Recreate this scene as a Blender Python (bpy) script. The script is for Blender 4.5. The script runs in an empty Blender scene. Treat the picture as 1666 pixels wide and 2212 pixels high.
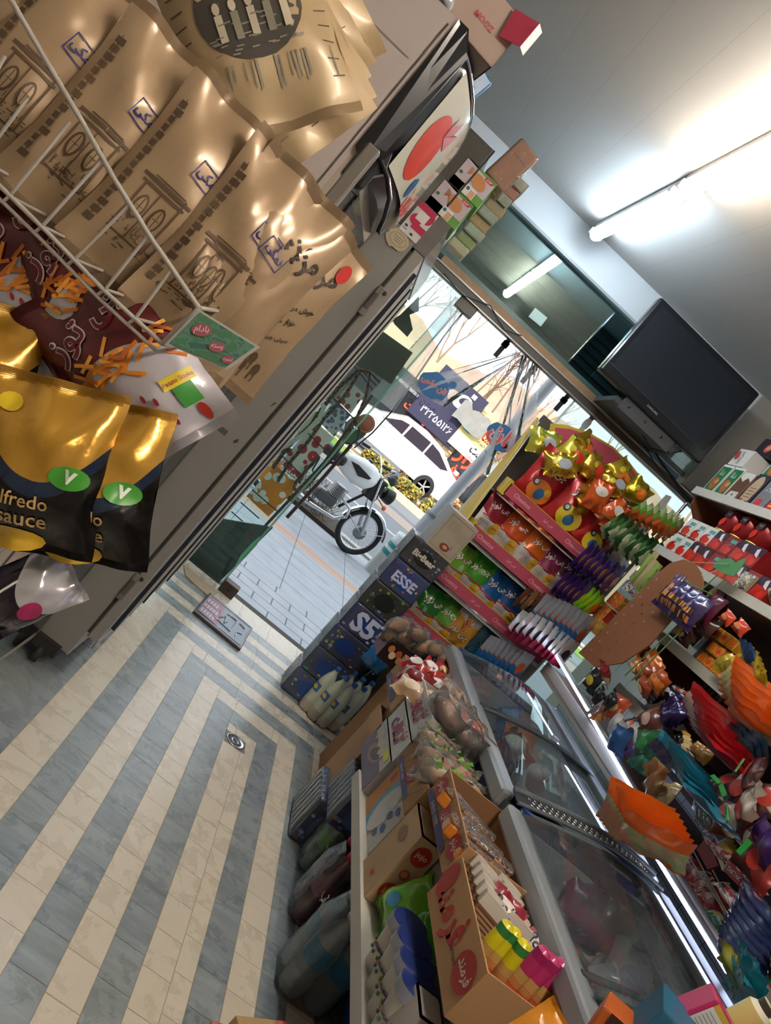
import bpy, math, random, unicodedata
from mathutils import Matrix, Vector, noise
S = bpy.context.scene; COL = S.collection
R_ = random.Random(7); PI = math.pi
# ------------------------------------------------------------ camera
F_, YAW, PIT, ROL, CX, CY, CH = 1669.985, .145939442, -.106390279, .724123005, 833, 1106, 1.45
fw = Vector((math.sin(YAW)*math.cos(PIT), math.cos(YAW)*math.cos(PIT), math.sin(PIT)))
rt = Vector((math.cos(YAW), -math.sin(YAW), 0)); up = rt.cross(fw)
RT = math.cos(ROL)*rt + math.sin(ROL)*up; UP = -math.sin(ROL)*rt + math.cos(ROL)*up
cam = bpy.data.cameras.new('camera'); cam.sensor_fit = 'HORIZONTAL'; cam.sensor_width = 36; cam.lens = 36*F_/1666
cam.clip_start = .02; cam.clip_end = 500
co = bpy.data.objects.new('camera', cam); COL.objects.link(co)
m = Matrix.Identity(4)
for i in range(3): m[i][0] = RT[i]; m[i][1] = UP[i]; m[i][2] = -fw[i]
m[2][3] = CH; co.matrix_world = m; S.camera = co
# ------------------------------------------------------------ light: sky, sun, exposure
S.view_settings.view_transform = 'Standard'; S.view_settings.look = 'None'
S.view_settings.gamma = 1; S.view_settings.use_curve_mapping = False
S.view_settings.exposure = 0.15
W = bpy.data.worlds.new('sky'); S.world = W; W.use_nodes = True
SKY = 2.0
wn = W.node_tree.nodes['Background']; wn.inputs[0].default_value = (.86, .93, 1, 1); wn.inputs[1].default_value = SKY
sl = bpy.data.lights.new('sun', 'SUN'); sl.energy = 4.2; sl.angle = .01; sl.color = (1, .86, .68)
so = bpy.data.objects.new('sun', sl); COL.objects.link(so)
so.rotation_euler = Vector((.25, 1, -.62)).to_track_quat('-Z', 'Y').to_euler()
TUBE_COOL, TUBE_WARM, LEDP = 52, 56, 14
# ------------------------------------------------------------ helpers
def at(x, y, X=None, Y=None, Z=None):
    """point where the line of sight through pixel x, y meets the plane X=, Y= or Z="""
    d = fw + RT*((x-CX)/F_) - UP*((y-CY)/F_)
    t = X/d.x if X is not None else Y/d.y if Y is not None else (Z-CH)/d.z
    return d*t + Vector((0, 0, CH))
def lin(h):
    h = h.lstrip('#'); c = [int(h[i:i+2], 16)/255 for i in (0, 2, 4)]
    return tuple(((v+.055)/1.055)**2.4 if v > .04045 else v/12.92 for v in c) + (1,)
_M = {}
class NT:
    def __init__(s, name):
        s.m = bpy.data.materials.new(name); s.m.use_nodes = True; s.t = s.m.node_tree; s.b = s.t.nodes['Principled BSDF']
    def n(s, ty, ins=None, **k):
        q = s.t.nodes.new(ty)
        for a, v in k.items(): setattr(q, a, v)
        for a, v in (ins or {}).items():
            if hasattr(v, 'is_output'): s.t.links.new(v, q.inputs[a])
            else: q.inputs[a].default_value = v
        return q.outputs
    def math(s, op, a, b=0.0, c=None):
        ins = {0: a, 1: b}
        if c is not None: ins[2] = c
        return s.n('ShaderNodeMath', ins, operation=op)[0]
    def mix(s, f, a, b): return s.n('ShaderNodeMix', {0: f, 6: a, 7: b}, data_type='RGBA')[2]
    def set(s, k, v):
        if hasattr(v, 'is_output'): s.t.links.new(v, s.b.inputs[k])
        else: s.b.inputs[k].default_value = v
    def bump(s, h, st=.3, d=.002):
        s.set('Normal', s.n('ShaderNodeBump', {'Strength': st, 'Distance': d, 'Height': h})[0])
def P(c, r=.5, me=0, bump=0, var=0, sc=60, coat=0, alpha=1, tr=0, em=0, name=None):
    """plain surface: colour, roughness, metal, crinkle bump, tone variation"""
    k = (c, r, me, bump, var, sc, coat, alpha, tr, em)
    if k in _M: return _M[k]
    t = NT(name or 'surface_'+c); col = lin(c)
    if var or bump:
        g = t.n('ShaderNodeTexCoord')['Object']
        nz = t.n('ShaderNodeTexNoise', {'Vector': g, 'Scale': sc, 'Detail': 4})['Fac']
        if var: t.set('Base Color', t.mix(nz, tuple(v*(1-var) for v in col[:3])+(1,), tuple(min(1, v*(1+var)) for v in col[:3])+(1,)))
        else: t.set('Base Color', col)
        if bump: t.bump(nz, bump, .004)
    else: t.set('Base Color', col)
    t.set('Roughness', r); t.set('Metallic', me)
    if coat: t.set('Coat Weight', coat); t.set('Coat Roughness', .12)
    if alpha < 1: t.set('Alpha', alpha)
    if tr: t.set('Transmission Weight', tr)
    if em: t.set('Emission Color', col); t.set('Emission Strength', em); 
    _M[k] = t.m; return t.m
def foil(c, r=.28, me=.25, bump=.35, sc=45): return P(c, r, me, bump, 0, sc, .5)
def two(ca, cb, split=.5, amp=.12, me=.15, r=.3, cc=None, s2=0.0, diag=0):
    """printed wrapper: colour cb below a curved line, ca above, cc in a band above s2"""
    k = ('two', ca, cb, split, amp, me, r, cc, s2, diag)
    if k in _M: return _M[k]
    t = NT('wrapper_'+ca+cb); uv = t.n('ShaderNodeUVMap', uv_map='UVMap')[0]
    x, y, _ = t.n('ShaderNodeSeparateXYZ', {0: uv})
    xx = t.math('SUBTRACT', x, .5); cur = t.math('MULTIPLY', t.math('MULTIPLY', xx, xx), amp*4)
    lim = t.math('ADD', t.math('ADD', cur, split-amp*.5), t.math('MULTIPLY', xx, diag))
    f = t.math('GREATER_THAN', y, lim); c = t.mix(f, lin(cb), lin(ca))
    if cc: c = t.mix(t.math('GREATER_THAN', y, t.math('ADD', lim, s2)), c, lin(cc))
    t.set('Base Color', c)
    g = t.n('ShaderNodeTexCoord')['Object']; nz = t.n('ShaderNodeTexNoise', {'Vector': g, 'Scale': 45.0, 'Detail': 3})['Fac']
    t.bump(nz, .3, .004); t.set('Roughness', r); t.set('Metallic', me); t.set('Coat Weight', .4); t.set('Coat Roughness', .15)
    _M[k] = t.m; return t.m
def photo(c1, c2, c3, sc=9, name='print', r=.35, base=None):
    """printed picture: blotches of three colours"""
    k = ('photo', c1, c2, c3, sc, r)
    if k in _M: return _M[k]
    t = NT(name+'_'+c1); uv = t.n('ShaderNodeUVMap', uv_map='UVMap')[0]
    nz = t.n('ShaderNodeTexNoise', {'Vector': uv, 'Scale': float(sc), 'Detail': 2, 'Distortion': 1.0})['Fac']
    cr = t.t.nodes.new('ShaderNodeValToRGB'); cr.color_ramp.interpolation = 'CONSTANT'
    e = cr.color_ramp.elements; e[0].color = lin(c1); e[1].position = .48; e[1].color = lin(c2); q = e.new(.58); q.color = lin(c3)
    t.t.links.new(nz, cr.inputs[0]); t.set('Base Color', cr.outputs[0]); t.set('Roughness', r); t.set('Coat Weight', .3)
    _M[k] = t.m; return t.m
def window_(ca, c1, c2, c3, split=.5, sc=5):
    """bag: plain colour above, clear window with blobs of sweets below"""
    k = ('win', ca, c1, c2, c3, split)
    if k in _M: return _M[k]
    t = NT('windowed_bag_'+ca); uv = t.n('ShaderNodeUVMap', uv_map='UVMap')[0]; x, y, _ = t.n('ShaderNodeSeparateXYZ', {0: uv})
    vo = t.n('ShaderNodeTexVoronoi', {'Vector': uv, 'Scale': float(sc)}); cc = t.n('ShaderNodeSeparateColor', {0: vo['Color']})[0]
    c = t.mix(t.math('GREATER_THAN', cc, .35), lin(c1), lin(c2)); c = t.mix(t.math('GREATER_THAN', cc, .7), c, lin(c3)); c = t.mix(t.math('GREATER_THAN', vo['Distance'], .92), c, lin(ca))
    c = t.mix(t.math('GREATER_THAN', y, split), c, lin(ca)); c = t.mix(t.math('LESS_THAN', y, .05), c, lin(ca))
    t.set('Base Color', c); nz = t.n('ShaderNodeTexNoise', {'Vector': t.n('ShaderNodeTexCoord')['Object'], 'Scale': 35.0, 'Detail': 3})['Fac']; t.bump(nz, .35, .004); t.set('Roughness', .28); t.set('Coat Weight', .6)
    _M[k] = t.m; return t.m
def clear(c='eef4f6', a=.18, r=.12, bump=.5, sc=30):
    """thin clear film"""
    k = ('clear', c, a, r, bump, sc)
    if k in _M: return _M[k]
    t = NT('clear_film_'+c); out = t.t.nodes['Material Output']
    g = t.n('ShaderNodeTexCoord')['Object']; nz = t.n('ShaderNodeTexNoise', {'Vector': g, 'Scale': float(sc), 'Detail': 3, 'Distortion': .6})['Fac']
    bp = t.n('ShaderNodeBump', {'Strength': bump, 'Distance': .01, 'Height': nz})[0]
    gl = t.n('ShaderNodeBsdfGlossy', {'Color': lin(c), 'Roughness': r, 'Normal': bp})[0]
    df = t.n('ShaderNodeBsdfDiffuse', {'Color': lin(c)})[0]
    tp = t.n('ShaderNodeBsdfTransparent')[0]
    fr = t.n('ShaderNodeFresnel', {'IOR': 1.6, 'Normal': bp})[0]
    a1 = t.n('ShaderNodeMixShader', {0: a, 1: tp, 2: df})[0]
    a2 = t.n('ShaderNodeMixShader', {0: fr, 1: a1, 2: gl})[0]
    t.t.links.new(a2, out.inputs[0]); _M[k] = t.m; return t.m
def glow(c, e, name='lamp_light'):
    k = ('glow', c, e)
    if k in _M: return _M[k]
    t = NT(name); t.set('Base Color', lin(c)); t.set('Emission Color', lin(c)); t.set('Emission Strength', e); _M[k] = t.m; return t.m
# --- lettering
FORMS = {}
for _c in list(range(0xFE80, 0xFEFD)) + list(range(0xFB50, 0xFC00)):
    _d = unicodedata.decomposition(chr(_c)).split()
    if len(_d) == 2: FORMS.setdefault(chr(int(_d[1], 16)), {})[_d[0][1:-1]] = chr(_c)
def shape(s):
    if not any(c in FORMS for c in s): return s
    out = []
    for i, ch in enumerate(s):
        f = FORMS.get(ch)
        if not f: out.append(ch); continue
        p = FORMS.get(s[i-1]) if i else None; n = FORMS.get(s[i+1]) if i+1 < len(s) else None
        jp = bool(p and 'initial' in p); jn = bool(n and 'final' in n) and 'initial' in f
        out.append(f.get('medial' if jp and jn else 'final' if jp else 'initial' if jn else 'isolated', ch))
    return ''.join(reversed(out))
_T = {}
def glyphs(s, bold=.012):
    if (s, bold) in _T: return _T[(s, bold)]
    c = bpy.data.curves.new('lettering', 'FONT'); c.body = shape(s); c.resolution_u = 2; c.offset = bold
    o = bpy.data.objects.new('lettering', c); COL.objects.link(o)
    me = o.to_mesh(); vs = [v.co.copy() for v in me.vertices]; fs = [list(p.vertices) for p in me.polygons]
    o.to_mesh_clear(); bpy.data.objects.remove(o); bpy.data.curves.remove(c)
    x0 = min(v.x for v in vs); x1 = max(v.x for v in vs); y0 = min(v.y for v in vs); y1 = max(v.y for v in vs)
    w = x1-x0; vs = [((v.x-(x0+x1)/2)/w, (v.y-(y0+y1)/2)/w) for v in vs]
    _T[(s, bold)] = (vs, fs, (y1-y0)/w); return _T[(s, bold)]
# --- mesh collector
class MB:
    def __init__(s, M=None): s.v = []; s.f = []; s.m = []; s.u = []; s.mats = []; s.M = M or Matrix.Identity(4); s.sm = []; s.pk = 0.0
    def mi(s, m):
        if m not in s.mats: s.mats.append(m)
        return s.mats.index(m)
    def add(s, vs, fs, mat, uvs=None, smooth=False, M=None):
        A = s.M @ M if M is not None else s.M
        o = len(s.v); s.v += [tuple(A @ Vector(p)) for p in vs]; i = s.mi(mat)
        for k, f in enumerate(fs):
            s.f.append([o+j for j in f]); s.m.append(i); s.sm.append(smooth)
            s.u.append(uvs[k] if uvs else [(0, 0)]*len(f) if len(f) != 4 else [(0, 0), (1, 0), (1, 1), (0, 1)])
        return s
    def box(s, a, b, mat, M=None, mats=None):
        """a, b corners; mats may name a material per face: l r f b d t (-x +x -y +y -z +z)"""
        (x0, y0, z0), (x1, y1, z1) = a, b
        V = [(x0,y0,z0),(x1,y0,z0),(x1,y1,z0),(x0,y1,z0),(x0,y0,z1),(x1,y0,z1),(x1,y1,z1),(x0,y1,z1)]
        for k, f in (('l',(3,0,4,7)),('r',(1,2,6,5)),('f',(0,1,5,4)),('b',(2,3,7,6)),('d',(3,2,1,0)),('t',(4,5,6,7))):
            s.add([V[i] for i in f], [[0,1,2,3]], (mats or {}).get(k, mat), M=M)
        return s
    def bbox(s, a, b, mat, r=.004, M=None):
        """box with bevelled vertical and horizontal edges"""
        import bmesh
        bm = bmesh.new(); c = [(a[i]+b[i])/2 for i in range(3)]; d = [abs(b[i]-a[i]) for i in range(3)]
        bmesh.ops.create_cube(bm, size=1, matrix=Matrix.Translation(c) @ Matrix.Diagonal((*d, 1)))
        bmesh.ops.bevel(bm, geom=bm.edges[:], offset=min(r, min(d)*.45), segments=2, affect='EDGES', profile=.5)
        s.add([v.co[:] for v in bm.verts], [[v.index for v in f.verts] for f in bm.faces], mat, [[(0, 0)]*len(f.verts) for f in bm.faces], M=M); bm.free(); return s
    def prism(s, poly, n, d, mat, M=None, side=None):
        """poly: 3D points; extruded by vector n*d"""
        N = Vector(n)*d; a = [Vector(p) for p in poly]; k = len(a)
        V = [p[:] for p in a] + [(p+N)[:] for p in a]
        xs = [p for p in poly]
        s.add(V, [list(range(k))[::-1], list(range(k, 2*k))], mat, [[(0,0)]*k]*2 if k != 4 else [[(0,1),(1,1),(1,0),(0,0)][::1], [(0,1),(1,1),(1,0),(0,0)]], M=M)
        s.add(V, [[i, (i+1) % k, (i+1) % k+k, i+k] for i in range(k)], side or mat, M=M); return s
    def tube(s, pts, r, mat, n=8, M=None, cap=True, closed=False):
        P_ = [Vector(p) for p in pts]; V = []; Fs = []; L = len(P_)
        rr = r if isinstance(r, (list, tuple)) else [r]*L; prev = None
        for i, p in enumerate(P_):
            t = (P_[(i+1) % L if closed else min(i+1, L-1)] - P_[(i-1) % L if closed else max(i-1, 0)])
            t = t.normalized() if t.length > 1e-9 else Vector((0, 0, 1))
            if prev is None: a = t.orthogonal().normalized()
            else:
                a = prev - t*prev.dot(t); a = a.normalized() if a.length > 1e-6 else t.orthogonal().normalized()
            prev = a; b = t.cross(a)
            for k in range(n): q = 2*PI*k/n; V.append((p + (a*math.cos(q)+b*math.sin(q))*rr[i])[:])
        for i in range(L if closed else L-1):
            j = (i+1) % L
            for k in range(n): Fs.append([i*n+k, i*n+(k+1) % n, j*n+(k+1) % n, j*n+k])
        s.add(V, Fs, mat, smooth=True, M=M)
        if cap and not closed: s.add(V, [list(range(n))[::-1], list(range((L-1)*n, L*n))], mat, M=M)
        return s
    def lathe(s, prof, mat, n=20, M=None, axis='z', cap=True, mats=None):
        V = []; Fs = []; U = []; L = len(prof); ms = []
        for r, z in prof:
            for k in range(n): q = 2*PI*k/n; V.append((r*math.cos(q), r*math.sin(q), z))
        for i in range(L-1):
            for k in range(n):
                Fs.append([i*n+k, i*n+(k+1) % n, (i+1)*n+(k+1) % n, (i+1)*n+k]); U.append([(k/n, i/(L-1)), ((k+1)/n, i/(L-1)), ((k+1)/n, (i+1)/(L-1)), (k/n, (i+1)/(L-1))])
        T = M
        if axis == 'x': T = (M or Matrix.Identity(4)) @ Matrix.Rotation(PI/2, 4, 'Y')
        if axis == 'y': T = (M or Matrix.Identity(4)) @ Matrix.Rotation(-PI/2, 4, 'X')
        if mats:
            for i in range(L-1): s.add(V, Fs[i*n:(i+1)*n], mats.get(i, mat), U[i*n:(i+1)*n], True, T)
        else: s.add(V, Fs, mat, U, True, T)
        if cap: s.add(V, [list(range(n))[::-1], list(range((L-1)*n, L*n))], mat, M=T)
        return s
    def ball(s, c, r, mat, n=10, M=None):
        rx, ry, rz = r if isinstance(r, (tuple, list)) else (r, r, r)
        V = []; Fs = []; h = n//2
        for i in range(h+1):
            a = PI*i/h
            for k in range(n): q = 2*PI*k/n; V.append((c[0]+rx*math.sin(a)*math.cos(q), c[1]+ry*math.sin(a)*math.sin(q), c[2]+rz*math.cos(a)))
        for i in range(h):
            for k in range(n): Fs.append([i*n+k, (i+1)*n+k, (i+1)*n+(k+1) % n, i*n+(k+1) % n])
        return s.add(V, Fs, mat, smooth=True, M=M)
    # flat print on a plane given by matrix D (x right, y up, z out)
    def up(s): s.pk += .00006; return s.pk
    def rect(s, D, x0, y0, x1, y1, mat): z = s.up(); return s.add([(x0,y0,z),(x1,y0,z),(x1,y1,z),(x0,y1,z)], [[0,1,2,3]], mat, M=D)
    def ell(s, D, cx, cy, rx, ry, mat, n=20, rot=0):
        c_, s_ = math.cos(rot), math.sin(rot); z = s.up()
        V = [(cx+rx*math.cos(2*PI*i/n)*c_-ry*math.sin(2*PI*i/n)*s_, cy+rx*math.cos(2*PI*i/n)*s_+ry*math.sin(2*PI*i/n)*c_, z) for i in range(n)]
        return s.add(V, [list(range(n))], mat, [[(.5+.5*math.cos(2*PI*i/n), .5+.5*math.sin(2*PI*i/n)) for i in range(n)]], M=D)
    def poly(s, D, pts, mat): z = s.up(); return s.add([(x, y, z) for x, y in pts], [list(range(len(pts)))], mat, [[(0, 0)]*len(pts)], M=D)
    def text(s, D, t, cx, cy, w, mat, rot=0, bold=.012, out=0.0004, warp=None):
        vs, fs, h = glyphs(t, bold); c_, s_ = math.cos(rot), math.sin(rot)
        z = s.up() if not warp else 0
        V = [(cx+(x*c_-y*s_)*w, cy+(x*s_+y*c_)*w, out+z) for x, y in vs]
        if warp: V = [warp(x, y, z) for x, y, z in V]
        return s.add(V, fs, mat, [[(0, 0)]*len(f) for f in fs], M=None if warp else D)
    def build(s, name, parent=None):
        me = bpy.data.meshes.new(name); me.from_pydata(s.v, [], s.f)
        for m_ in s.mats: me.materials.append(m_)
        me.polygons.foreach_set('material_index', s.m); me.polygons.foreach_set('use_smooth', s.sm)
        uv = me.uv_layers.new(name='UVMap'); uv.data.foreach_set('uv', [c for f in s.u for p in f for c in p])
        me.update(); o = bpy.data.objects.new(name, me); COL.objects.link(o)
        if parent: o.parent = parent
        return o
def tag(o, label=None, cat=None, group=None, kind=None):
    if label: o['label'] = label
    if cat: o['category'] = cat
    if group: o['group'] = group
    if kind: o['kind'] = kind
    return o
def thing(name, label, cat, loc=(0, 0, 0), rot=(0, 0, 0), group=None):
    o = bpy.data.objects.new(name, None); COL.objects.link(o); o.location = loc; o.rotation_euler = rot; o.empty_display_size = .05
    return tag(o, label, cat, group)
def solo(mb, name, label, cat, loc=(0, 0, 0), rot=(0, 0, 0), group=None):
    o = mb.build(name); o.location = loc; o.rotation_euler = rot; return tag(o, label, cat, group)
def struct(mb, name): o = mb.build(name); o['kind'] = 'structure'; return o
def dup(o, loc=None, rot=None, label=None, group=None, par=None):
    c = o.copy(); COL.objects.link(c)
    if par: c.parent = par
    if loc is not None: c.location = loc
    if rot is not None: c.rotation_euler = rot
    if label: c['label'] = label
    if group: c['group'] = group
    for ch in o.children: dup(ch, par=c)
    return c
ORD = ['first', 'second', 'third', 'fourth', 'fifth', 'sixth', 'seventh', 'eighth', 'ninth', 'tenth', 'eleventh', 'twelfth', 'thirteenth', 'fourteenth', 'fifteenth', 'sixteenth']
def plane(p, x, y, eps=.0006):
    """matrix at p with x right, y up"""
    x = Vector(x).normalized(); y = Vector(y).normalized(); z = x.cross(y); M_ = Matrix.Identity(4)
    for i in range(3): M_[i][0] = x[i]; M_[i][1] = y[i]; M_[i][2] = z[i]; M_[i][3] = p[i]+z[i]*eps
    return M_
def faceL(x, yc, zc): return plane((x, yc, zc), (0, -1, 0), (0, 0, 1))     # seen from -X
def faceF(xc, y, zc): return plane((xc, y, zc), (1, 0, 0), (0, 0, 1))      # seen from -Y
def faceT(xc, yc, z, a=0): return plane((xc, yc, z), (math.cos(a), math.sin(a), 0), (-math.sin(a), math.cos(a), 0))
# --- pillow shaped bag, centred at its base, facing -Y; returns warp function for prints
def bagform(w, h, t, seed=0, wr=1.0, seal=.06):
    r = random.Random(seed); ks = [(r.uniform(3, 9), r.uniform(3, 9), r.uniform(0, 6.3), r.uniform(.3, 1)) for _ in range(5)]
    def f(x, y, side=-1, out=0.0):
        u = min(1, max(-1, 2*x/w)); v = min(1, max(0, y/h)); e = (1-abs(u)**2.6); ev = min(1, max(0, (min(v, 1-v)-seal)/.3)); ev = ev*ev*(3-2*ev)
        ev = ev**.6
        b = t/2*e**.7*ev if e > 0 else 0
        c = sum(a*math.sin(k1*u+k2*v*2+p) for k1, k2, p, a in ks)/5
        c2 = sum(a*math.sin(k2*u*2.3-k1*v*3+p) for k1, k2, p, a in ks)/5
        d = b*(1+.22*wr*c) + t*.05*wr*c2*ev
        nar = 1-.10*e*0 - .08*ev
        edge = wr*.006*math.sin(7*u+seed)*(1-ev)
        return (x*nar, side*(d+out)+edge, y)
    return f
def bag(mb, w, h, t, mat, seed=0, wr=1.0, nx=14, nz=18, M=None, back=None, seal=.06, sealm=None):
    f = bagform(w, h, t, seed, wr, seal)
    for side, mt in ((-1, mat), (1, back or mat)):
        V = []; Fs = []; U = []
        for j in range(nz+1):
            for i in range(nx+1): V.append(f((i/nx-.5)*w, j/nz*h, side))
        for j in range(nz):
            for i in range(nx):
                q = [j*(nx+1)+i, j*(nx+1)+i+1, (j+1)*(nx+1)+i+1, (j+1)*(nx+1)+i]; uq = [(i/nx, j/nz), ((i+1)/nx, j/nz), ((i+1)/nx, (j+1)/nz), (i/nx, (j+1)/nz)]
                if side > 0: q = q[::-1]; uq = uq[::-1]
                Fs.append(q); U.append(uq)
        mb.add(V, Fs, mt, U, True, M)
    A = M if M is not None else Matrix.Identity(4)
    def wp(x, y, z): return tuple(A @ Vector(f(x, y, -1, .0016+z)))
    return wp
def warprect(mb, wp, x0, y0, x1, y1, mat, n=5, out=0):
    V = [wp(x0+(x1-x0)*i/n, y0+(y1-y0)*j/n, out) for j in range(n+1) for i in range(n+1)]
    return mb.add(V, [[j*(n+1)+i, j*(n+1)+i+1, (j+1)*(n+1)+i+1, (j+1)*(n+1)+i] for j in range(n) for i in range(n)], mat, [[(i/n, j/n), ((i+1)/n, j/n), ((i+1)/n, (j+1)/n), (i/n, (j+1)/n)] for j in range(n) for i in range(n)], True)
def warpell(mb, wp, cx, cy, rx, ry, mat, n=16, out=0, rings=3):
    V = [wp(cx, cy, out)]; Fs = []; U = []
    for k in range(1, rings+1):
        for i in range(n): a = 2*PI*i/n; V.append(wp(cx+rx*k/rings*math.cos(a), cy+ry*k/rings*math.sin(a), out))
    for i in range(n): Fs.append([0, 1+i, 1+(i+1) % n])
    for k in range(1, rings):
        for i in range(n): a = 1+(k-1)*n; b = 1+k*n; Fs.append([a+i, b+i, b+(i+1) % n, a+(i+1) % n])
    for f in Fs:
        uu = []
        for q in f:
            if q == 0: uu.append((.5, .5))
            else: kk = (q-1)//n+1; a = 2*PI*((q-1) % n)/n; uu.append((.5+.5*kk/rings*math.cos(a), .5+.5*kk/rings*math.sin(a)))
        U.append(uu)
    return mb.add(V, Fs, mat, U, True)
def rz(a): return Matrix.Rotation(a, 4, 'Z')
def rx(a): return Matrix.Rotation(a, 4, 'X')
def ry(a): return Matrix.Rotation(a, 4, 'Y')
def tl(x, y, z): return Matrix.Translation((x, y, z))
# ============================================================ the shop shell
XL, XR, YB, YF, ZC = -1.05, 2.245, -1.6, 4.4, 2.89
def marble(dark):
    t = NT('dark_grey_marble' if dark else 'cream_marble'); at_ = t.n('ShaderNodeVertexColor', layer_name='tile')[0]
    g = t.n('ShaderNodeTexCoord')['Object']; off = t.n('ShaderNodeVectorMath', {0: g, 1: at_}, operation='MULTIPLY_ADD')
    sc = t.n('ShaderNodeVectorMath', {0: at_, 3: 9.0}, operation='SCALE')[0]; v = t.n('ShaderNodeVectorMath', {0: g, 1: sc}, operation='ADD')[0]
    n1 = t.n('ShaderNodeTexNoise', {'Vector': v, 'Scale': 9.0, 'Detail': 8, 'Roughness': .7, 'Distortion': .5})['Fac']
    mp = t.n('ShaderNodeMapping', {'Vector': v, 'Rotation': (0, 0, .7), 'Scale': (1, 5, 1)})[0]
    n2 = t.n('ShaderNodeTexNoise', {'Vector': mp, 'Scale': 6.0 if dark else 14.0, 'Detail': 7, 'Distortion': .6})['Fac']
    s = t.n('ShaderNodeSeparateColor', {0: at_})[0]
    if dark:
        a = t.mix(n1, lin('5a6269'), lin('7f878c')); v2 = t.n('ShaderNodeMapRange', {0: n2, 1: .35, 2: .75, 3: 0.0, 4: .8})[0]; c = t.mix(v2, a, lin('98a0a5'))
        c = t.mix(t.math('MULTIPLY', s, .35), c, lin('9aa09b'))
    else:
        a = t.mix(n1, lin('c2b8a6'), lin('d6cdbc')); v2 = t.n('ShaderNodeMapRange', {0: t.math('ABSOLUTE', t.math('SUBTRACT', n2, .5)), 1: .0, 2: .006, 3: .3, 4: 0.0})[0]
        c = t.mix(v2, a, lin('a39580')); c = t.mix(t.math('MULTIPLY', s, .3), c, lin('c9b9a2'))
    t.set('Base Color', c); t.set('Roughness', t.n('ShaderNodeMapRange', {0: n1, 3: .18, 4: .38})[0]); t.set('Specular IOR Level', .45)
    return t.m
MD, ML = marble(1), marble(0); GROUT = P('8a7c68', .8, name='tile_grout')
fl = MB(); cols = []
def tile(x0, y0, x1, y1, dark):
    g = .0009; fl.add([(x0+g, y0+g, 0), (x1-g, y0+g, 0), (x1-g, y1-g, 0), (x0+g, y1-g, 0)], [[0, 1, 2, 3]], MD if dark else ML)
    c = (R_.random(), R_.random(), R_.random(), 1); cols.extend([c]*4)
fl.box((XL, YB, -.1), (XR, YF+.05, -.0015), GROUT); cols += [(0, 0, 0, 1)]*24
def strip(x0, y0, x1, y1, dark, L=.135):
    if x1-x0 < 1e-3 or y1-y0 < 1e-3: return
    if y1-y0 >= x1-x0:
        y = y0-R_.random()*L
        while y < y1: tile(x0, max(y, y0), x1, min(y+L, y1), dark); y += L
    else:
        L2 = .21; x = x0-R_.random()*L2
        while x < x1: tile(max(x, x0), y0, min(x+L2, x1), y1, dark); x += L2
rings = [(.455, .80, 3.215, 1), (.360, .90, 3.325, 0), (.257, 1.0, 3.43, 1), (.155, 1.1, 3.54, 0), (.054, 1.2, 3.635, 1), (-.062, 1.3, 3.73, 0)]
ix0, ix1, iy = .551, .70, 3.10
strip(ix0, YB, .640, iy-.12, 0); strip(.640, YB, ix1, iy-.12, 0)
strip(ix0, iy-.12, ix1, iy, 0)
for a, b, y, d in rings:
    strip(a, YB, ix0, y, d); strip(ix1, YB, b, y, d); strip(ix0, iy, ix1, y, d, .2)
    ix0, ix1, iy = a, b, y
strip(-.27, YB, ix0, iy, 1, .3); strip(-.5, YB, -.27, iy, 0, .3); strip(XL, YB, -.5, iy, 0, .3); strip(ix1, YB, 1.4, iy, 1); strip(1.4, YB, XR, iy, 0, .3)
y = iy; d = 1
while y < 4.1: strip(XL, y, XR, y+.092, d); y += .092; d = 1-d
strip(XL, y, XR, YF+.05, 0)
fo = struct(fl, 'floor'); ca = fo.data.color_attributes.new('tile', 'FLOAT_COLOR', 'CORNER')
ca.data.foreach_set('color', [v for c in cols for v in c])
# ceiling: pale PVC boards running to the street
t = NT('pvc_ceiling_boards'); g = t.n('ShaderNodeTexCoord')['Object']; sx = t.n('ShaderNodeSeparateXYZ', {0: g})[0]
fr = t.math('FRACT', t.math('MULTIPLY', sx, 5.0)); ln = t.math('LESS_THAN', fr, .012)
t.set('Base Color', t.mix(ln, lin('b4b3b0'), lin('a3a3a1'))); t.set('Roughness', .42); CEIL = t.m
c = MB(); c.box((XL-.1, YB-.1, ZC), (XR+.1, YF+.02, ZC+.1), CEIL); struct(c, 'ceiling')
WALL = P('a8a49c', .6, var=.04, sc=3, name='painted_wall')
w = MB(); w.box((XL-.1, YB, 0), (XL, YF, ZC), WALL); struct(w, 'wall_left')
w = MB(); w.box((XL-.1, YB-.1, 0), (XR+.1, YB, ZC), WALL); struct(w, 'wall_back')
t = NT('white_wall_tile'); uv = t.n('ShaderNodeTexCoord')['Object']; mp = t.n('ShaderNodeMapping', {'Vector': uv, 'Rotation': (0, PI/2, 0)})[0]
_, yy, zz = t.n('ShaderNodeSeparateXYZ', {0: uv}); xx = yy
gl = t.math('MAXIMUM', t.math('LESS_THAN', t.math('FRACT', t.math('DIVIDE', xx, .2)), .018), t.math('LESS_THAN', t.math('FRACT', t.math('DIVIDE', zz, .25)), .014))
t.set('Base Color', t.mix(gl, lin('b9c0c6'), lin('5d6368'))); t.set('Roughness', .18)
w = MB(); w.box((XR, YB, 0), (XR+.1, YF, ZC), t.m); struct(w, 'wall_right')
w = MB(); w.box((1.82, 4.34, 2.225), (2.245, 4.44, ZC), P('8d8a84', .55)); struct(w, 'wall_pier')
# boxed beam above the transom
SOF = P('c3c8cb', .45, name='white_pvc_beam')
w = MB(); w.box((XL, 4.36, 2.695), (XR, 4.42, ZC), SOF); w.box((XL, 4.35, 2.685), (XR, 4.37, 2.70), P('8f9698', .4)); struct(w, 'trim_1')
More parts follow.
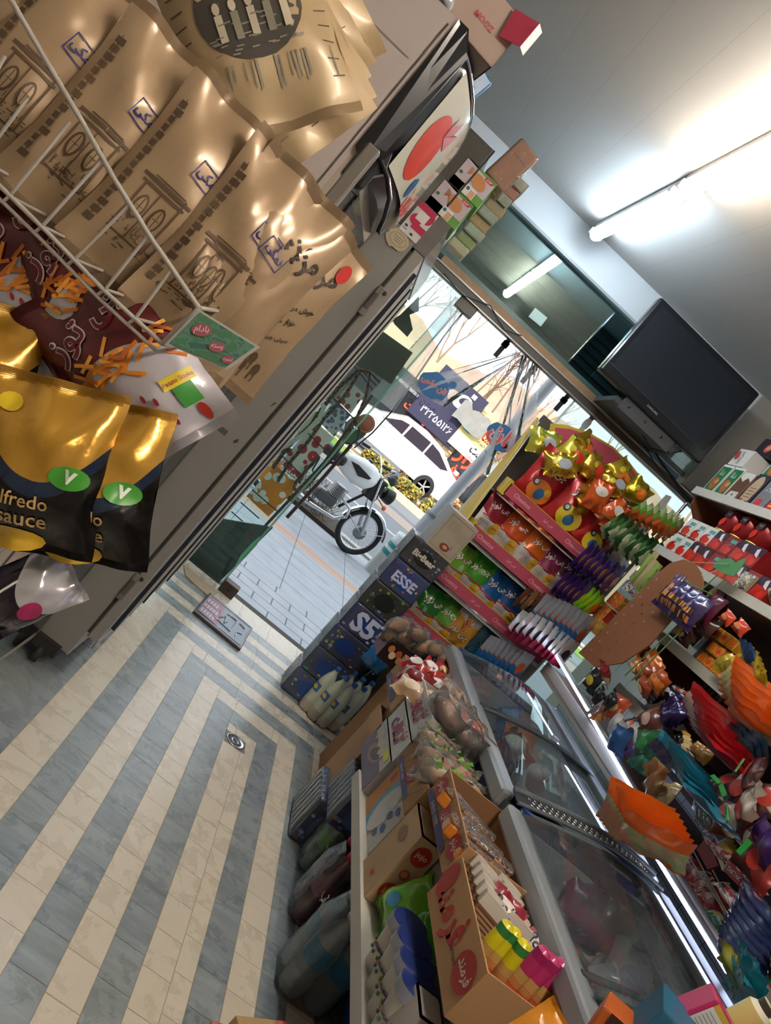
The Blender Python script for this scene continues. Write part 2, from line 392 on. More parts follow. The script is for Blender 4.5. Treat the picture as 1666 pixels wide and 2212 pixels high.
# shop front: header, wooden lath, transom pane
METAL = P('4d4a45', .45, .6, var=.15, sc=12, name='worn_brown_metal')
w = MB(); w.box((-.30, 4.37, 2.168), (XR, 4.45, 2.222), METAL); w.box((-.30, 4.365, 2.214), (XR, 4.372, 2.222), P('a9a7a0', .3, .8)); w.box((-.30, 4.365, 2.168), (XR, 4.372, 2.174), P('a9a7a0', .3, .8))
struct(w, 'trim_2')
w = MB(); w.box((-.05, 4.38, 2.224), (1.5, 4.43, 2.262), P('8c6a4a', .7, var=.25, sc=20, name='bare_wood_lath')); struct(w, 'trim_3')
GLASS = NT('window_glass'); t = GLASS; out = t.t.nodes['Material Output']
g1 = t.n('ShaderNodeBsdfGlossy', {'Color': (.9, 1, .98, 1), 'Roughness': .01})[0]; tp = t.n('ShaderNodeBsdfTransparent', {0: (.86, .95, .93, 1)})[0]
fz = t.n('ShaderNodeFresnel', {'IOR': 1.5})[0]; t.t.links.new(t.n('ShaderNodeMixShader', {0: fz, 1: tp, 2: g1})[0], out.inputs[0]); GLASS = t.m
t = NT('dusty_transom_glass'); out = t.t.nodes['Material Output']
g1 = t.n('ShaderNodeBsdfGlossy', {'Color': (.8, 1, .97, 1), 'Roughness': .015})[0]; tp = t.n('ShaderNodeBsdfTransparent', {0: (.6, .74, .76, 1)})[0]
t.t.links.new(t.n('ShaderNodeMixShader', {0: .3, 1: tp, 2: g1})[0], out.inputs[0]); TRG = t.m
w = MB(); w.box((-.9, 4.405, 2.262), (XR, 4.413, 2.69), TRG)
w.box((-.9, 4.400, 2.262), (XR, 4.418, 2.292), P('3f5650', .3, 0, name='green_glass_edge')); struct(w, 'window_1')
# roller shutter box and facade outside, above the front
FAC = P('46545c', .6, var=.1, sc=4, name='dark_facade_panel')
w = MB(); w.box((-3.5, 5.0, 2.32), (5.5, 5.2, 3.6), FAC)
for k in range(7): w.box((-3.5, 4.97, 2.34+k*.05), (5.5, 5.0, 2.375+k*.05), P('5b6a70', .4, .5))
w.box((-3.5, 4.5, 2.72), (5.5, 5.2, 2.80), P('7e8a88', .6)); struct(w, 'trim_4')
w = MB(); w.box((-8, 4.5, 2.9), (10, 4.8, 7.5), P('7d7468', .8)); w.box((-8, 4.5, -.3), (-1.0, 4.8, 3), P('7d7468', .8)); w.box((2.35, 4.5, -.3), (10, 4.8, 3), P('7d7468', .8)); struct(w, 'wall_front')  # upper wall is out of view, added to cast shade on the pavement
# glass panes of the front
w = MB(); w.box((-1.0, 4.405, .02), (.205, 4.415, 2.165), GLASS); w.box((.195, 4.40, .02), (.207, 4.42, 2.165), P('7fb8a5', .15, alpha=.6)); struct(w, 'window_2')
w = MB(); w.box((1.04, 4.405, .02), (XR, 4.415, 2.165), GLASS); w.box((1.036, 4.40, .02), (1.046, 4.42, 2.165), P('8ccab6', .15, alpha=.6)); struct(w, 'window_3')
SM = P('57554f', .4, .7, var=.1, sc=30)
w = MB(); w.bbox((.165, 4.385, 2.10), (.285, 4.45, 2.215), SM)
for dx in (.195, .25): w.lathe([(0, -.0065), (.009, -.004), (.009, .004), (0, .004)], P('8b8982', .3, .8), 10, tl(dx, 4.378, 2.19), 'y')
solo(w, 'glass_door_hinge', 'bolted grey metal patch hinge on the header above the doorway', 'hinge')
w = MB(); w.bbox((.205, 4.36, 0), (.305, 4.44, .075), P('4e4238', .5, .4, var=.2, sc=20)); w.lathe([(0, -.003), (.012, -.003), (.012, .003)], P('2a2622', .4), 10, tl(.255, 4.357, .045), 'y')
solo(w, 'hinge_block', 'rusty brown hinge block at the foot of the doorway', 'hinge')
BR = P('2d2c36', .6)
for i, (px, py, L, nm) in enumerate([(1100, 735, .12, 'nearest the metal hinge'), (1160, 790, .13, 'in the middle of the header'), (1225, 858, .10, 'left of the chips stand top'), (1278, 905, .16, 'behind the chips stand top')]):
    p = at(px, py, Y=4.5); b = MB(); b.box((-.014, 0, -L), (.014, .01, .03), BR); b.box((-.02, 0, -L*.4), (.02, .012, -L*.1), BR)
    solo(b, 'awning_bracket', 'short dark metal tab hanging under the door header, '+nm, 'bracket', p, group='metal tabs under the header')
# threshold, track and pavement
w = MB(); w.box((-1, 4.45, -.14), (2.0, 4.93, -.13), P('3b3833', .9)); w.box((-1, 4.44, -.15), (2.0, 4.47, -.004), P('4a443c', .9, var=.3)); struct(w, 'trim_5')
t = NT('grey_pavement'); g = t.n('ShaderNodeTexCoord')['Object']; x_, y_, _ = t.n('ShaderNodeSeparateXYZ', {0: g})
def ge(a, v): return t.math('GREATER_THAN', a, v)
jy = t.math('LESS_THAN', t.math('FRACT', t.math('DIVIDE', y_, .3)), .03)
jx = t.math('LESS_THAN', t.math('FRACT', t.math('DIVIDE', x_, .62)), .012)
near = t.math('LESS_THAN', y_, 5.75)
br = t.n('ShaderNodeTexBrick', {'Vector': g, 'Scale': 1.0, 'Mortar Size': .006, 'Brick Width': .3, 'Row Height': .16, 'Color1': (1, 1, 1, 1), 'Color2': (1, 1, 1, 1), 'Mortar': (0, 0, 0, 1)})[0]
j = t.mix(near, t.mix(t.math('MAXIMUM', jy, jx), (1, 1, 1, 1), (.28, .28, .3, 1)), t.mix(br, (.3, .3, .32, 1), (1, 1, 1, 1)))
nz = t.n('ShaderNodeTexNoise', {'Vector': g, 'Scale': 6.0, 'Detail': 5})['Fac']
cc = t.mix(nz, lin('8a929c'), lin('adb3b8'))
tac = t.math('MULTIPLY', ge(y_, 7.32), t.math('LESS_THAN', y_, 7.62)); cc = t.mix(tac, cc, lin('b3998a'))
t.set('Base Color', t.n('ShaderNodeMix', {0: 1.0, 6: cc, 7: j}, data_type='RGBA', blend_type='MULTIPLY')[2]); t.set('Roughness', .7)
w = MB(); w.box((-12, 4.92, -.35), (14, 9.3, -.15), t.m); w.box((-12, 9.3, -.35), (14, 9.5, -.12), P('a8a6a0', .8, var=.1)); struct(w, 'floor_pavement')
t2 = P('6f7378', .85, var=.12, sc=30, name='asphalt')
w = MB(); w.box((-60, 9.5, -.4), (70, 38, -.2), t2); struct(w, 'floor_road')
w = MB(); w.box((-60, 13.2, -.199), (70, 13.32, -.195), P('c9ccd0', .8)); w.box((-60, 15.2, -.199), (70, 16.6, -.196), P('a09083', .9)); struct(w, 'trim_6')
w = MB(); w.box((-40, 19.2, -.2), (60, 19.5, -.02), P('d9c4ac', .8, var=.1)); w.box((-40, 19.5, -.2), (60, 21.0, -.06), P('7a6a50', .9, var=.3, sc=3)); w.box((-40, 21, -.2), (60, 21.3, -.02), P('d9c4ac', .8))
for k in range(8): w.box((-12+k*4.2, 19.18, -.19), (-10+k*4.2, 19.2, -.03), P('7da24e', .8))
struct(w, 'trim_7')
w = MB(); w.box((-3, 8.6+.35, -.16), (1.1, 9.9, -.1), P('3d342a', 1, var=.4, sc=8)); struct(w, 'floor_planting_bed')
# hill behind the street
t = NT('dry_hillside'); g = t.n('ShaderNodeTexCoord')['Object']; nz = t.n('ShaderNodeTexNoise', {'Vector': g, 'Scale': .12, 'Detail': 8, 'Roughness': .7})['Fac']
t.set('Base Color', t.mix(nz, lin('86705c'), lin('d3b496'))); t.set('Roughness', 1)
w = MB(); V = []; Fs = []; nx = 60
sk = [(-60, 14)] + [(q_.x, q_.z) for q_ in (at(x_, y_, Y=144) for x_, y_ in ((880, 640), (950, 735), (1000, 772), (1045, 790), (1100, 815), (1160, 850), (1220, 905), (1290, 955), (1400, 1040), (1520, 1130)))] + [(200, 20)]
def ridge(x):
    for (a, b), (c_, d_) in zip(sk, sk[1:]):
        if a <= x <= c_: return b+(d_-b)*(x-a)/(c_-a)
    return 16
for k in range(nx+1):
    x = -60+180*k/nx; h = ridge(x)+noise.noise(Vector((x*.15, 0, 0)))*1.5
    for q in range(7): V.append((x, 90+q*9, -1+h*(q/6)**.8*1.0+noise.noise(Vector((x*.1, q*.7, 3)))*1.5*(q/6)))
for k in range(nx):
    for q in range(6): Fs.append([k*7+q, (k+1)*7+q, (k+1)*7+q+1, k*7+q+1])
w.add(V, Fs, t.m, smooth=True); struct(w, 'floor_hillside')
w = MB(); w.box((-60, 38, -.5), (120, 95, -.3), P('8c8070', 1)); struct(w, 'floor_ground_beyond')
# ============================================================ outside: shops over the road (plane Y = 34)
YS = 34.0
def pq(px, Y): return [tuple(at(x, y, Y=Y)) for x, y in px]
def rc(p1, p2, Y):
    a, b = at(*p1, Y=Y), at(*p2, Y=Y); return min(a.x, b.x), min(a.z, b.z), max(a.x, b.x), max(a.z, b.z)
sh = thing('shop_building', 'low beige brick shop row across the road with dark glass fronts', 'building', (0, YS+.1, 0))
def part(mb, name, par, off):
    o = mb.build(name, par); o.location = tuple(-v for v in off); return o
BRK = NT('beige_brick'); t = BRK; g = t.n('ShaderNodeTexCoord')['Object']; sx, _, sz = t.n('ShaderNodeSeparateXYZ', {0: g})
cv = t.n('ShaderNodeCombineXYZ', {0: sx, 1: sz})[0]
t.set('Base Color', t.n('ShaderNodeTexBrick', {'Vector': cv, 'Scale': 1.0, 'Mortar Size': .03, 'Brick Width': .34, 'Row Height': .16, 'Color1': lin('c9b48e'), 'Color2': lin('b79f78'), 'Mortar': lin('80715b')})[0]); BRK = t.m
xa = at(600, 900, Y=YS).x; b = MB(); b.box((-25, YS+.3, -.3), (40, YS+6, 4.2), P('c8b59a', .9, var=.1, sc=.5)); part(b, 'wall', sh, (0, YS+.1, 0))
b = MB(); x0 = at(930, 1000, Y=YS).x; x1 = at(975, 930, Y=YS).x+.1
b.box((x0-.55, YS, -.3), (x1+.6, YS+.5, 4.0), BRK); part(b, 'brick_pillar', sh, (0, YS+.1, 0))
b = MB(); b.box((x0-1.2, YS-.05, -.3), (x0-.55, YS+.5, 3.4), P('7e4a38', .7)); part(b, 'brown_jamb', sh, (0, YS+.1, 0))
DKG = P('2c3034', .12)
b = MB(); b.box((-14, YS+.15, -.3), (x0-1.2, YS+.2, 3.1), DKG); b.box((-14, YS+.1, 2.5), (x0-1.2, YS+.15, 2.65), P('8b8d90', .4)); part(b, 'window', sh, (0, YS+.1, 0))
b = MB(); b.box((x1+.6, YS+.15, -.3), (26, YS+.2, 3.3), DKG); b.box((x1+.6, YS+.05, 2.7), (26, YS+.15, 2.8), P('8b8d90', .4)); part(b, 'window', sh, (0, YS+.1, 0))
# the dark signboard with the telephone number
c_ = at(968, 878, Y=YS-.24); b = MB(); wd, ht = 2.5, 2.6
b.box((-wd/2, 0, -ht/2), (wd/2, .15, ht/2), P('2b2a4a', .5)); D = faceF(0, 0, 0)
b.text(D, '۳۲۲۵۵۱۲۶', 0, -.75, 1.7, P('e8e8ee', .5)); b.ell(D, .35, .55, .45, .33, P('e8e8ee', .5), rot=.4); b.ell(D, .42, .62, .26, .16, P('2b2a4a', .5), rot=.4)
b.ell(plane((0, -.002, 0), (1, 0, 0), (0, 0, 1)), -.15, .5, .3, .25, P('b9a99c', .6)); b.rect(D, .5, .95, .72, 1.15, P('e8e8ee', .5))
solo(b, 'signboard', 'dark blue signboard with white phone number hanging over the street', 'sign', c_)
b = MB(); c_ = at(915, 915, Y=YS+.085); NR = glow('ff3a22', 3.0, 'red_neon'); NO = glow('ffb45a', 3.0, 'orange_neon')
b.text(plane((0, 0, 0), (1, 0, 0), (0, 0, 1)), 'پلاست', -.55, .1, 1.3, NR, bold=.03); b.text(plane((0, 0, 0), (1, 0, 0), (0, 0, 1)), 'نوین', .75, -.25, 1.0, NO, bold=.03); b.tube([(-1.2, .03, .5), (1.3, .03, .2)], .015, P('333333', .5), 5)
solo(b, 'neon_sign', 'red and orange neon lettering in the shop window beside the brick pillar', 'sign', c_)
b = MB(); c_ = at(1000, 1012, Y=YS+.04); b.text(plane((0, 0, 0), (1, 0, 0), (0, 0, 1)), 'ابزار', 0, .4, 1.4, NR, bold=.03); b.text(plane((0, 0, 0), (1, 0, 0), (0, 0, 1)), 'ظروف', 0, -.35, 1.5, NR, bold=.03)
solo(b, 'neon_sign', 'two-line red neon lettering above the blue crates right of the lamp post', 'sign', c_)
c_ = at(1047, 968, Y=YS-.36); b = MB(); b.box((-2.3, 0, -1.1), (2.3, .2, 1.2), P('e3cf86', .5), mats={}); b.box((-2.3, -.01, -1.1), (2.3, 0, -.25), P('e6e6e4', .5))
D = faceF(0, -.012, 0); b.text(D, 'میدانشاه', .3, .45, 2.6, P('b3322e', .5), bold=.03); b.text(D, 'پلاست', .2, -.55, 1.9, P('23252b', .5), bold=.03); b.text(D, 'یکبار مصرف', .2, -.95, 1.6, P('b3322e', .5)); b.rect(D, -2.1, 0, -1.5, .6, P('3fa6a8', .4))
solo(b, 'shop_sign', 'yellow and white shop sign with red and black lettering behind the lamp post', 'sign', c_).scale = (.62, 1, .78)
c_ = at(1022, 905, Y=YS-.66); b = MB(); V = []
for i in range(7):
    for j_ in range(5): V.append((-.8+1.6*i/6, noise.noise(Vector((i, j_, 0)))*.25, -.5+.9*j_/4+noise.noise(Vector((i*.7, j_, 5)))*.25))
b.add(V, [[i*5+j_, (i+1)*5+j_, (i+1)*5+j_+1, i*5+j_+1] for i in range(6) for j_ in range(4)], P('8f908e', .7, var=.3, sc=3), smooth=True); solo(b, 'canvas_awning', 'crumpled white canvas awning between the dark sign and the yellow sign', 'awning', c_)
# goods in front of the far shop
gp = [(958, 1040, '3c6f94'), (965, 1050, '35658c'), (975, 1058, '35658c'), (985, 1066, '2d5a80'), (970, 1030, 'c46a4a'), (980, 1040, 'b59a5a'), (992, 1048, '7a5a8a'), (1000, 1056, 'c77fa6'), (985, 1022, 'd8c8e0'), (1002, 1032, 'd7a0c0'), (1012, 1042, 'b64c5c')]
b = MB(); ga, gb_ = at(950, 1075, Y=YS-.9), at(1018, 1080, Y=YS-.9); b.box((ga.x-.3, YS-1.1, -.3), (gb_.x+.3, YS-.72, min(at(x, y, Y=YS-.9).z for x, y, c in gp)-.096), P('6a5a50', .8)); solo(b, 'goods_bench', 'low brown bench under the goods piled outside the far shop', 'bench')
for i, (x, y, c) in enumerate(gp):
    p = at(x, y, Y=YS-.9); b = MB(); b.bbox((-.1, -.12, -.095), (.1, .12, .095), P(c, .6), .01); b.ell(faceF(0, -.122, 0), 0, 0, .05, .05, P('d9dfe2', .6)); solo(b, 'goods_crate', ('blue ' if i < 4 else 'coloured ')+'stacked goods crate outside the far shop, %s in the pile' % ORD[i], 'crate', p, group='goods piled outside the far shop')
# hedge, median shrubs
def leafy(name, label, cat, c, sx, sy, sz, cols_, n, seed, leaf=.1):
    r = random.Random(seed); b = MB()
    for _ in range(n):
        p = Vector((r.uniform(-1, 1)*sx, r.uniform(-1, 1)*sy, r.random()*sz)); a = Vector((r.uniform(-1, 1), r.uniform(-1, 1), r.uniform(-.3, 1))).normalized()*leaf*r.uniform(.6, 1.3); q = a.orthogonal().normalized()*leaf*.35
        b.add([(p-a*.5)[:], (p+q)[:], (p+a*.5)[:], (p-q)[:]], [[0, 1, 2, 3]], P(cols_[r.randrange(len(cols_))], .8))
    for _ in range(max(3, n//60)):
        x = r.uniform(-1, 1)*sx; y = r.uniform(-1, 1)*sy; b.tube([(x, y, 0), (x+r.uniform(-.1, .1), y, sz*.8)], .012*max(1, sz), P('6b543c', .9), 4)
    return solo(b, name, label, cat, c)
leafy('hedge', 'dry orange-brown clipped hedge on the far side of the road', 'hedge', at(975, 1088, Y=29)-Vector((-.3, 0, .9)), 2.6, .5, 1.2, ['b98a54', '8d6338', 'd0a26a', '6e4c2c'], 2600, 3, .16)
for i, (x, y) in enumerate([(905, 1052), (880, 1040), (930, 1092), (800, 985), (835, 1002), (972, 1122)]):
    p = at(x, y, Y=20.2); p.z = -.06
    leafy('roadside_shrub', ['yellow-green shrub under the car tail', 'yellow-green shrub under the rear wheel of the car', 'yellow shrub beside the lamp post base', 'yellow-green shrub behind the motorcycle handlebar', 'small shrub between handlebar and car sill', 'green shrub right of the lamp post'][i], 'shrub', p, .2, .2, .36, ['8e8a3e', 'c2b255', '5d6a34', 'a0824a'], 420, 10+i, .12)
# dry twigs in the bed behind the motorcycle
r = random.Random(5); b = MB()
for _ in range(420):
    x, y = r.uniform(-2.6, .85), r.uniform(9.0, 9.7); p = Vector((x, y, -.1)); pts = [p]
    for k in range(3): p = p+Vector((r.uniform(-.12, .12), r.uniform(-.08, .08), r.uniform(.03, .17))); pts.append(p)
    b.tube(pts, [.006, .005, .004, .002], P(['5d4a38', '7d6a52', '4a4632', '6a6a44'][r.randrange(4)], .95), 3, cap=False)
tag(solo(b, 'dry_twigs', 'tangle of dry twigs in the bed behind the motorcycle', 'twigs'), kind='stuff')
# bare trees
def tree(name, label, p, h, seed, col='7d6a58', wd=.09, depth=5, spread=.55):
    r = random.Random(seed); b = MB(); m_ = P(col, .95)
    def br_(p, d, L, rad, k):
        q = p+d*L*.5+Vector((r.uniform(-1, 1), r.uniform(-1, 1), 0))*L*.06; e = p+d*L
        b.tube([p, q, e], [rad, rad*.8, rad*.6], m_, 5 if k > 2 else 3, cap=False)
        if k <= 0: return
        for _ in range(3 if k > 1 else 4):
            nd = (d+Vector((r.uniform(-1, 1), r.uniform(-1, 1)*.6, r.uniform(-.2, .8)))*spread).normalized(); br_(e if r.random() < .6 else q, nd, L*r.uniform(.55, .85), rad*.55, k-1)
    p = Vector(p); b.tube([(0, 0, -.25-p.z), (0, 0, .02)], [wd*1.15, wd], m_, 6)
    br_(Vector((0, 0, 0)), Vector((.05, 0, 1)), h*.3, wd, depth); return solo(b, name, label, 'tree', p)
tree('bare_tree', 'bare branching tree above the shop roof by the lamp head', at(1045, 860, Y=42)-Vector((0, 0, 2.0)), 7, 4, '6d5748', .12)
p = at(960, 1100, Y=30); p.z = -.2; tree('street_tree', 'slim sunlit street tree trunk in front of the far shop', Vector((at(1000, 1060, Y=30).x, 30, -.2)), 8, 8, 'b08a6a', .11, 4, .35)
tree('hill_tree', 'bare tree on the hillside right of the lamp post', at(1180, 900, Y=45)-Vector((0, 0, 1)), 8, 11, '94806e', .09)
tree('hill_tree', 'bare tree on the hillside seen through the left glass', at(960, 760, Y=45)-Vector((0, 0, 2)), 9, 12, '94806e', .09)
tree('hill_tree', 'bare tree on the hillside behind the chips stand top', at(1310, 990, Y=45)-Vector((0, 0, 2)), 9, 14, '94806e', .09)
tree('hill_tree', 'bare tree at the far right behind the television', at(1500, 1090, Y=30)-Vector((0, 0, 3)), 9, 15, '94806e', .09)
tree('hill_tree', 'bare tree leaning in above the left end of the header', at(905, 640, Y=16)-Vector((.4, 0, 2.5)), 5.5, 16, '7a736a', .05, 5, .6)
b = MB(); p = at(1118, 790, Y=70)
for sx in (-1, 1):
    for k in range(2): b.tube([(sx*1.5, k*.5, -.3-p.z), (sx*1.1, k*.5, -4), (sx*.25, k*.5, 4)], .06, P('8a6a66', .7), 4)
for k in range(6): b.tube([(-1.0+k*.14, 0, -3+k*1.2), (.9-k*.14, 0, -2+k*1.2)], .04, P('8a6a66', .7), 4); b.tube([(1.0-k*.14, 0, -3+k*1.2), (-.9+k*.14, 0, -2+k*1.2)], .04, P('8a6a66', .7), 4)
for z in (1.2, 2.6): b.tube([(-1.8, 0, z), (1.8, 0, z)], .06, P('8a6a66', .7), 4)
solo(b, 'lattice_mast', 'distant lattice mast on the hill crest under the header', 'mast', p)
# lamp post on painted concrete base
b0 = at(812, 1262, Z=-.15); pb = Vector((1.75, 8.85, -.15)); ps = thing('lamp_post', 'grey steel street lamp post on a white and green painted concrete base', 'lamp post', pb)
PG = P('a9aeb4', .55, .2, var=.12, sc=12)
b = MB(); prof = [(.21, 0), (.2, .3), (.185, .48)]
b.lathe([(.21, 0), (.2, .28), (.195, .28), (.193, .34), (.19, .34), (.19, .38), (.187, .38), (.185, .44), (.18, .47), (.18, .56), (.17, .58), (0, .58)], P('b4bab4', .7, var=.1, sc=20), 24, mats={2: P('2f8a86', .6), 4: P('d5dad6', .6), 6: P('2f8a86', .6), 9: P('d5dde0', .6), 8: P('d5dde0', .6)}); b.build('concrete_base', ps)
b = MB(); b.tube([(0, 0, .55), (0, 0, 1.0)], .085, PG, 16); b.lathe([(.1, .96), (.1, 1.0), (.085, 1.01)], P('74787c', .5, .5), 16); b.tube([(0, 0, 1.0), (.0, 0, 4.6)], [.075, .062], PG, 16); b.build('pole', ps)
b = MB(); b.tube([(0, 0, 4.2), (-.1, -.1, 4.26), (-.3, -.1, 4.32)], .03, P('5a5552', .5), 8); b.bbox((-.62, -.2, 4.24), (-.2, .05, 4.36), P('6a6460', .5)); b.build('lamp_head', ps)
# ------------------------------------------------------------ motorcycle (x forward)
CH_ = P('c9cdd2', .12, 1); BK = P('141416', .5); RUB = P('1d1d20', .75); WHT = P('e4e9ea', .2, coat=.6); AL = P('9a9da0', .35, .9)
mo = thing('motorcycle', 'white and black motorcycle with spoked wheels parked on the pavement', 'motorcycle', (1.20, 8.68, -.15), (0, 0, math.radians(22)))
def wheel(cx, name):
    b = MB(); n = 40; b.tube([(cx+.258*math.cos(2*PI*i/n), 0, .29+.258*math.sin(2*PI*i/n)) for i in range(n)], .032, RUB, 10, closed=True); o = b.build(name, mo)
    b = MB(); b.tube([(cx+.222*math.cos(2*PI*i/n), 0, .29+.222*math.sin(2*PI*i/n)) for i in range(n)], .012, CH_, 8, closed=True); b.build('rim', o)
    b = MB()
    for k in range(32):
        a = 2*PI*k/32; c_ = a+(.35 if k % 2 else -.35); b.tube([(cx+.05*math.cos(c_), .03*(1 if k % 4 < 2 else -1), .29+.05*math.sin(c_)), (cx+.218*math.cos(a), 0, .29+.218*math.sin(a))], .0018, CH_, 4, cap=False)
    b.build('spokes', o); b = MB(); b.lathe([(0, -.05), (.075, -.045), (.08, 0), (.05, .03), (.02, .06), (0, .06)], P('8f9294', .45, .7), 20, tl(cx, 0, .29), 'y'); b.build('hub', o)
wheel(0, 'front_wheel'); wheel(-1.24, 'rear_wheel')
for s in (-1, 1):
    b = MB(); b.tube([(0, s*.075, .29), (-.12, s*.075, .58)], .021, P('a3a6a8', .35, .8), 12); b.tube([(-.12, s*.075, .56), (-.26, s*.075, .92)], .015, CH_, 12); b.build('fork_leg', mo)
b = MB()
n = 18; V = []
for i in range(n+1):
    a = math.radians(10+160*i/n)
    for q in range(7): u = (q-3)/3; rr = .305+.02*(1-u*u); V.append((rr*math.cos(a)*1.02, u*.055, .29+rr*math.sin(a)))
b.add(V, [[i*7+q, (i+1)*7+q, (i+1)*7+q+1, i*7+q+1] for i in range(n) for q in range(6)], CH_, smooth=True)
for s in (-1, 1): b.tube([(.25, s*.06, .43), (0, s*.08, .29), (-.28, s*.06, .4)], .005, CH_, 6)
b.build('front_fender', mo)
b = MB(); b.tube([(-.25, -.06, .95), (-.27, -.12, 1.02), (-.3, -.26, 1.1), (-.42, -.36, 1.09), (-.5, -.37, 1.08)], .011, CH_, 8); b.tube([(-.25, .06, .95), (-.27, .12, 1.02), (-.3, .26, 1.1), (-.42, .36, 1.09), (-.5, .37, 1.08)], .011, CH_, 8); b.tube([(-.25, -.06, .95), (-.25, .06, .95)], .012, CH_, 8); h_ = b.build('handlebar', mo)
b = MB(); 
for s in (-1, 1): b.tube([(-.42, s*.36, 1.09), (-.53, s*.375, 1.075)], .018, BK, 10); b.tube([(-.36, s*.33, 1.1), (-.3, s*.4, 1.1), (-.42, s*.46, 1.08)], .004, AL, 5)
b.build('grip', h_)
b = MB(); b.bbox((-.30, -.07, .66), (-.14, .07, .93), BK, .02); b.ball((-.17, -.075, .88), .012, CH_, 8); b.ball((-.16, -.075, .76), .012, CH_, 8); b.build('headstock_cover', mo)
b = MB(); b.lathe([(0, -.04), (.075, -.02), (.09, .06), (.09, .09), (.07, .1), (0, .105)], BK, 20, tl(-.07, 0, .82), 'x', mats={3: P('bfe8c8', .1, coat=.5), 4: P('d9efe2', .1)}); b.build('headlight', mo)
b = MB(); b.lathe([(0, -.03), (.06, -.03), (.065, .05), (0, .06)], P('3b3d3f', .4), 16, tl(-.12, 0, .98) @ ry(.5)); b.build('instrument', mo)
for s in (-1, 1): b = MB(); b.ball((-.06, s*.17, .70), (.03, .02, .03), P('e2673a', .25), 10); b.tube([(-.08, 0, .72), (-.06, s*.16, .7)], .006, BK, 5); b.build('turn_signal', mo)
b = MB(); sec = [(-.26, .06, .80, .93), (-.36, .11, .70, .99), (-.5, .12, .68, 1.0), (-.64, .11, .70, .97), (-.76, .07, .74, .93)]; V = []
for x, w_, z0, z1 in sec:
    for k in range(12): a = 2*PI*k/12; V.append((x, w_*(abs(math.cos(a))**.7)*(1 if math.cos(a) > 0 else -1), (z0+z1)/2+(z1-z0)/2*(abs(math.sin(a))**.7)*(1 if math.sin(a) > 0 else -1)))
b.add(V, [[i*12+k, i*12+(k+1) % 12, (i+1)*12+(k+1) % 12, (i+1)*12+k] for i in range(4) for k in range(12)], WHT, smooth=True); b.add(V, [list(range(12)), list(range(48, 60))[::-1]], WHT)
for s in (-1, 1): b.prism([(-.4, s*.121, .87), (-.62, s*.119, .90), (-.72, s*.1, .88), (-.55, s*.124, .80), (-.42, s*.122, .84)], (0, s, 0), .004, BK)
b.lathe([(0, 0), (.03, 0), (.03, .02), (0, .02)], BK, 12, tl(-.48, 0, .995)); b.build('fuel_tank', mo)
b = MB(); b.bbox((-1.45, -.12, .76), (-.74, .12, .88), BK, .04); b.build('seat', mo)
b = MB(); b.bbox((-.78, -.09, .32), (-.5, .09, .45), P('55585a', .4, .6), .03)
for k in range(7): b.bbox((-.62, -.08, .45+k*.022), (-.48, .08, .462+k*.022), P('8c8f90', .4, .8), .003)
b.tube([(-.24, 0, .74), (-.42, 0, .38)], .018, BK, 8); b.tube([(-.26, 0, .86), (-.8, 0, .74), (-1.24, 0, .5)], .018, BK, 8); b.build('engine', mo)
b = MB(); b.tube([(-.5, -.1, .5), (-.36, -.13, .46), (-.33, -.14, .36), (-.45, -.15, .27), (-.8, -.16, .25), (-1.3, -.18, .28)], [.018, .018, .018, .018, .03, .035], CH_, 10); b.build('exhaust', mo)
b = MB(); b.tube([(-.85, -.1, .3), (-.8, -.22, .3)], .012, BK, 6); b.bbox((-1.2, -.11, .5), (-.86, -.09, .7), WHT, .01); b.tube([(-1.24, -.09, .29), (-1.3, -.11, .76)], .015, CH_, 6); b.build('side_panel', mo)
# ------------------------------------------------------------ car over the road (x to the nose, nose to the left)
ca_ = thing('car', 'white hatchback parked across the road', 'car', (4.0, 25.6, -.2), (0, 0, PI)); ca_.scale = (1.1, 1, 1.22)
CW = P('f1efec', .25, coat=.8); prof = [(-.82, .42), (-.80, .75), (-.66, 1.02), (-.42, 1.1), (.25, 1.41), (.9, 1.5), (1.6, 1.46), (2.35, 1.08), (3.1, .94), (3.42, .78), (3.5, .5), (3.4, .3), (-.6, .3)]
b = MB()
def carsec(y, k): return [(x, y, z if z < 1.06 else 1.06+(z-1.06)*k) for x, z in prof]
ys = [(-.86, .0), (-.80, .55), (-.68, 1.0), (.68, 1.0), (.80, .55), (.86, .0)]; V = []; n = len(prof)
for y, k in [(-.84, .86), (-.74, 1.0), (0, 1.03), (.74, 1.0), (.84, .86)]: V += carsec(y*(1.0), k)
Fs = [[i*n+k, (i+1)*n+k, (i+1)*n+(k+1) % n, i*n+(k+1) % n] for i in range(4) for k in range(n)]
b.add(V, Fs, CW); b.add(V, [list(range(n)), list(range(4*n, 5*n))[::-1]], CW)
b.build('body', ca_)
for s in (-1, 1):
    b = MB(); WG = P('3a3440', .08)
    yy_ = s*.846; b.prism([(-.25, yy_, 1.07), (.3, yy_, 1.30), (.62, yy_, 1.345), (.62, yy_, 1.0), (-.05, yy_, .98)], (0, s, 0), .01, WG); b.prism([(.68, yy_, 1.345), (1.4, yy_, 1.34), (1.42, yy_, 1.0), (.68, yy_, 1.0)], (0, s, 0), .01, WG); b.prism([(1.48, yy_, 1.33), (1.75, yy_, 1.28), (2.2, yy_, 1.02), (1.48, yy_, 1.0)], (0, s, 0), .01, WG); b.build('side_windows', ca_)
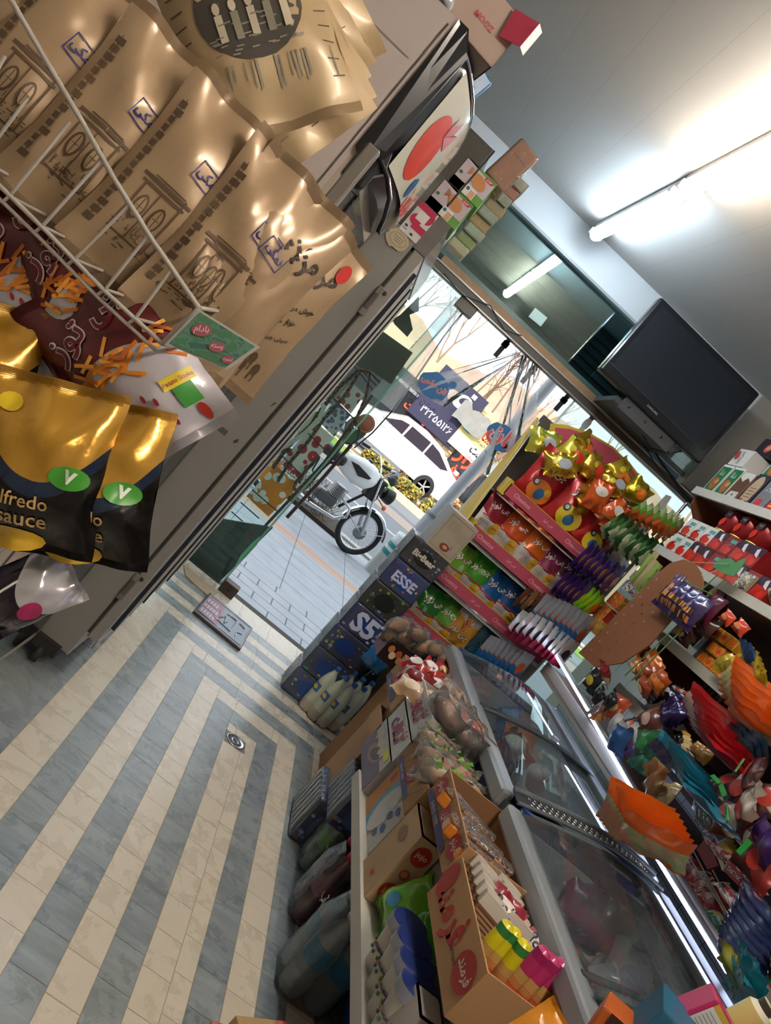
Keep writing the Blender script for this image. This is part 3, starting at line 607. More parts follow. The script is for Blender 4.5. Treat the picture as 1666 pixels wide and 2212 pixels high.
b = MB(); b.prism([(-.7, -.5, .80), (-.7, -.84, .84), (-.5, -.86, .95), (-.5, -.862, .84)], (-.3, -.3, 0), .06, P('c8443c', .2)); b.bbox((-.83, -.8, .8), (-.5, -.62, .94), P('c8443c', .2)); b.bbox((-.83, .62, .8), (-.5, .8, .94), P('c8443c', .2)); b.build('tail_light', ca_)
for x in (0, 2.6):
    for s in (-1, 1):
        b = MB(); b.lathe([(.18, -.02), (.3, -.02), (.325, .03), (.325, .17), (.3, .2), (.18, .2)], RUB, 28, tl(x, s*.79-.09, .325), 'y'); o = b.build('wheel', ca_)
        b = MB(); b.lathe([(0, -.03), (.2, -.01), (.21, .02)], P('57554f', .5), 24, tl(x, s*.79-.02+(.11 if s > 0 else -.09), .325), 'y')
        for k in range(5):
            a = 2*PI*k/5; yo = s*.79+(.13 if s > 0 else -.13); b.tube([(x, yo, .325), (x+.19*math.cos(a), yo, .325+.19*math.sin(a))], .028, P('bfc0c0', .3, .8), 6)
        b.build('rim', o)
# ============================================================ ceiling lamps
TW, TC = glow('fff0de', TUBE_WARM, 'warm_tube_light'), glow('dff1ff', TUBE_COOL, 'cool_tube_light')
def batten(label, p0, p1, m_, cap):
    p0, p1 = Vector(p0), Vector(p1); L = (p1-p0).length; a = math.atan2(p1.y-p0.y, p1.x-p0.x)
    o = thing('ceiling_lamp', label, 'lamp', p0, (0, 0, a), 'tube lamps on the ceiling')
    b = MB(); b.bbox((0, -.03, 0), (L, .03, .035), P('dfe0e0', .4), .004); b.bbox((0, -.04, -.03), (.03, .04, .0), P('cfd0d0', .4), .004); b.bbox((L-.03, -.04, -.03), (L, .04, 0), P('cfd0d0', .4), .004); b.build('housing', o)
    b = MB(); b.tube([(.03, 0, -.022), (L-.03, 0, -.022)], .032, m_, 16); b.build('tube', o)
pa, pb = at(1290, 502, Z=2.84), at(1478, 410, Z=2.84); u = (pa-pb).normalized()
batten('cool white tube lamp at the street end of the ceiling', pb+u*.02, (pa.x, min(pa.y, 4.33), 2.852), TC, 0)
batten('warm white tube lamp nearer the viewer on the ceiling', pb-u*1.2+Vector((0, 0, .012)), pb-u*.02+Vector((0, 0, .012)), TW, 0)
batten('warm tube lamp over the back of the shop, behind the others', (.75, .9, 2.852), (.85, -.35, 2.852), glow('fff0df', 130, 'warm_tube_light_behind'), 0)
# ============================================================ television
tvp = [at(1431, 645, Y=4.06), at(1289, 797, Y=4.02), at(1511, 996, Y=4.02), at(1652, 855, Y=4.06)]
c_ = sum(tvp, Vector())/4; w_ = ((tvp[3]-tvp[0]).length+(tvp[2]-tvp[1]).length)/2; h_ = ((tvp[1]-tvp[0]).length+(tvp[3]-tvp[2]).length)/2
tv = thing('television', 'black flat television hanging in front of the transom, bottom tilted to the wall', 'television', c_, (math.radians(-5), 0, math.radians(1)))
TVB = P('14171c', .25, coat=.5)
b = MB(); b.bbox((-w_/2, 0, -h_/2), (w_/2, .06, h_/2), TVB, .012); b.bbox((-w_*.3, .06, -h_*.35), (w_*.3, .10, h_*.35), P('1a1c20', .6), .01)
b.text(faceF(0, -.0012, 0), 'SAMSUNG', -.02, -h_/2+.035, .075, P('8d949c', .4)); b.rect(faceF(0, -.0008, 0), -w_/2+.02, -h_/2+.062, w_/2-.02, -h_/2+.0635, P('5c6268', .3)); b.build('casing', tv)
b = MB(); b.add([(-w_/2+.035, -.0012, -h_/2+.065), (w_/2-.035, -.0012, -h_/2+.065), (w_/2-.035, -.0012, h_/2-.035), (-w_/2+.035, -.0012, h_/2-.035)], [[0, 1, 2, 3]], P('1b2229', .32, name='dark_screen')); b.build('screen', tv)
b = MB(); b.box((-.16, .02, -h_/2-.07), (.20, .05, -h_/2+.02), P('55585c', .5, .6)); b.box((-.2, .05, -h_/2-.05), (.24, .34, -h_/2-.02), P('55585c', .5, .6)); b.bbox((-.02, .06, -.06), (.06, .40, .02), P('3c3e42', .5, .5)); br_ = b.build('bracket', tv)
b = MB(); 
for dx in (-.12, 0, .12): b.lathe([(0, 0), (.009, 0), (.009, .004)], P('2b2c2e', .5), 8, tl(dx, .018, -h_/2-.03), 'y')
b.build('bolts', br_)
c0 = at(1362, 885, Y=4.12); c1 = at(1395, 940, Y=4.3); c2 = at(1430, 1000, Y=4.34); c3 = at(1490, 1080, Y=4.34); c4 = at(1510, 1085, Y=4.36)
b = MB(); b.tube([c0, c1, c2, c3, c4], .006, BK, 6); b.tube([at(1365, 900, Y=4.1), at(1382, 945, Y=4.3), at(1420, 1010, Y=4.33), at(1485, 1085, Y=4.34)], .004, BK, 6)
solo(b, 'cable', 'black cables dropping from the television and running along the header', 'cable')
b = MB(); b.tube([at(1390, 942, Y=4.1), at(1405, 968, Y=4.12), at(1440, 978, Y=4.12), at(1478, 975, Y=4.08)], .004, BK, 6); solo(b, 'cable', 'looped black cable under the television bottom edge', 'cable')
# ============================================================ tall fridge nearest the viewer
GREY = P('a09a94', .38, .1, name='grey_painted_steel'); BEI = P('aca294', .4, name='beige_steel'); DARK = P('15181b', .3, coat=.4)
fz = thing('display_fridge', 'tall grey drinks fridge with a curved black canopy and pomegranate poster', 'fridge', (-.65, 2.1, 0))
def fb(b, name, par=None): o = b.build(name, par or fz); o.location = (.65, -2.1, 0) if par is None else (0, 0, 0); return o
b = MB(); S1 = P('bdb2ae', .36, name='pinkish_grey_steel')
b.prism([(-1.03, 1.70, .08), (-.30, 1.70, .08), (-.268, 2.5, .08), (-1.03, 2.5, .08)], (0, 0, 1), .0, S1) if 0 else None
b.add([(-1.03, 1.70, .08), (-.30, 1.70, .08), (-.30, 1.70, 2.12), (-1.03, 1.70, 2.12)], [[0, 1, 2, 3]], S1); b.add([(-1.03, 2.5, .08), (-.268, 2.5, .08), (-.268, 2.5, 2.12), (-1.03, 2.5, 2.12)], [[3, 2, 1, 0]], S1)
b.add([(-1.03, 1.70, 2.12), (-.30, 1.70, 2.12), (-.268, 2.5, 2.12), (-1.03, 2.5, 2.12)], [[0, 1, 2, 3]], S1); b.add([(-1.03, 1.70, .08), (-.30, 1.70, .08), (-.268, 2.5, .08), (-1.03, 2.5, .08)], [[3, 2, 1, 0]], S1); b.add([(-1.03, 1.70, .08), (-1.03, 2.5, .08), (-1.03, 2.5, 2.12), (-1.03, 1.70, 2.12)], [[0, 1, 2, 3]], S1)
b.add([(-.9, 1.73, .1), (-.9, 2.47, .1), (-.9, 2.47, 2.1), (-.9, 1.73, 2.1)], [[0, 1, 2, 3]], DARK)
b.box((-1.03, 1.72, .12), (-.32, 1.76, 1.8), DARK); b.box((-1.03, 2.44, .12), (-.30, 2.48, 1.8), DARK)
b.tube([(-.313, 1.6985, .1), (-.313, 1.6985, 2.1)], .002, P('5a544e', .6), 4); b.rect(plane((-.63, 1.6985, 2.0), (1, 0, 0), (0, 0, 1)), -.1, -.002, .3, .0, P('7e756e', .5)); fb(b, 'body')
b = MB(); q = [(-.30, 1.70), (-.27, 1.70), (-.2375, 2.5), (-.268, 2.5)]
def slab(b, a, t0, t1, z0, z1, m_):   # strip of the door between fractions t0..t1 of its width
    p = [(q[0][0]+(q[3][0]-q[0][0])*t, q[0][1]+(q[3][1]-q[0][1])*t) for t in (t0, t1)]; r_ = [(q[1][0]+(q[2][0]-q[1][0])*t, q[1][1]+(q[2][1]-q[1][1])*t) for t in (t0, t1)]
    b.prism([(*p[0], z0), (*r_[0], z0), (*r_[1], z0), (*p[1], z0)], (0, 0, 1), z1-z0, m_)
slab(b, 0, 0, .045, .1, 1.80, BEI); slab(b, 0, .965, 1, .1, 1.80, P('4b4a48', .4)); slab(b, 0, .045, .965, .1, .13, BEI); slab(b, 0, .045, .965, 1.77, 1.80, BEI); b.tube([(-.2695, 1.735, .1), (-.2695, 1.735, 1.8)], .0035, P('c9c1b6', .4), 6)
dr = fb(b, 'door'); b = MB(); FG = NT('fridge_door_glass'); t = FG; out = t.t.nodes['Material Output']
g1 = t.n('ShaderNodeBsdfGlossy', {'Color': (.9, .97, 1, 1), 'Roughness': .03})[0]; tp = t.n('ShaderNodeBsdfTransparent', {0: (.55, .6, .62, 1)})[0]; fr_ = t.n('ShaderNodeFresnel', {'IOR': 2.0})[0]
t.t.links.new(t.n('ShaderNodeMixShader', {0: fr_, 1: tp, 2: g1})[0], out.inputs[0]); FG = t.m
b.add([(-.268, 1.736, .13), (-.2395, 2.472, .13), (-.2395, 2.472, 1.77), (-.268, 1.736, 1.77)], [[0, 1, 2, 3]], FG); b.build('glass', dr)
bow = [(1.70, -.30), (1.75, -.262), (1.80, -.240), (1.86, -.222), (1.93, -.203), (2.0, -.190), (2.09, -.184), (2.18, -.183), (2.32, -.187), (2.44, -.196), (2.5, -.215)]
b = MB(); n = len(bow); V = []
zz_ = [(1.80, .04), (1.84, .012), (1.90, .0), (2.06, .0), (2.10, .004), (2.12, .012)]
for z, ins in zz_: V += [(x-ins, y, z) for y, x in bow]
b.add(V, [[j*n+i, j*n+i+1, (j+1)*n+i+1, (j+1)*n+i] for j in range(5) for i in range(n-1)], DARK, smooth=True)
b.add([(x-.012, y, 2.12) for y, x in bow]+[(-.6, 2.5, 2.12), (-.6, 1.70, 2.12)], [list(range(n+2))], DARK); b.add([(x-.04, y, 1.80) for y, x in bow]+[(-.5, 2.5, 1.8), (-.5, 1.70, 1.8)], [list(range(n+2))[::-1]], DARK)
b.prism([(-.302, 1.699, 1.80), (-.272, 1.699, 1.80), (-.25, 1.72, 1.84), (-.245, 1.73, 2.09), (-.275, 1.70, 2.12), (-.302, 1.699, 2.12)], (0, -1, 0), .004, DARK)
cn = fb(b, 'canopy'); b = MB(); V = []; zs = (1.84, 1.93, 2.05, 2.095)
for z in zs: V += [(x+.0015, y, z) for y, x in bow[2:9]]
b.add(V, [[j*7+i, j*7+i+1, (j+1)*7+i+1, (j+1)*7+i] for j in range(3) for i in range(6)], P('d3d2c4', .15, coat=.6), smooth=True)
def bx_(y):
    for (a, xa_), (c_, xc_) in zip(bow, bow[1:]):
        if a <= y <= c_: return xa_+(xc_-xa_)*(y-a)/(c_-a)
    return -.2
def onbow(pts, m_, e=.003):
    for k in range(1, len(pts)-1): b.add([(bx_(y)+e, y, z) for y, z in (pts[0], pts[k], pts[k+1])], [[0, 1, 2]], m_)
RF = P('c23a22', .35, var=.3, sc=30)
onbow([(1.90, 1.95)]+[(1.90+.07*math.cos(a), 1.95+.085*math.sin(a)) for a in [i*PI/9 for i in range(19)]], RF)
onbow([(1.93, 2.0), (1.99, 1.99), (2.02, 2.05), (1.98, 2.035), (1.985, 2.075), (1.95, 2.04), (1.93, 2.06), (1.925, 2.02)], P('9e2c1e', .4), .0036)
vs, fs, h0 = glyphs('ناردون', .03); b.add([(bx_(2.13+x*.2)+.003, 2.13+x*.2, 1.875+y*.2) for x, y in vs], fs, P('c4232e', .4)); b.add([(bx_(1.99+.02*math.cos(a))+.004, 1.99+.02*math.cos(a), 1.88+.028*math.sin(a)) for a in [i*PI/8 for i in range(16)]], [list(range(16))], P('1f4f86', .4))
b.build('poster', cn)
CRM = P('d5dde6', .08, 1)
b = MB(); b.tube([(x-.004, y, 2.108) for y, x in bow], .006, CRM, 8); b.tube([(bow[-1][1]-.005, 2.5, z) for z in (1.82, 1.95, 2.1)], .006, CRM, 8); b.build('chrome_trim', cn)
b = MB(); hp = [at(800, 330, Y=1.69), at(822, 345, Y=1.69), at(838, 385, Y=1.69), at(842, 430, Y=1.70), at(832, 470, Y=1.72), at(818, 500, Y=1.75)]
b.tube([p for p in hp], .006, P('30343a', .15, .6), 8); b.tube([p+Vector((.004, -.003, 0)) for p in hp], .0025, CRM, 6); fb(b, 'handle', None)
b = MB(); b.bbox((-.29, 1.692, 1.74), (-.235, 1.72, 1.83), DARK, .008); b.prism([(-.3, 1.69, 1.80), (-.235, 1.69, 1.84), (-.222, 1.70, 1.80), (-.25, 1.69, 1.76)], (0, 1, 0), .02, DARK); fb(b, 'corner_block')
b = MB()
for z in (.45, .8, 1.15, 1.5): b.box((-.88, 1.76, z), (-.34, 2.44, z+.008), P('8a8f92', .4, .7))
fb(b, 'shelf_rack')
fy = at(700, 440, Y=1.7)
for i, (y, z, c) in enumerate([(1.9, 1.51, 'b58a2e'), (2.05, 1.51, 'c9a038'), (2.2, 1.51, '7a8a3a'), (1.85, 1.16, 'a03028'), (2.1, 1.16, '2f6a48'), (2.0, .81, '33508a'), (2.25, .81, 'a08a7a')]):
    b = MB(); bag(b, .12, .17, .05, foil(c), i, M=rz(-PI/2)); solo(b, 'snack_bag', ['golden', 'yellow-gold', 'olive', 'red', 'green', 'blue', 'beige'][i]+' packet standing inside the fridge behind the glass', 'snack bag', (-.42, y, z+.0), group='packets in the fridge')
b = MB(); b.lathe([(0, -.012), (.038, -.012), (.042, 0), (.038, .012), (0, .012)], P('3a342c', .6), 20, tl(-.2, 2.56, .042), 'x'); b.box((-.24, 2.53, .06), (-.15, 2.60, .105), P('2b2826', .6)); b.box((-.215, 2.55, .03), (-.21, 2.57, .1), P('2b2826', .6))
castb = b
# ============================================================ second fridge, its side turned to the viewer
f2 = thing('display_fridge', 'long grey sliding-door fridge seen side-on beyond the canopied one', 'fridge', (-.45, 3.1, 0))
def gb(b, name, par=None): o = b.build(name, par or f2); o.location = (.45, -3.1, 0) if par is None else (0, 0, 0); return o
G2 = P('96948f', .42, .05, name='grey_enamel'); G3 = P('989590', .42, .05)
b = MB(); b.prism([(-1.0, 2.55, .095), (-.122, 2.55, .095), (-.07, 3.78, .095), (-1.0, 3.78, .095)], (0, 0, 1), 1.80, G2)
b.rect(faceF(0, 2.549, 0), -.22, 1.02, -.19, 1.04, P('5e5b57', .6)); b.poly(faceF(0, 2.5485, 0), [(-.14, 1.19), (-.134, 1.2), (-.13, 1.215), (-.138, 1.21)], P('4c4a47', .6)); b.poly(faceF(0, 2.5485, 0), [(-.155, 1.02), (-.145, 1.03), (-.148, 1.045), (-.158, 1.03)], P('4c4a47', .6)); gb(b, 'body')
b = MB(); b.prism([(-.121, 2.556, .20), (-.112, 2.556, .20), (-.066, 3.77, .20), (-.075, 3.77, .20)], (0, 0, 1), 1.66, P('3a3835', .6)); gb(b, 'gasket')
b = MB(); b.prism([(-.112, 2.55, .19), (-.073, 2.55, .19), (-.036, 3.75, .19), (-.066, 3.75, .19)], (0, 0, 1), 1.68, G3); b.box((-.112, 2.549, .19), (-.108, 2.552, 1.87), P('5e5c58', .5)); dd = gb(b, 'door_frame')
b = MB()
for k in range(6):
    y = 2.66+k*.18; x = -.0725+.0308*(y-2.55); b.prism([(x, y, .21), (x+.014, y, .21), (x+.0145, y+.02, .21), (x, y+.02, .21)], (0, 0, 1), 1.62, P('1c2030', .25) if k % 2 == 0 else P('b5b5ad', .35))
b.prism([(-.0765, 2.56, .16), (-.070, 2.56, .16), (-.034, 3.74, .16), (-.040, 3.74, .16)], (0, 0, 1), .035, P('9b9a94', .4, .4)); b.build('sliding_door_edge', dd).location = (0, 0, 0)
for nm, z in (('lower', .42), ('upper', 1.66)):
    b = MB(); b.bbox((-.122, 2.535, z-.055), (-.1, 2.552, z+.055), P('7e7a74', .4), .003); b.bbox((-.120, 2.531, z-.03), (-.104, 2.537, z+.03), P('5b5854', .5), .003); b.lathe([(0, 0), (.008, 0), (.008, .003), (.004, .004)], P('3a3835', .5), 10, tl(-.095, 2.546, z+.045), 'y'); b.build('hinge', dd)
b = MB(); b.prism([(-.125, 2.552, .09), (-.121, 2.552, .09), (-.07, 3.77, .09), (-.078, 3.77, .09)], (0, 0, 1), .012, P('b9b9b2', .3, .5)); gb(b, 'kick_strip')
o = castb.build('caster', f2); o.location = (.45, -3.1, 0)
b = MB(); b.box((-.9, 2.6, .0), (-.75, 2.7, .095), P('2b2826', .6)); b.box((-.9, 3.6, .0), (-.75, 3.7, .095), P('2b2826', .6)); b.box((-.2, 3.6, .0), (-.12, 3.7, .095), P('2b2826', .6)); gb(b, 'foot')
CN = P('5b5955', .3, .3, name='smoky_canopy')
b = MB(); b.prism([(-.9, 2.55, 1.895), (-.126, 2.55, 1.895), (-.073, 3.78, 1.895), (-.9, 3.78, 1.895)], (0, 0, 1), .36, CN); b.box((-.124, 2.548, 1.98), (-.118, 2.56, 2.255), P('2a292c', .4)); gb(b, 'canopy')
b = MB(); b.prism([(-.124, 2.548, 1.872), (-.07, 2.548, 1.872), (-.03, 3.7, 1.872), (-.08, 3.7, 1.872)], (0, 0, 1), .125, P('8b8886', .25, .7, var=.2, sc=20)); gb(b, 'light_rail')
# card without its code and torn cream sticker
b = MB(); D = faceF(0, 0, 0); b.box((-.036, 0, -.055), (.036, .001, .055), P('e6e2e0', .4)); PK = P('c22a55', .4)
b.rect(D, -.036, .035, .030, .055, PK); b.ell(D, .018, .028, .018, .022, PK); b.ell(D, -.012, .0, .020, .018, PK); b.rect(D, -.012, -.028, .036, -.006, PK); b.rect(D, -.018, .002, .018, .034, P('f0eeec', .4))
b.ell(D, -.024, -.032, .006, .004, P('3a3d55', .4)); b.ell(D, .006, -.044, .006, .004, P('3a3d55', .4)); b.rect(D, -.03, -.044, -.014, -.040, P('9a9aa4', .4))
c_ = at(905, 480, Y=2.545); solo(b, 'price_card', 'white and crimson card stuck on the side of the long fridge', 'card', c_)
b = MB(); r = random.Random(3); pts = [((.040+.006*r.uniform(-1, 1))*math.cos(a), (.030+.005*r.uniform(-1, 1))*math.sin(a)) for a in [i*PI/12 for i in range(24)]]
b.poly(D, pts, P('c9bb9c', .6)); b.tube([(.03*math.cos(a), -.001, .018*math.sin(a)) for a in [i*PI/10 for i in range(21)]], .0006, P('7c7262', .6), 4)
for k in range(3): b.rect(D, -.02+.004*k, .006-.007*k, .018, .008-.007*k, P('8a7f6c', .6))
solo(b, 'torn_sticker', 'torn cream oval sticker under the crimson card on the fridge side', 'sticker', at(860, 518, Y=2.545))
# ------------------------------------------------------------ boxes on the fridges
GRB = P('5f9a45', .45); LIL = P('c8bcc6', .4)
def cookiebox():
    b = MB(); w2, h2, d2 = .062, .047, .20
    b.box((-w2, 0, 0), (w2, d2, 2*h2), GRB); D = faceF(0, -.0006, h2)
    b.add([(-w2+.002, -.0006, .028), (w2-.002, -.0006, .028), (w2-.002, -.0006, 2*h2-.012), (-w2+.002, -.0006, 2*h2-.002)], [[0, 1, 2, 3]], LIL)
    D = faceF(0, -.0012, h2); b.ell(D, .012, .012, .03, .019, P('c98a52', .5, bump=.4, sc=150), rot=-.35)
    for k in range(5): b.poly(D, [(-.014, .02+.002*k), (-.034, .018+.006*k-.012), (-.03, .026+.005*k-.012)], P('b3713a', .5))
    b.rect(D, .022, .030, .052, .041, P('c8283a', .4)); b.text(D, 'حوری', .037, .0355, .024, P('f4e8e8', .4)); b.rect(D, -.01, -.045, .03, -.012, P('e8e6e2', .4)); b.ell(D, -.001, -.022, .006, .006, P('3c6a7a', .4))
    for k in range(4): b.rect(D, .010, -.043+.006*k, .028, -.039+.006*k, P('d98a5a', .5))
    b.ell(D, -.05, .0, .006, .005, P('2f6a34', .4)); return b
cb = solo(cookiebox(), 'biscuit_box', 'green pineapple biscuit box, the lower of the two by the fridge canopy', 'box', (at(990, 441, Y=2.55).x-.02, 2.55, 2.0), group=None); cb.location.z = 1.998
dup(cb, (cb.location.x+.012, 2.55, 2.094), label='green pineapple biscuit box, the upper of the two by the fridge canopy')
b = MB(); b.bbox((-.04, 0, 0), (.04, .14, .15), P('b98260', .5), .006); D = faceF(0, -.001, .075); b.text(D, 'بيسکويت', 0, .03, .05, P('8a5238', .5)); w2 = solo(b, 'wrapped_carton', 'orange-brown carton in glossy film on top of the green biscuit boxes', 'carton', (at(1108, 345, Y=2.56).x, 2.56, 2.19), (0, math.radians(7), 0))
b = MB(); b.bbox((-.0425, -.003, -.002), (.0425, .143, .153), clear('f6eee6', .10, .06, .9, 40), .008); o = b.build('film', w2)
# wrapped flat packets stacked beyond the green boxes
for k in range(9):
    b = MB(); b.bbox((-.03, 0, 0), (.045, .1, .034), P(['d8d2b2', '9ab86a', 'c9d8d0', 'cfa24a', 'b8c4bc', 'c4b07a', 'a9c0b2', 'c86a4a', 'c8ccbe'][k], .3, coat=.4), .006); b.box((-.032, -.002, .002), (.046, .1, .033), clear('e9efe6', .12, .1, .7, 50))
    solo(b, 'wrapped_packet', 'film-wrapped flat packet, %s up in the stack behind the green boxes' % ORD[k], 'packet', (-.02+.004*(k % 3), 2.78+.01*(k % 2), 1.999+k*.0365), group='wrapped packets beside the canopy')
# clutter on top of the first fridge
def openbox(name, label, p, w, d, h, c, ci, rot=(0, 0, 0), flap=None, cat='box', extra=None):
    o = thing(name, label, cat, p, rot); b = MB(); t_ = .003; K = P(c, .7) ; I = P(ci, .75)
    b.box((-w/2, -d/2, 0), (w/2, d/2, t_), I); b.box((-w/2, -d/2, 0), (w/2, -d/2+t_, h), K); b.box((-w/2, d/2-t_, 0), (w/2, d/2, h), K); b.box((-w/2, -d/2, 0), (-w/2+t_, d/2, h), K); b.box((w/2-t_, -d/2, 0), (w/2, d/2, h), K)
    if extra: extra(b)
    b.build('tray', o)
    if flap:
        for m_ in flap: b = MB(); b.box((0, -.0015, 0), m_[0], m_[2]); f_ = b.build('flap', o); f_.matrix_local = m_[1]
    return o
def ex(b): b.text(faceF(0, -.0615, .05), 'MOOZ', .03, 0, .05, P('c2424a', .5))
tb = openbox('biscuit_carton', 'torn open brown and red carton on top of the canopied fridge', (-.31, 1.80, 2.122), .20, .12, .11, 'b09a8e', '9a877c', (0, 0, .2), None, 'carton', ex)
b = MB(); b.prism([(.06, -.07, .11), (.115, -.09, .12), (.115, -.09, .06), (.07, -.07, .05)], (0, 1, 0), .002, P('a8324a', .5)); b.prism([(.115, -.09, .12), (.135, -.05, .13), (.135, -.05, .07), (.115, -.09, .06)], (0, 1, 0), .002, P('d8cfc8', .5)); b.build('flap', tb)
b = MB(); b.bbox((-.03, 0, 0), (.03, .08, .09), P('c39a80', .5), .004); solo(b, 'small_carton', 'small tan carton standing on the curved canopy', 'carton', (-.26, 1.80, 2.125), (0, math.radians(6), .3))
b = MB(); b.bbox((-.02, 0, 0), (.02, .05, .06), P('3c78ae', .3), .006); solo(b, 'blue_packet', 'small blue packet on the far part of the fridge canopy', 'packet', (-.225, 1.96, 2.124), (0, math.radians(10), .3))
b = MB(); bag(b, .16, .1, .05, foil('cdb52a'), 4, M=rx(-PI/2)); solo(b, 'yellow_packet', 'yellow packet lying on the fridge top at the upper edge', 'packet', (-.42, 1.72, 2.15), (0, 0, .1))
b = MB(); b.lathe([(0, 0), (.012, 0), (.014, .14), (0, .145)], P('dfe6ee', .12, .3), 12, rx(-PI/2)); solo(b, 'foil_roll', 'shiny silver roll lying beside the yellow packet', 'roll', (-.345, 1.705, 2.138))
# ============================================================ wire snack rack on the left
WH = P('b9b4ac', .4, .1, name='white_enamelled_wire')
rk = thing('snack_rack', 'white wire basket rack of snack bags beside the tall fridge', 'rack', (-.45, 1.15, 0))
def rb(b, name, par=None): o = b.build(name, par or rk); o.location = (.45, -1.15, 0) if par is None else (0, 0, 0); return o
YB1 = .985
top = [at(-60, -140, Y=YB1), at(30, 10, Y=YB1), at(100, 132, Y=YB1), at(170, 250, Y=YB1), at(250, 392, Y=YB1), at(330, 520, Y=YB1), at(430, 665, Y=YB1)]
bot = [at(-80, 325, Y=YB1), at(0, 402, Y=YB1), at(100, 500, Y=YB1), at(225, 628, Y=YB1), at(350, 742, Y=YB1)]
b = MB(); b.tube(top, .0032, WH, 8); b.tube(bot, .0028, WH, 8); b.tube([top[-1], bot[-1]], .003, WH, 8); b.tube([p+Vector((0, .004, -.012)) for p in bot], .0024, WH, 8)
b.tube([top[-1], top[-1]+Vector((.0, .33, .02))], .003, WH, 8); b.tube([bot[-1], bot[-1]+Vector((0, .33, 0))], .003, WH, 8)
for z, y in ((.0, .33), (.16, .33)): b.tube([bot[0]+Vector((0, y, z)), bot[-1]+Vector((0, y, z))], .003, WH, 8)
bk = rb(b, 'upper_basket')
for p, q in (((20, 424), (151, 262)), ((91, 489), (217, 348)), ((161, 560), (282, 439)), ((227, 625), (323, 504)), ((292, 688), (368, 585)), ((-40, 345), (60, 210)), ((-80, 290), (10, 120))):
    a, c = at(*p, Y=YB1), at(*q, Y=YB1); c.y += .001; b = MB(); b.tube([a+Vector((-.004, .004, -.012)), a, c], .0022, WH, 8); b.tube([a, a+Vector((0, .33, 0))], .0022, WH, 6); b.build('basket_wire', bk)
b = MB()
for x, y in ((-.80, .98), (-.80, 1.36), (-.215, 1.36)): b.bbox((x-.012, y-.012, .0), (x+.012, y+.012, 1.75), P('86807a', .4, .4), .003)
b.box((-.8, 1.345, .5), (-.215, 1.375, .52), WH); b.box((-.8, 1.345, 1.30), (-.215, 1.375, 1.315), WH); rb(b, 'upright')
b = MB()
for z in (.95, .52): 
    b.tube([(-.80, .93, z), (-.16, .93, z), (-.16, 1.34, z), (-.80, 1.34, z)], .003, WH, 8, closed=True)
    for k in range(7): b.tube([(-.75+.09*k, .93, z), (-.75+.09*k, 1.34, z)], .002, WH, 6)
    rb(b, 'lower_shelf'); b = MB()
# green price card clipped to the basket end
cp = [at(430, 668, Y=.975), at(562, 750, Y=.972), at(490, 800, Y=.968), at(357, 742, Y=.970)]
b = MB(); b.prism(cp, (0, 1, 0), .0015, P('b9b6ae', .35)); c_ = sum(cp, Vector())/4; inn = [c_+(p-c_)*.90+Vector((0, -.0012, 0)) for p in cp]
b.add(inn, [[0, 1, 2, 3]], photo('4d7b5c', '5c8a78', '3f6a62', 4, 'green_print')); dx = (cp[1]-cp[0]).normalized(); dz = (cp[0]-cp[3]).normalized()
for k, (u, v, w_, s_) in enumerate([(-.02, .006, .022, 'بادام'), (.008, -.002, .018, 'پسته'), (.028, -.008, .014, 'تخمه')]):
    D = plane(c_+dx*u+dz*v+Vector((0, -.0018, 0)), (dx+dz*.5), (dz-dx*.5)); b.ell(D, 0, 0, w_*.55, w_*.35, P('a55a68', .5)); b.text(D, s_, 0, 0, w_*.8, P('e5cdd0', .5), out=.0008)
solo(b, 'price_card', 'green price card in a clear sleeve on the basket end', 'card', (0, 0, 0))
PAP = P('a68d6e', .36, .2, bump=.25, sc=22, coat=.25, name='tan_kraft_foil'); INK = P('5a4530', .6); BLU = P('34347a', .6); RED = P('b3261e', .4); INK2 = P('3a2b22', .6)
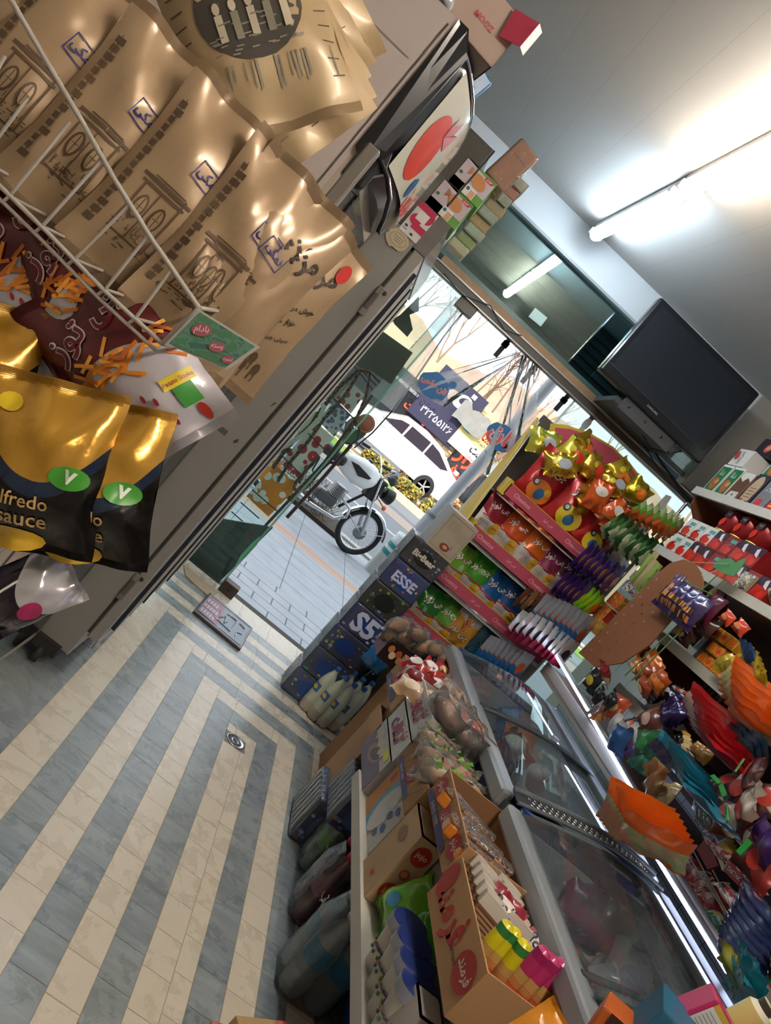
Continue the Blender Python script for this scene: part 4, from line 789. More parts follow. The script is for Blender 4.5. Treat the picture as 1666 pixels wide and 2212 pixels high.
def brown(seed, full=False, w=.185, h=.305, t=.075):
    b = MB(); W_ = bag(b, w, h, t, PAP, seed, 1.7, 16, 22, seal=.05); r = random.Random(seed)
    # skyline strip up the left side
    for k in range(16):
        y0 = .05+k*.0125; warprect(b, W_, -.083, y0, -.083+.006+.006*r.random(), y0+.009, INK, 1)
    warprect(b, W_, -.078, .05, -.077, .25, INK, 6)
    # old house engraving
    for i, (x0, y0, x1, y1) in enumerate([(-.055, .06, -.052, .135), (.0, .06, .003, .15), (-.06, .135, .006, .139), (-.064, .143, .012, .148), (-.05, .15, .0, .152), (-.055, .06, .003, .063), (-.03, .06, -.028, .134)]): warprect(b, W_, x0, y0, x1, y1, INK, 5)
    for cx_, cy_ in ((-.041, .105), (-.014, .105)): warpell(b, W_, cx_, cy_, .009, .019, INK, 14, 0, 2); warpell(b, W_, cx_, cy_, .006, .015, PAP, 12, .0012, 2); warprect(b, W_, cx_-.0006, cy_-.014, cx_+.0006, cy_+.014, INK, 2, .002); warprect(b, W_, cx_-.005, cy_, cx_+.005, cy_+.001, INK, 2, .002)
    for k in range(26): x = -.062+.07*r.random(); y = .045+.035*r.random(); warprect(b, W_, x, y, x+.008*r.random()+.002, y+.0015, INK, 1)
    for k in range(22): x = -.05+.05*r.random(); y = .062+.024*r.random(); warprect(b, W_, x, y, x+.0012, y+.006*r.random()+.003, INK, 1)
    # blue rubber stamp
    c0, s0 = .004, .192; A = -.12
    def st(x, y): return (c0+x*math.cos(A)-y*math.sin(A), s0+x*math.sin(A)+y*math.cos(A))
    for (xa_, ya_, xb_, yb_) in ((-.022, .013, .022, .0145), (-.022, -.0145, .022, -.013), (-.022, -.0145, -.0205, .0145), (.0205, -.0145, .022, .0145)):
        V = [W_(*st(xa_+(xb_-xa_)*i/4, ya_+(yb_-ya_)*j_), 0) for j_ in (0, 1) for i in range(5)]; b.add(V, [[i, i+1, i+6, i+5] for i in range(4)], BLU)
    b.text(None, 'نمکی', c0, s0, .036, BLU, A, .02, .0, W_)
    b.text(None, 'مزه', .052, .215, .05, INK2, .5, .03, .0, W_)
    if full:
        for k, (x, y, w_, s_) in enumerate([(.055, .10, .05, 'سیتی چیپس'), (.05, .13, .04, 'هزار مزه'), (.06, .16, .045, 'خوش مزه')]): b.text(None, s_, x, y, w_, INK2, .45, .03, 0, W_)
        warpell(b, W_, .07, .245, .011, .017, RED, 14, .001)
        for k in range(14): x = -.02+.09*r.random(); y = .03+.055*r.random(); warpell(b, W_, x, y, .006, .010, INK, 10, 0, 1); warprect(b, W_, x-.005, y-.02, x-.003, y, INK, 1); warprect(b, W_, x+.003, y-.02, x+.005, y, INK, 1)
    return b
NAMES = ['leftmost at the frame edge', 'second from the left', 'third from the left', 'third from the right', 'second from the right', 'rightmost by the green price card']
for i in range(6):
    x_ = -.66+.105*i; o = solo(brown(20+i), 'snack_bag', 'brown blue-stamped snack bag in the front basket row, '+NAMES[i], 'snack bag', (x_+.018, 1.08+.004*i, 1.336-.006*i), (math.radians(-7), math.radians(3 if i < 5 else 6), math.radians(24)), 'brown snack bags in the front row')
    if i == 5: o.location = (-.215, 1.10, 1.305)
bf = solo(brown(33, True, .19, .29, .06), 'snack_bag', 'brown snack bag with domed skyline print and red oval, standing behind the rightmost stamped one', 'snack bag', (-.185, 1.19, 1.31), (math.radians(-4), math.radians(3), math.radians(14)))
# rear row: big engraved bag and the lemon and pepper bags seen edge-on
CRM2 = P('b9a27c', .42, .1, bump=.25, sc=22, coat=.2, name='pale_kraft_foil')
b = MB(); W_ = bag(b, .26, .30, .10, CRM2, 51, 1.3, 18, 20); r = random.Random(9)
DG = P('4a453e', .6); LG = P('8d8778', .6)
warpell(b, W_, 0, .16, .085, .07, DG, 24); warpell(b, W_, 0, .235, .095, .035, CRM2, 20, .002); warpell(b, W_, 0, .236, .09, .012, DG, 20, .0028)
for k in range(9): warpell(b, W_, -.07+.0175*k, .205-.0007*abs(k-4)**2, .009, .012, CRM2, 10, .003, 1)
b.text(None, 'مزه', 0, .247, .05, DG, 0, .02, .003, W_)
for k in range(5): x = -.05+.026*k; warpell(b, W_, x, .165, .006, .008, P('cfc4ad', .6), 10, .002, 1); warprect(b, W_, x-.006, .12, x+.006, .157, [P('cfc4ad', .6), LG][k % 2], 3, .002)
for k in range(30): x = -.075+.15*r.random(); y = .1+.05*r.random(); warprect(b, W_, x, y, x+.012, y+.002, LG, 1, .0022)
for k in range(9): warprect(b, W_, -.12, .05+k*.022, -.1, .052+k*.022, DG, 1); warprect(b, W_, .1, .05+k*.022, .12, .052+k*.022, DG, 1)
for k in range(26): x = -.11+.22*r.random(); warprect(b, W_, x, .05+.02*r.random(), x+.002, .09, LG, 2)
big = solo(b, 'snack_bag', 'large pale snack bag with a cafe engraving at the top of the rack', 'snack bag', at(612, 285, Y=1.27), (math.radians(-8), math.radians(-58), math.radians(10)))
def lemon(seed):
    b = MB(); W_ = bag(b, .2, .26, .035, CRM2, seed, 1.2, 12, 14); r = random.Random(seed)
    b.text(None, 'Lemon & Pepper', .0, .20, .13, DG, 0, .008, .001, W_); b.text(None, 'Mazzeh', -.02, .165, .12, DG, 0, .02, .001, W_); b.text(None, 'City Chips', .05, .14, .05, DG, 0, .01, .001, W_)
    for k in range(40): x = -.085+.15*r.random(); y = .03+.1*r.random(); warprect(b, W_, x, y, x+.015*r.random()+.003, y+.0018, DG if k % 3 else LG, 1)
    return b
for i, (px, py, a, ry_) in enumerate([(752, 190, 24, -66), (732, 222, 22, -70), (728, 262, 20, -74), (738, 300, 18, -72), (744, 335, 14, -76)]):
    p = at(px, py, Y=1.37-.012*i); solo(lemon(60+i), 'snack_bag', 'pale lemon and pepper snack bag on its side, %s from the top' % ORD[i], 'snack bag', p+Vector((-.03, 0, -.005)), (math.radians(-4), math.radians(ry_), math.radians(a)), 'lemon and pepper bags in the rear row')
# second tier
def chips(seed, purple=False):
    b = MB(); W_ = bag(b, .2, .27, .08, two('5b1a1c', 'c9c6cc', .48, -.2, .3, .25), seed, 1.5, 16, 20)
    b.text(None, 'چی توز', -.01, .20, .14, P('e9e6e6', .4), .3, .05, .001, W_); b.text(None, 'چی توز', -.01, .20, .138, P('6a1620', .4), .3, .018, .0022, W_)
    r = random.Random(seed)
    for k in range(34):
        x = -.08+.15*r.random(); y = .115+.045*r.random(); a = r.uniform(-.9, .9); L = .028; dx_, dy_ = L*math.cos(a), L*math.sin(a); q_ = [(x, y), (x+dx_, y+dy_), (x+dx_-.005*math.sin(a), y+dy_+.005*math.cos(a)), (x-.005*math.sin(a), y+.005*math.cos(a))]
        b.add([W_(u, v, .0005+.0001*k) for u, v in q_], [[0, 1, 2, 3]], P(['e08a24', 'c96a18', 'f0a93c'][k % 3], .4))
    for k in range(18): x = -.09+.18*r.random(); y = .03+.08*r.random(); warpell(b, W_, x, y, .003, .006, P('8a1a22', .4), 8, .001, 1)
    if purple: warpell(b, W_, .0, .06, .05, .035, P('7a6aa2', .35, .3), 16, .001)
    else:
        warprect(b, W_, .035, .075, .085, .092, P('d9c12c', .4), 4, .0015); warprect(b, W_, .045, .045, .075, .075, P('3f8a3c', .4), 4, .0015); b.text(None, 'Potato Sticks', .06, .083, .046, P('9a2226', .4), 0, .01, .003, W_)
        warpell(b, W_, .065, .03, .007, .014, P('b02a20', .3), 10, .002, 2)
    return b
for i, (px, py, Y_, rz_, ry_) in enumerate([(70, 735, 1.17, 14, -62), (170, 790, 1.15, 14, -58), (270, 845, 1.13, 12, -54), (385, 975, 1.10, 10, -70)]):
    solo(chips(70+i, i in (1, 2)), 'snack_bag', 'white and dark red fries bag in the second tier, '+['at the left frame edge', 'second from the left', 'the purple-printed one', 'rightmost with a yellow strip'][i], 'snack bag', at(px, py, Y=Y_), (math.radians(-10), math.radians(ry_), math.radians(rz_)), 'potato stick bags in the second tier')
GOLD = two('22314a', '120e0c', .47, .3, .5, .24, 'c49434', .09)
def goldbag(seed, txt):
    b = MB(); W_ = bag(b, .22, .29, .085, GOLD, seed, 1.6, 18, 22); SL = P('a87c28', .25, .6)
    for k in range(6): warprect(b, W_, -.10, .272+k*.0028, .10, .2733+k*.0028, SL, 10, .0)
    warpell(b, W_, .055, .135, .034, .02, P('3f8f2c', .35), 18, .001); b.text(None, 'V', .055, .137, .022, P('e9f0e2', .4), -.2, .06, .0022, W_)
    warpell(b, W_, -.07, .235, .02, .016, P('d8b822', .3), 16, .001)
    if txt: b.text(None, 'Alfredo', -.02, .085, .10, P('c9a66a', .4), 0, .012, .001, W_); b.text(None, 'sauce', -.01, .05, .08, P('c9a66a', .4), 0, .012, .001, W_)
    warpell(b, W_, -.02, .015, .05, .02, P('c8a02c', .35), 14, .0008)
    return b
for i, (px, py, Y_, rz_, ry_, sc_) in enumerate([(-110, 1010, 1.06, 14, -25, .8), (52, 1185, .98, 10, -25, .76), (178, 1215, 1.02, 8, -28, .76)]):
    o = solo(goldbag(80+i, i > 0), 'snack_bag', 'gold and black sauce-flavoured snack bag, '+['upper left with only its gold top showing', 'front one with the lettering in view', 'right one tucked behind the lettered bag'][i], 'snack bag', at(px, py, Y=Y_), (math.radians(-12), math.radians(ry_), math.radians(rz_)), 'gold snack bags in the lower tier'); o.scale = (sc_, 1, sc_)
b = MB(); W_ = bag(b, .10, .13, .06, two('d8d6dc', '251c30', .55, .3, .5, .2), 90, 1.4); warpell(b, W_, .02, .06, .016, .016, P('a0285a', .3), 14, .001)
solo(b, 'snack_bag', 'silver and black snack bag at the very left, on the lowest shelf', 'snack bag', at(-45, 1322, Y=1.02), (math.radians(-10), math.radians(30), math.radians(15)))
MARK = set(o.name for o in S.objects)
# ============================================================ crisps display stand (front plane Y = 3.0)
YEL, PNK, SW = P('c9a62c', .45), P('b84a5e', .4), P('c4c1ba', .4)
cs = thing('display_stand', 'yellow-edged crisps display stand with four pink-railed shelves', 'display stand', (1.0, 3.15, 0))
def sb(b, name, par=None): o = b.build(name, par or cs); o.location = (-1.0, -3.15, 0) if par is None else (0, 0, 0); return o
b = MB(); hd = [(1190, 915), (1225, 918), (1275, 935), (1325, 965), (1365, 1005), (1393, 1040), (1396, 1075), (1320, 1150), (1170, 1010)]
P3 = [at(x, y, Y=3.24) for x, y in hd]; b.prism(P3, (0, 1, 0), .012, YEL); c_ = sum(P3, Vector())/len(P3); b.prism([c_+(p-c_)*.90+Vector((0, -.003, 0)) for p in P3], (0, 1, 0), .002, PNK); b.text(faceF(c_.x, 3.236, 0), 'چی توز', .10, c_.z+.06, .10, P('e8e4dc', .4), -.5, .03); sb(b, 'header_board')
b = MB(); b.prism([(.715, 3.0, .40), (.715, 3.22, .40), (.70, 3.24, 1.81), (.70, 3.20, 1.81), (.715, 3.02, 1.25)], (1, 0, 0), .006, SW)
b.prism([(.712, 2.995, .37), (.712, 3.02, .37), (.697, 3.24, 1.82), (.697, 3.215, 1.82), (.712, 2.995, 1.25)], (-1, 0, 0), .006, YEL); sb(b, 'side_panel')
b = MB(); b.prism([(1.345, 3.0, .40), (1.345, 3.25, .40), (1.345, 3.25, 1.95), (1.345, 3.20, 1.95), (1.345, 3.0, 1.45)], (1, 0, 0), .006, SW); b.tube([(1.342, 2.995, 1.45), (1.352, 3.05, 1.95)], .007, P('8e8c88', .3, .8), 6); sb(b, 'side_panel')
b = MB(); b.box((.71, 3.25, .4), (1.35, 3.262, 1.85), P('4a4438', .6)); sb(b, 'back_panel')
ROWZ = [1.52, 1.305, 1.09, .872]
for k, z in enumerate(ROWZ):
    b = MB(); b.box((.735, 3.0, z-.05), (1.345, 3.24, z-.045), SW); s_ = sb(b, 'shelf')
    b = MB(); b.box((.74, 2.99, z-.03), (1.335, 3.0, z+.018), PNK); b.box((.728, 2.99, z-.04), (.745, 3.08, z+.03), YEL); b.box((.74, 2.989, z+.018), (1.335, 3.0, z+.021), YEL)
    for q in range(4): D = faceF(.82+.14*q, 2.9895, z-.006); b.text(D, ['Cheetoz', 'چی توز'][q % 2], 0, 0, [.085, .05][q % 2], P('dfa0a8', .4), 0, .02)
    s_2 = b.build('price_rail', s_)
b = MB(); b.box((.72, 3.02, .3605), (1.34, 3.24, .46), P('3b3835', .6)); sb(b, 'base')
LT = P('ece6e0', .4)
def cheetoz(c1, c2, seed, w=.125, h=.165, txt='e9e3dc', picture=None, split=.5, plain=False):
    b = MB(); W_ = bag(b, w, h, .05, two(c1, c2, split, .18, .2, .3), seed, 1.2, 12, 16)
    b.text(None, 'چی توز', 0, h*.68, w*.72, P('7a1420', .4), .12, .05, .0, W_); b.text(None, 'چی توز', 0, h*.68, w*.70, LT, .12, .02, .0012, W_)
    if not plain:
        warprect(b, W_, -w*.42, h*(split-.055), w*.42, h*(split-.02), P('a8262c', .4), 6, .0004)
        warpell(b, W_, w*.22, h*.2, w*.17, h*.15, P('d9ae3a', .4), 14, .0004); warpell(b, W_, w*.22, h*.2, w*.12, h*.03, P('b8862a', .4), 12, .0012)
        for k in range(3): warprect(b, W_, -w*.38, h*(.3-.05*k), -w*.05, h*(.31-.05*k), P('77736c', .5), 3, .0004)
    else:
        warpell(b, W_, w*.02, h*.28, w*.32, h*.2, P(picture or 'e07b2a', .4), 18, .0005); warpell(b, W_, w*.05, h*.25, w*.12, h*.1, P('2d6a9a', .35), 14, .0012); warpell(b, W_, w*.2, h*.35, w*.1, h*.06, P('d8b044', .35), 14, .0012); warpell(b, W_, -w*.2, h*.38, w*.09, h*.07, P('23262a', .4), 14, .0012); warpell(b, W_, -w*.2, h*.38, w*.05, h*.04, P('b9bcc0', .4), 12, .002)
    return b
def onpix(b, nm, lab, cat, px, Y=None, X=None, h=0, rot=(0, 0, 0), grp=None, sc=None):
    p = at(px[0], px[1], Y=Y, X=X); o = solo(b, nm, lab, cat, p-Vector((0, 0, h*.5)), tuple(math.radians(v) for v in rot), grp)
    if sc: o.scale = (sc, sc, sc)
    return o
rows = [  # row 2..4: (pixel centre, colours, words)
 (1318, [((1085, 1098), '8e1f30', 'e3dfd8', 'dark red and white crisps bag, first on the third shelf from the bottom'), ((1122, 1133), 'd3541f', 'e3dfd8', 'deep orange crisps bag beside the dark red one'), ((1168, 1172), 'dd6d1c', 'e3dfd8', 'bright orange crisps bag in the middle of its shelf'), ((1203, 1208), '7c2350', 'e3dfd8', 'wine purple crisps bag right of the orange ones'), ((1240, 1228), '4c1a38', 'd3cfc8', 'dark plum crisps bag at the right end of its shelf')]),
 (1103, [((1003, 1205), '6fa02c', 'd6d0cc', 'light green crisps bag beside the yellow stand edge'), ((1040, 1228), '3f9428', 'd6d0cc', 'bright green crisps bag, second in its row'), ((1073, 1262), '1f62a4', 'dcd9d2', 'blue crisps bag left of its twin'), ((1117, 1290), '1c5898', 'dcd9d2', 'blue crisps bag nearest the hanging snack strips')]),
 (885, [((940, 1300), '2f7a2c', 'dcd8d0', 'dark green crisps bag at the left of the bottom shelf'), ((975, 1325), '55982e', 'dcd8d0', 'lighter green crisps bag leaning on the dark green one')])]
for z, items in rows:
    for k, (px, c1, c2, lab) in enumerate(items):
        p = at(px[0], px[1], Y=3.06); onpix(cheetoz(c1, c2, 100+k, .135, .175, split=.40), 'crisps_bag', lab, 'crisps bag', (px[0]-12, px[1]+16), Y=3.055, h=.175, rot=(-8, 3*(k % 3-1), [10, -6, 8, -4, 6][k]), grp='crisps bags on the display stand')
for k, (px, Y_, rot, pic, lab) in enumerate([((1182, 1035), 3.08, (-6, 2, 6), 'e07b2a', 'large red crisps bag with a motorbike picture on the top shelf'), ((1245, 1090), 3.05, (-6, 6, -4), 'd8c02c', 'large red crisps bag with yellow faces on the top shelf'), ((1330, 1075), 3.10, (-6, 8, -10), 'd8c02c', 'large red crisps bag half hidden by gold packets at the right'), ((1300, 1135), 3.03, (-20, 20, 0), 'd8c02c', 'red crisps bag low at the right of the top shelf, above the purple strips')]):
    onpix(cheetoz('a9161c', 'b31a1c', 120+k, .20, .26, picture=pic, split=.2, plain=True), 'crisps_bag', lab, 'crisps bag', px, Y=Y_, h=.26, rot=rot, grp='large red crisps bags', sc=.95 if k < 2 else .8)
b = MB(); W_ = bag(b, .13, .18, .05, two('c9c4bc', 'cf9a3a', .62, .1, .1, .35), 130, 1.2); b.text(None, 'چی توز', 0, .05, .1, P('2b1d16', .4), 0, .06, 0, W_); b.text(None, 'چی توز', 0, .05, .098, LT, 0, .02, .0012, W_)
r = random.Random(2)
for k in range(26): a = r.uniform(.7, 2.4); x = r.uniform(-.01, .01); b.add([W_(u, v, .0006+.0001*k) for u, v in [(x-.002, .065), (x+.002, .065), (x+.05*math.cos(a)+.001, .075+.06*math.sin(a)), (x+.05*math.cos(a)-.001, .075+.06*math.sin(a))]], [[0, 1, 2, 3]], P(['e0962a', 'c26a1c', '6a2a18'][k % 3], .4))
onpix(b, 'crisps_bag', 'white crisps bag with a burst of orange fries at the end of the bottom shelf', 'crisps bag', (1003, 1350), Y=3.04, h=.18, rot=(-8, 4, -8))
GF = P('c9a136', .2, .8, bump=.6, sc=35, name='crumpled_gold_foil')
for k, (px, Y_, rot, w_, h_, c) in enumerate([((1190, 962), 3.12, (-20, -22, 10), .15, .11, 'd2cf52'), ((1238, 978), 3.10, (-20, 12, -10), .14, .12, 'd8c23a'), ((1262, 950), 3.13, (-30, 40, 10), .13, .11, 'c9a136'), ((1228, 1010), 3.02, (-20, -35, 0), .14, .10, 'c9a136'), ((1288, 1012), 3.05, (-20, 10, 20), .13, .12, 'c9a136'), ((1335, 1015), 3.10, (-15, 30, 0), .14, .12, 'd0b23a'), ((1342, 1052), 3.05, (-30, -20, 10), .13, .10, 'c9a136'), ((1265, 1060), 3.0, (-30, 60, 0), .13, .09, 'b98a2a'), ((1375, 1060), 3.08, (-10, 10, 0), .11, .11, 'a8921e')]):
    b = MB(); m_ = GF if c == 'c9a136' else P(c, .2, .7, bump=.6, sc=35); W_ = bag(b, w_, h_, .05, m_, 140+k, 1.8, 12, 12); warpell(b, W_, w_*.1, h_*.5, w_*.22, h_*.22, P(['9a9c9e', 'c22a20', 'd86a1c'][k % 3], .3), 14, .0008); warpell(b, W_, -w_*.2, h_*.55, w_*.1, h_*.12, P('c9b42c', .3), 10, .0008)
    onpix(b, 'foil_packet', 'shiny gold foil snack packet heaped over the red bags, %s in the heap' % ORD[k], 'packet', px, Y=Y_, h=h_, rot=rot, grp='gold foil packets on the top shelf')
for k, (px, rot) in enumerate([((1300, 1075), (0, -15, 0)), ((1318, 1100), (0, 20, 5))]):
    b = MB(); W_ = bag(b, .10, .13, .04, P('c8541a', .25, .1, bump=.5, sc=40, coat=.6), 150+k, 1.6); warpell(b, W_, .0, .085, .03, .02, P('d9cfc4', .3), 14, .0008); onpix(b, 'nut_packet', ['clear-fronted orange snack packet in the middle of the stand top', 'orange snack packet just under the white-labelled one'][k], 'packet', px, Y=2.98, h=.13, rot=rot)
# clip strips: small packets in fans
def strip_(kind, label, cat, grp, pts, Y, w, h, mats, rot, seed, n_, tex=None, t=.02, stripes=None, where='', fan=0, X=None):
    """n_ packets whose tops run along the pixel polyline pts"""
    for i in range(n_):
        f = i/(max(1, n_-1))*(len(pts)-1); k = min(int(f), len(pts)-2); u = f-k; x = pts[k][0]+(pts[k+1][0]-pts[k][0])*u; y = pts[k][1]+(pts[k+1][1]-pts[k][1])*u
        p = at(x, y, X=X+.012*(i % 2)) if X is not None else at(x, y, Y=Y-.006*i); b = MB(); m_ = mats[i % len(mats)]; W_ = bag(b, w, h, t, m_, seed+i, .8, 6, 8)
        if stripes: 
            for q in range(5): warprect(b, W_, w*.10, h*(.1+.16*q), w*.42, h*(.18+.16*q), P(stripes[q % 2], .3), 2, .0006)
        if tex: warpell(b, W_, -w*.08, h*.45, w*.26, h*.22, P(tex, .35), 10, .0008, 2)
        rr = (rot[0], rot[1]+fan*(i/(n_-1)-.5), rot[2])
        solo(b, kind, '%s, %s %s' % (label, ORD[i], where), cat, p-Vector((0, 0, h*.5)), tuple(math.radians(v) for v in rr), grp)
FR = 'from the left'
strip_('wafer_packet', 'green and orange wafer packet high on the stand', 'packet', 'green packets, upper strip', [(1372, 1098), (1400, 1108), (1430, 1122), (1452, 1135)], 2.93, .075, .11, [two('5a9a34', 'b85a2a', .3, .1, .2, .3, 'c9d8a8', .35)], (0, 28, 36), 200, 7, 'c96a34', .02, ('d9d39a', 'a03a24'), FR)
strip_('wafer_packet', 'dark green and white wafer packet in the middle strip', 'packet', 'dark green packets, middle strip', [(1322, 1128), (1340, 1140), (1362, 1165), (1385, 1180), (1405, 1195)], 2.92, .08, .12, [two('3c7a34', 'a9b48c', .35, .2, .2, .3, '2c5a2a', .3), foil('2f5a2a')], (0, 24, 34), 220, 9, 'd9dccb', .02, ('d9d9c8', '7a2a20'), FR)
strip_('wafer_packet', 'purple wafer packet in the upper purple strip', 'packet', 'purple packets, upper strip', [(1258, 1200), (1280, 1215), (1300, 1232), (1325, 1250)], 2.92, .075, .13, [foil('4b2a78'), foil('40246a')], (0, 10, 48), 240, 7, 'd79a54', .02, ('e3d9c8', '5a2f2a'), FR)
strip_('wafer_packet', 'purple wafer packet in the lower purple strip', 'packet', 'purple packets, lower strip', [(1212, 1258), (1232, 1272), (1255, 1285)], 2.91, .075, .12, [foil('4b2a78'), foil('40246a')], (0, 10, 48), 250, 5, 'd79a54', .02, ('e3d9c8', '5a2f2a'), FR)
strip_('neon_packet', 'neon green and orange packet below the purple strips', 'packet', 'neon green packets', [(1262, 1292), (1280, 1305)], 2.88, .07, .11, [foil('8fc92a')], (0, 20, 40), 260, 3, 'd8652a', .02, ('e3e9a8', 'c23a24'), FR)
strip_('biscuit_packet', 'brown biscuit packet beside the blue strip', 'packet', 'brown packets', [(1130, 1290), (1155, 1300), (1180, 1308)], 2.95, .06, .10, [foil('7a4a34'), foil('a8764e')], (0, 0, 50), 270, 4, 'cfa27a', .02, None, FR)
strip_('cake_packet', 'silver and blue cake packet in the upper long strip', 'packet', 'silver and blue packets, upper strip', [(1168, 1322), (1200, 1335), (1232, 1350), (1258, 1368)], 2.87, .085, .15, [two('b9bbc0', '2a7fc4', .42, .1, .5, .25)], (0, -4, 32), 280, 9, 'c8542c', .02, None, FR)
strip_('cake_packet', 'white and crimson berry cake packet', 'packet', 'white berry packets', [(1120, 1352), (1150, 1362), (1180, 1378), (1205, 1398), (1222, 1412)], 2.86, .085, .13, [two('cfccc8', 'a8284c', .28, .1, .3, .3)], (0, -4, 30), 300, 9, '3a2030', .02, None, FR)
strip_('cake_packet', 'silver and blue cake packet in the lowest strip', 'packet', 'silver and blue packets, lowest strip', [(1052, 1405), (1075, 1415), (1100, 1428), (1125, 1440)], 2.93, .085, .13, [two('b9bbc0', '2a7fc4', .45, .1, .5, .25)], (0, -4, 30), 320, 8, 'c8542c', .02, None, FR)
b = MB()
for p, q in (((1357, 1080), (1470, 1120)), ((1300, 1110), (1425, 1190)), ((1245, 1185), (1345, 1245)), ((1200, 1240), (1290, 1290)), ((1150, 1305), (1280, 1360)), ((1110, 1340), (1235, 1420)), ((1040, 1395), (1140, 1440))):
    a, c = at(*p, Y=2.96), at(*q, Y=2.94); b.tube([a, c], .0025, P('6e6c68', .4, .6), 6); b.tube([a, (a.x, 3.2, a.z+.01)], .0025, P('6e6c68', .4, .6), 6)
sb(b, 'hook_bar')
b = MB(); b.box((1.02, 3.02, .4605), (1.33, 3.2, .60), P('2c4f66', .4, var=.4, sc=30)); solo(b, 'carton', 'dark blue carton low inside the display stand beside the lowest blue strip', 'carton')
for k, (px, c) in enumerate([((1045, 1385), '3a5a66'), ((1030, 1400), '2f6a8a')]):
    b = MB(); bag(b, .11, .14, .04, foil(c), 350+k); onpix(b, 'snack_bag', ['dark teal snack bag behind the lowest blue strip', 'blue snack bag left of the lowest blue strip'][k], 'snack bag', px, Y=3.05, h=.14, rot=(0, 10*k, 20))
SCS = 1.33
for o in [o for o in S.objects if o.name not in MARK and o.parent is None]:
    o.location = Vector((0, 0, CH))+(o.location-Vector((0, 0, CH)))*SCS; o.scale = tuple(v*SCS for v in o.scale)
MARK = set(o.name for o in S.objects)
# ============================================================ shelving on the right wall (front edge X = 1.5)
BRD, EDG = P('5c3424', .5, name='brown_shelf_board'), P('b3b3ab', .45, var=.08, sc=25, name='white_shelf_edge')
su = thing('wall_shelving', 'brown wall shelving with white front edges running along the right wall', 'shelving', (1.7, 2.0, 0))
def hb(b, name, par=None): o = b.build(name, par or su); o.location = (-1.7, -2.0, 0) if par is None else (0, 0, 0); return o
SH = [('A', 2.095, 3.43), ('B', 1.775, 3.31), ('C', 1.49, 3.0), ('D', 1.24, 2.72), ('E', 1.055, 3.3)]
for nm, z, yf in SH:
    b = MB(); b.box((1.512, -.4, z-.025), (1.945, yf, z), BRD); s_ = hb(b, 'shelf_board')
    b = MB(); b.box((1.498, -.4, z-.034), (1.512, yf, z+.004), EDG if nm != 'E' else P('8e877e', .5)); b.build('front_edge', s_)
for yf, z0, z1 in ((3.40, 1.97, 2.07), (3.28, 1.66, 1.75), (2.72, 1.36, 1.46), (2.30, 1.97, 2.07), (2.1, 1.66, 1.75)):
    b = MB(); b.prism([(1.515, yf, z1), (1.53, yf, z0+.05), (1.62, yf, z0-.02), (1.945, yf, z0-.12), (1.945, yf, z1)], (0, 1, 0), .018, P('6e3d29', .5)); hb(b, 'bracket')
b = MB(); b.box((1.925, -.4, 1.09), (1.945, 3.2, 2.09), P('4a2c20', .6)); hb(b, 'back_board')
b = MB(); b.box((1.50, -.4, 1.00), (1.53, 1.75, 1.03), P('837c74', .5)); b.box((1.50, 2.0, 1.0), (1.53, 3.3, 1.03), P('837c74', .5)); hb(b, 'led_rail')
def carton(w, d, h, body, left, front=None, top=None, deco=None):
    """box with its front edge on the origin, facing -X; w along y, d along x"""
    b = MB(); b.box((0, -w/2, 0), (d, w/2, h), body, mats={'l': left, 'f': front or body, 't': top or body})
    if deco: deco(b, faceL(-.0006, 0, h/2), w, h)
    return b
def put(b, name, label, cat, y, z, grp=None, x=1.52, rz_=0, rx_=0): return solo(b, name, label, cat, (x, y, z+.001), (math.radians(rx_), 0, math.radians(rz_)), grp)
WHI = P('cdcbc6', .4)
def d_green(b, D, w, h): b.rect(D, -w*.42, -h*.46, w*.42, h*.42, P('1f6a3e', .35)); b.ell(D, .0, -h*.18, w*.28, h*.24, P('9a5c34', .4), rot=.5); b.ell(D, .01, -h*.10, w*.16, h*.08, P('c98a5a', .4), rot=.4); b.text(D, 'دنا', 0, h*.22, w*.4, WHI)
def d_brown(b, D, w, h): b.rect(D, -w*.46, -h*.5, w*.46, h*.3, P('5a3a2a', .4)); b.poly(D, [(-w*.46, h*.3), (-w*.1, h*.16), (w*.1, h*.34), (w*.46, h*.2), (w*.46, h*.5), (-w*.46, h*.5)], P('c9c6bd', .4)); b.poly(D, [(-w*.4, -h*.5), (w*.4, -h*.5), (w*.34, -h*.2), (-w*.3, -h*.22)], P('b9b6ae', .4)); b.ell(D, 0, -h*.34, w*.06, h*.04, P('3a332c', .4))
def d_cream(b, D, w, h): b.ell(D, 0, .0, w*.4, h*.44, P('a8937a', .45)); b.rect(D, -w*.36, -h*.4, w*.36, h*.25, P('a8937a', .45)); [b.rect(D, -w*.26, -h*.3+k*h*.1, w*.26, -h*.27+k*h*.1, P('6e5c48', .5)) for k in range(4)]; b.rect(D, -w*.3, -h*.44, -w*.1, -h*.36, P('9a3a2a', .4))
def d_gray(b, D, w, h): b.rect(D, -w*.3, -h*.42, w*.1, -h*.2, P('b8323a', .4)); b.rect(D, -w*.1, -h*.5, w*.4, -h*.42, P('c9b83c', .4)); [b.ell(D, -w*.2+k*w*.13, h*.1+(k % 2)*h*.08, w*.05, h*.04, P('b5b5ba', .4)) for k in range(4)]
def d_red(b, D, w, h): b.text(D, 'لذیذ', 0, h*.1, w*.7, P('e3c24a', .4), 0, .03); b.rect(D, -w*.4, -h*.35, w*.4, -h*.3, P('e3c24a', .4))
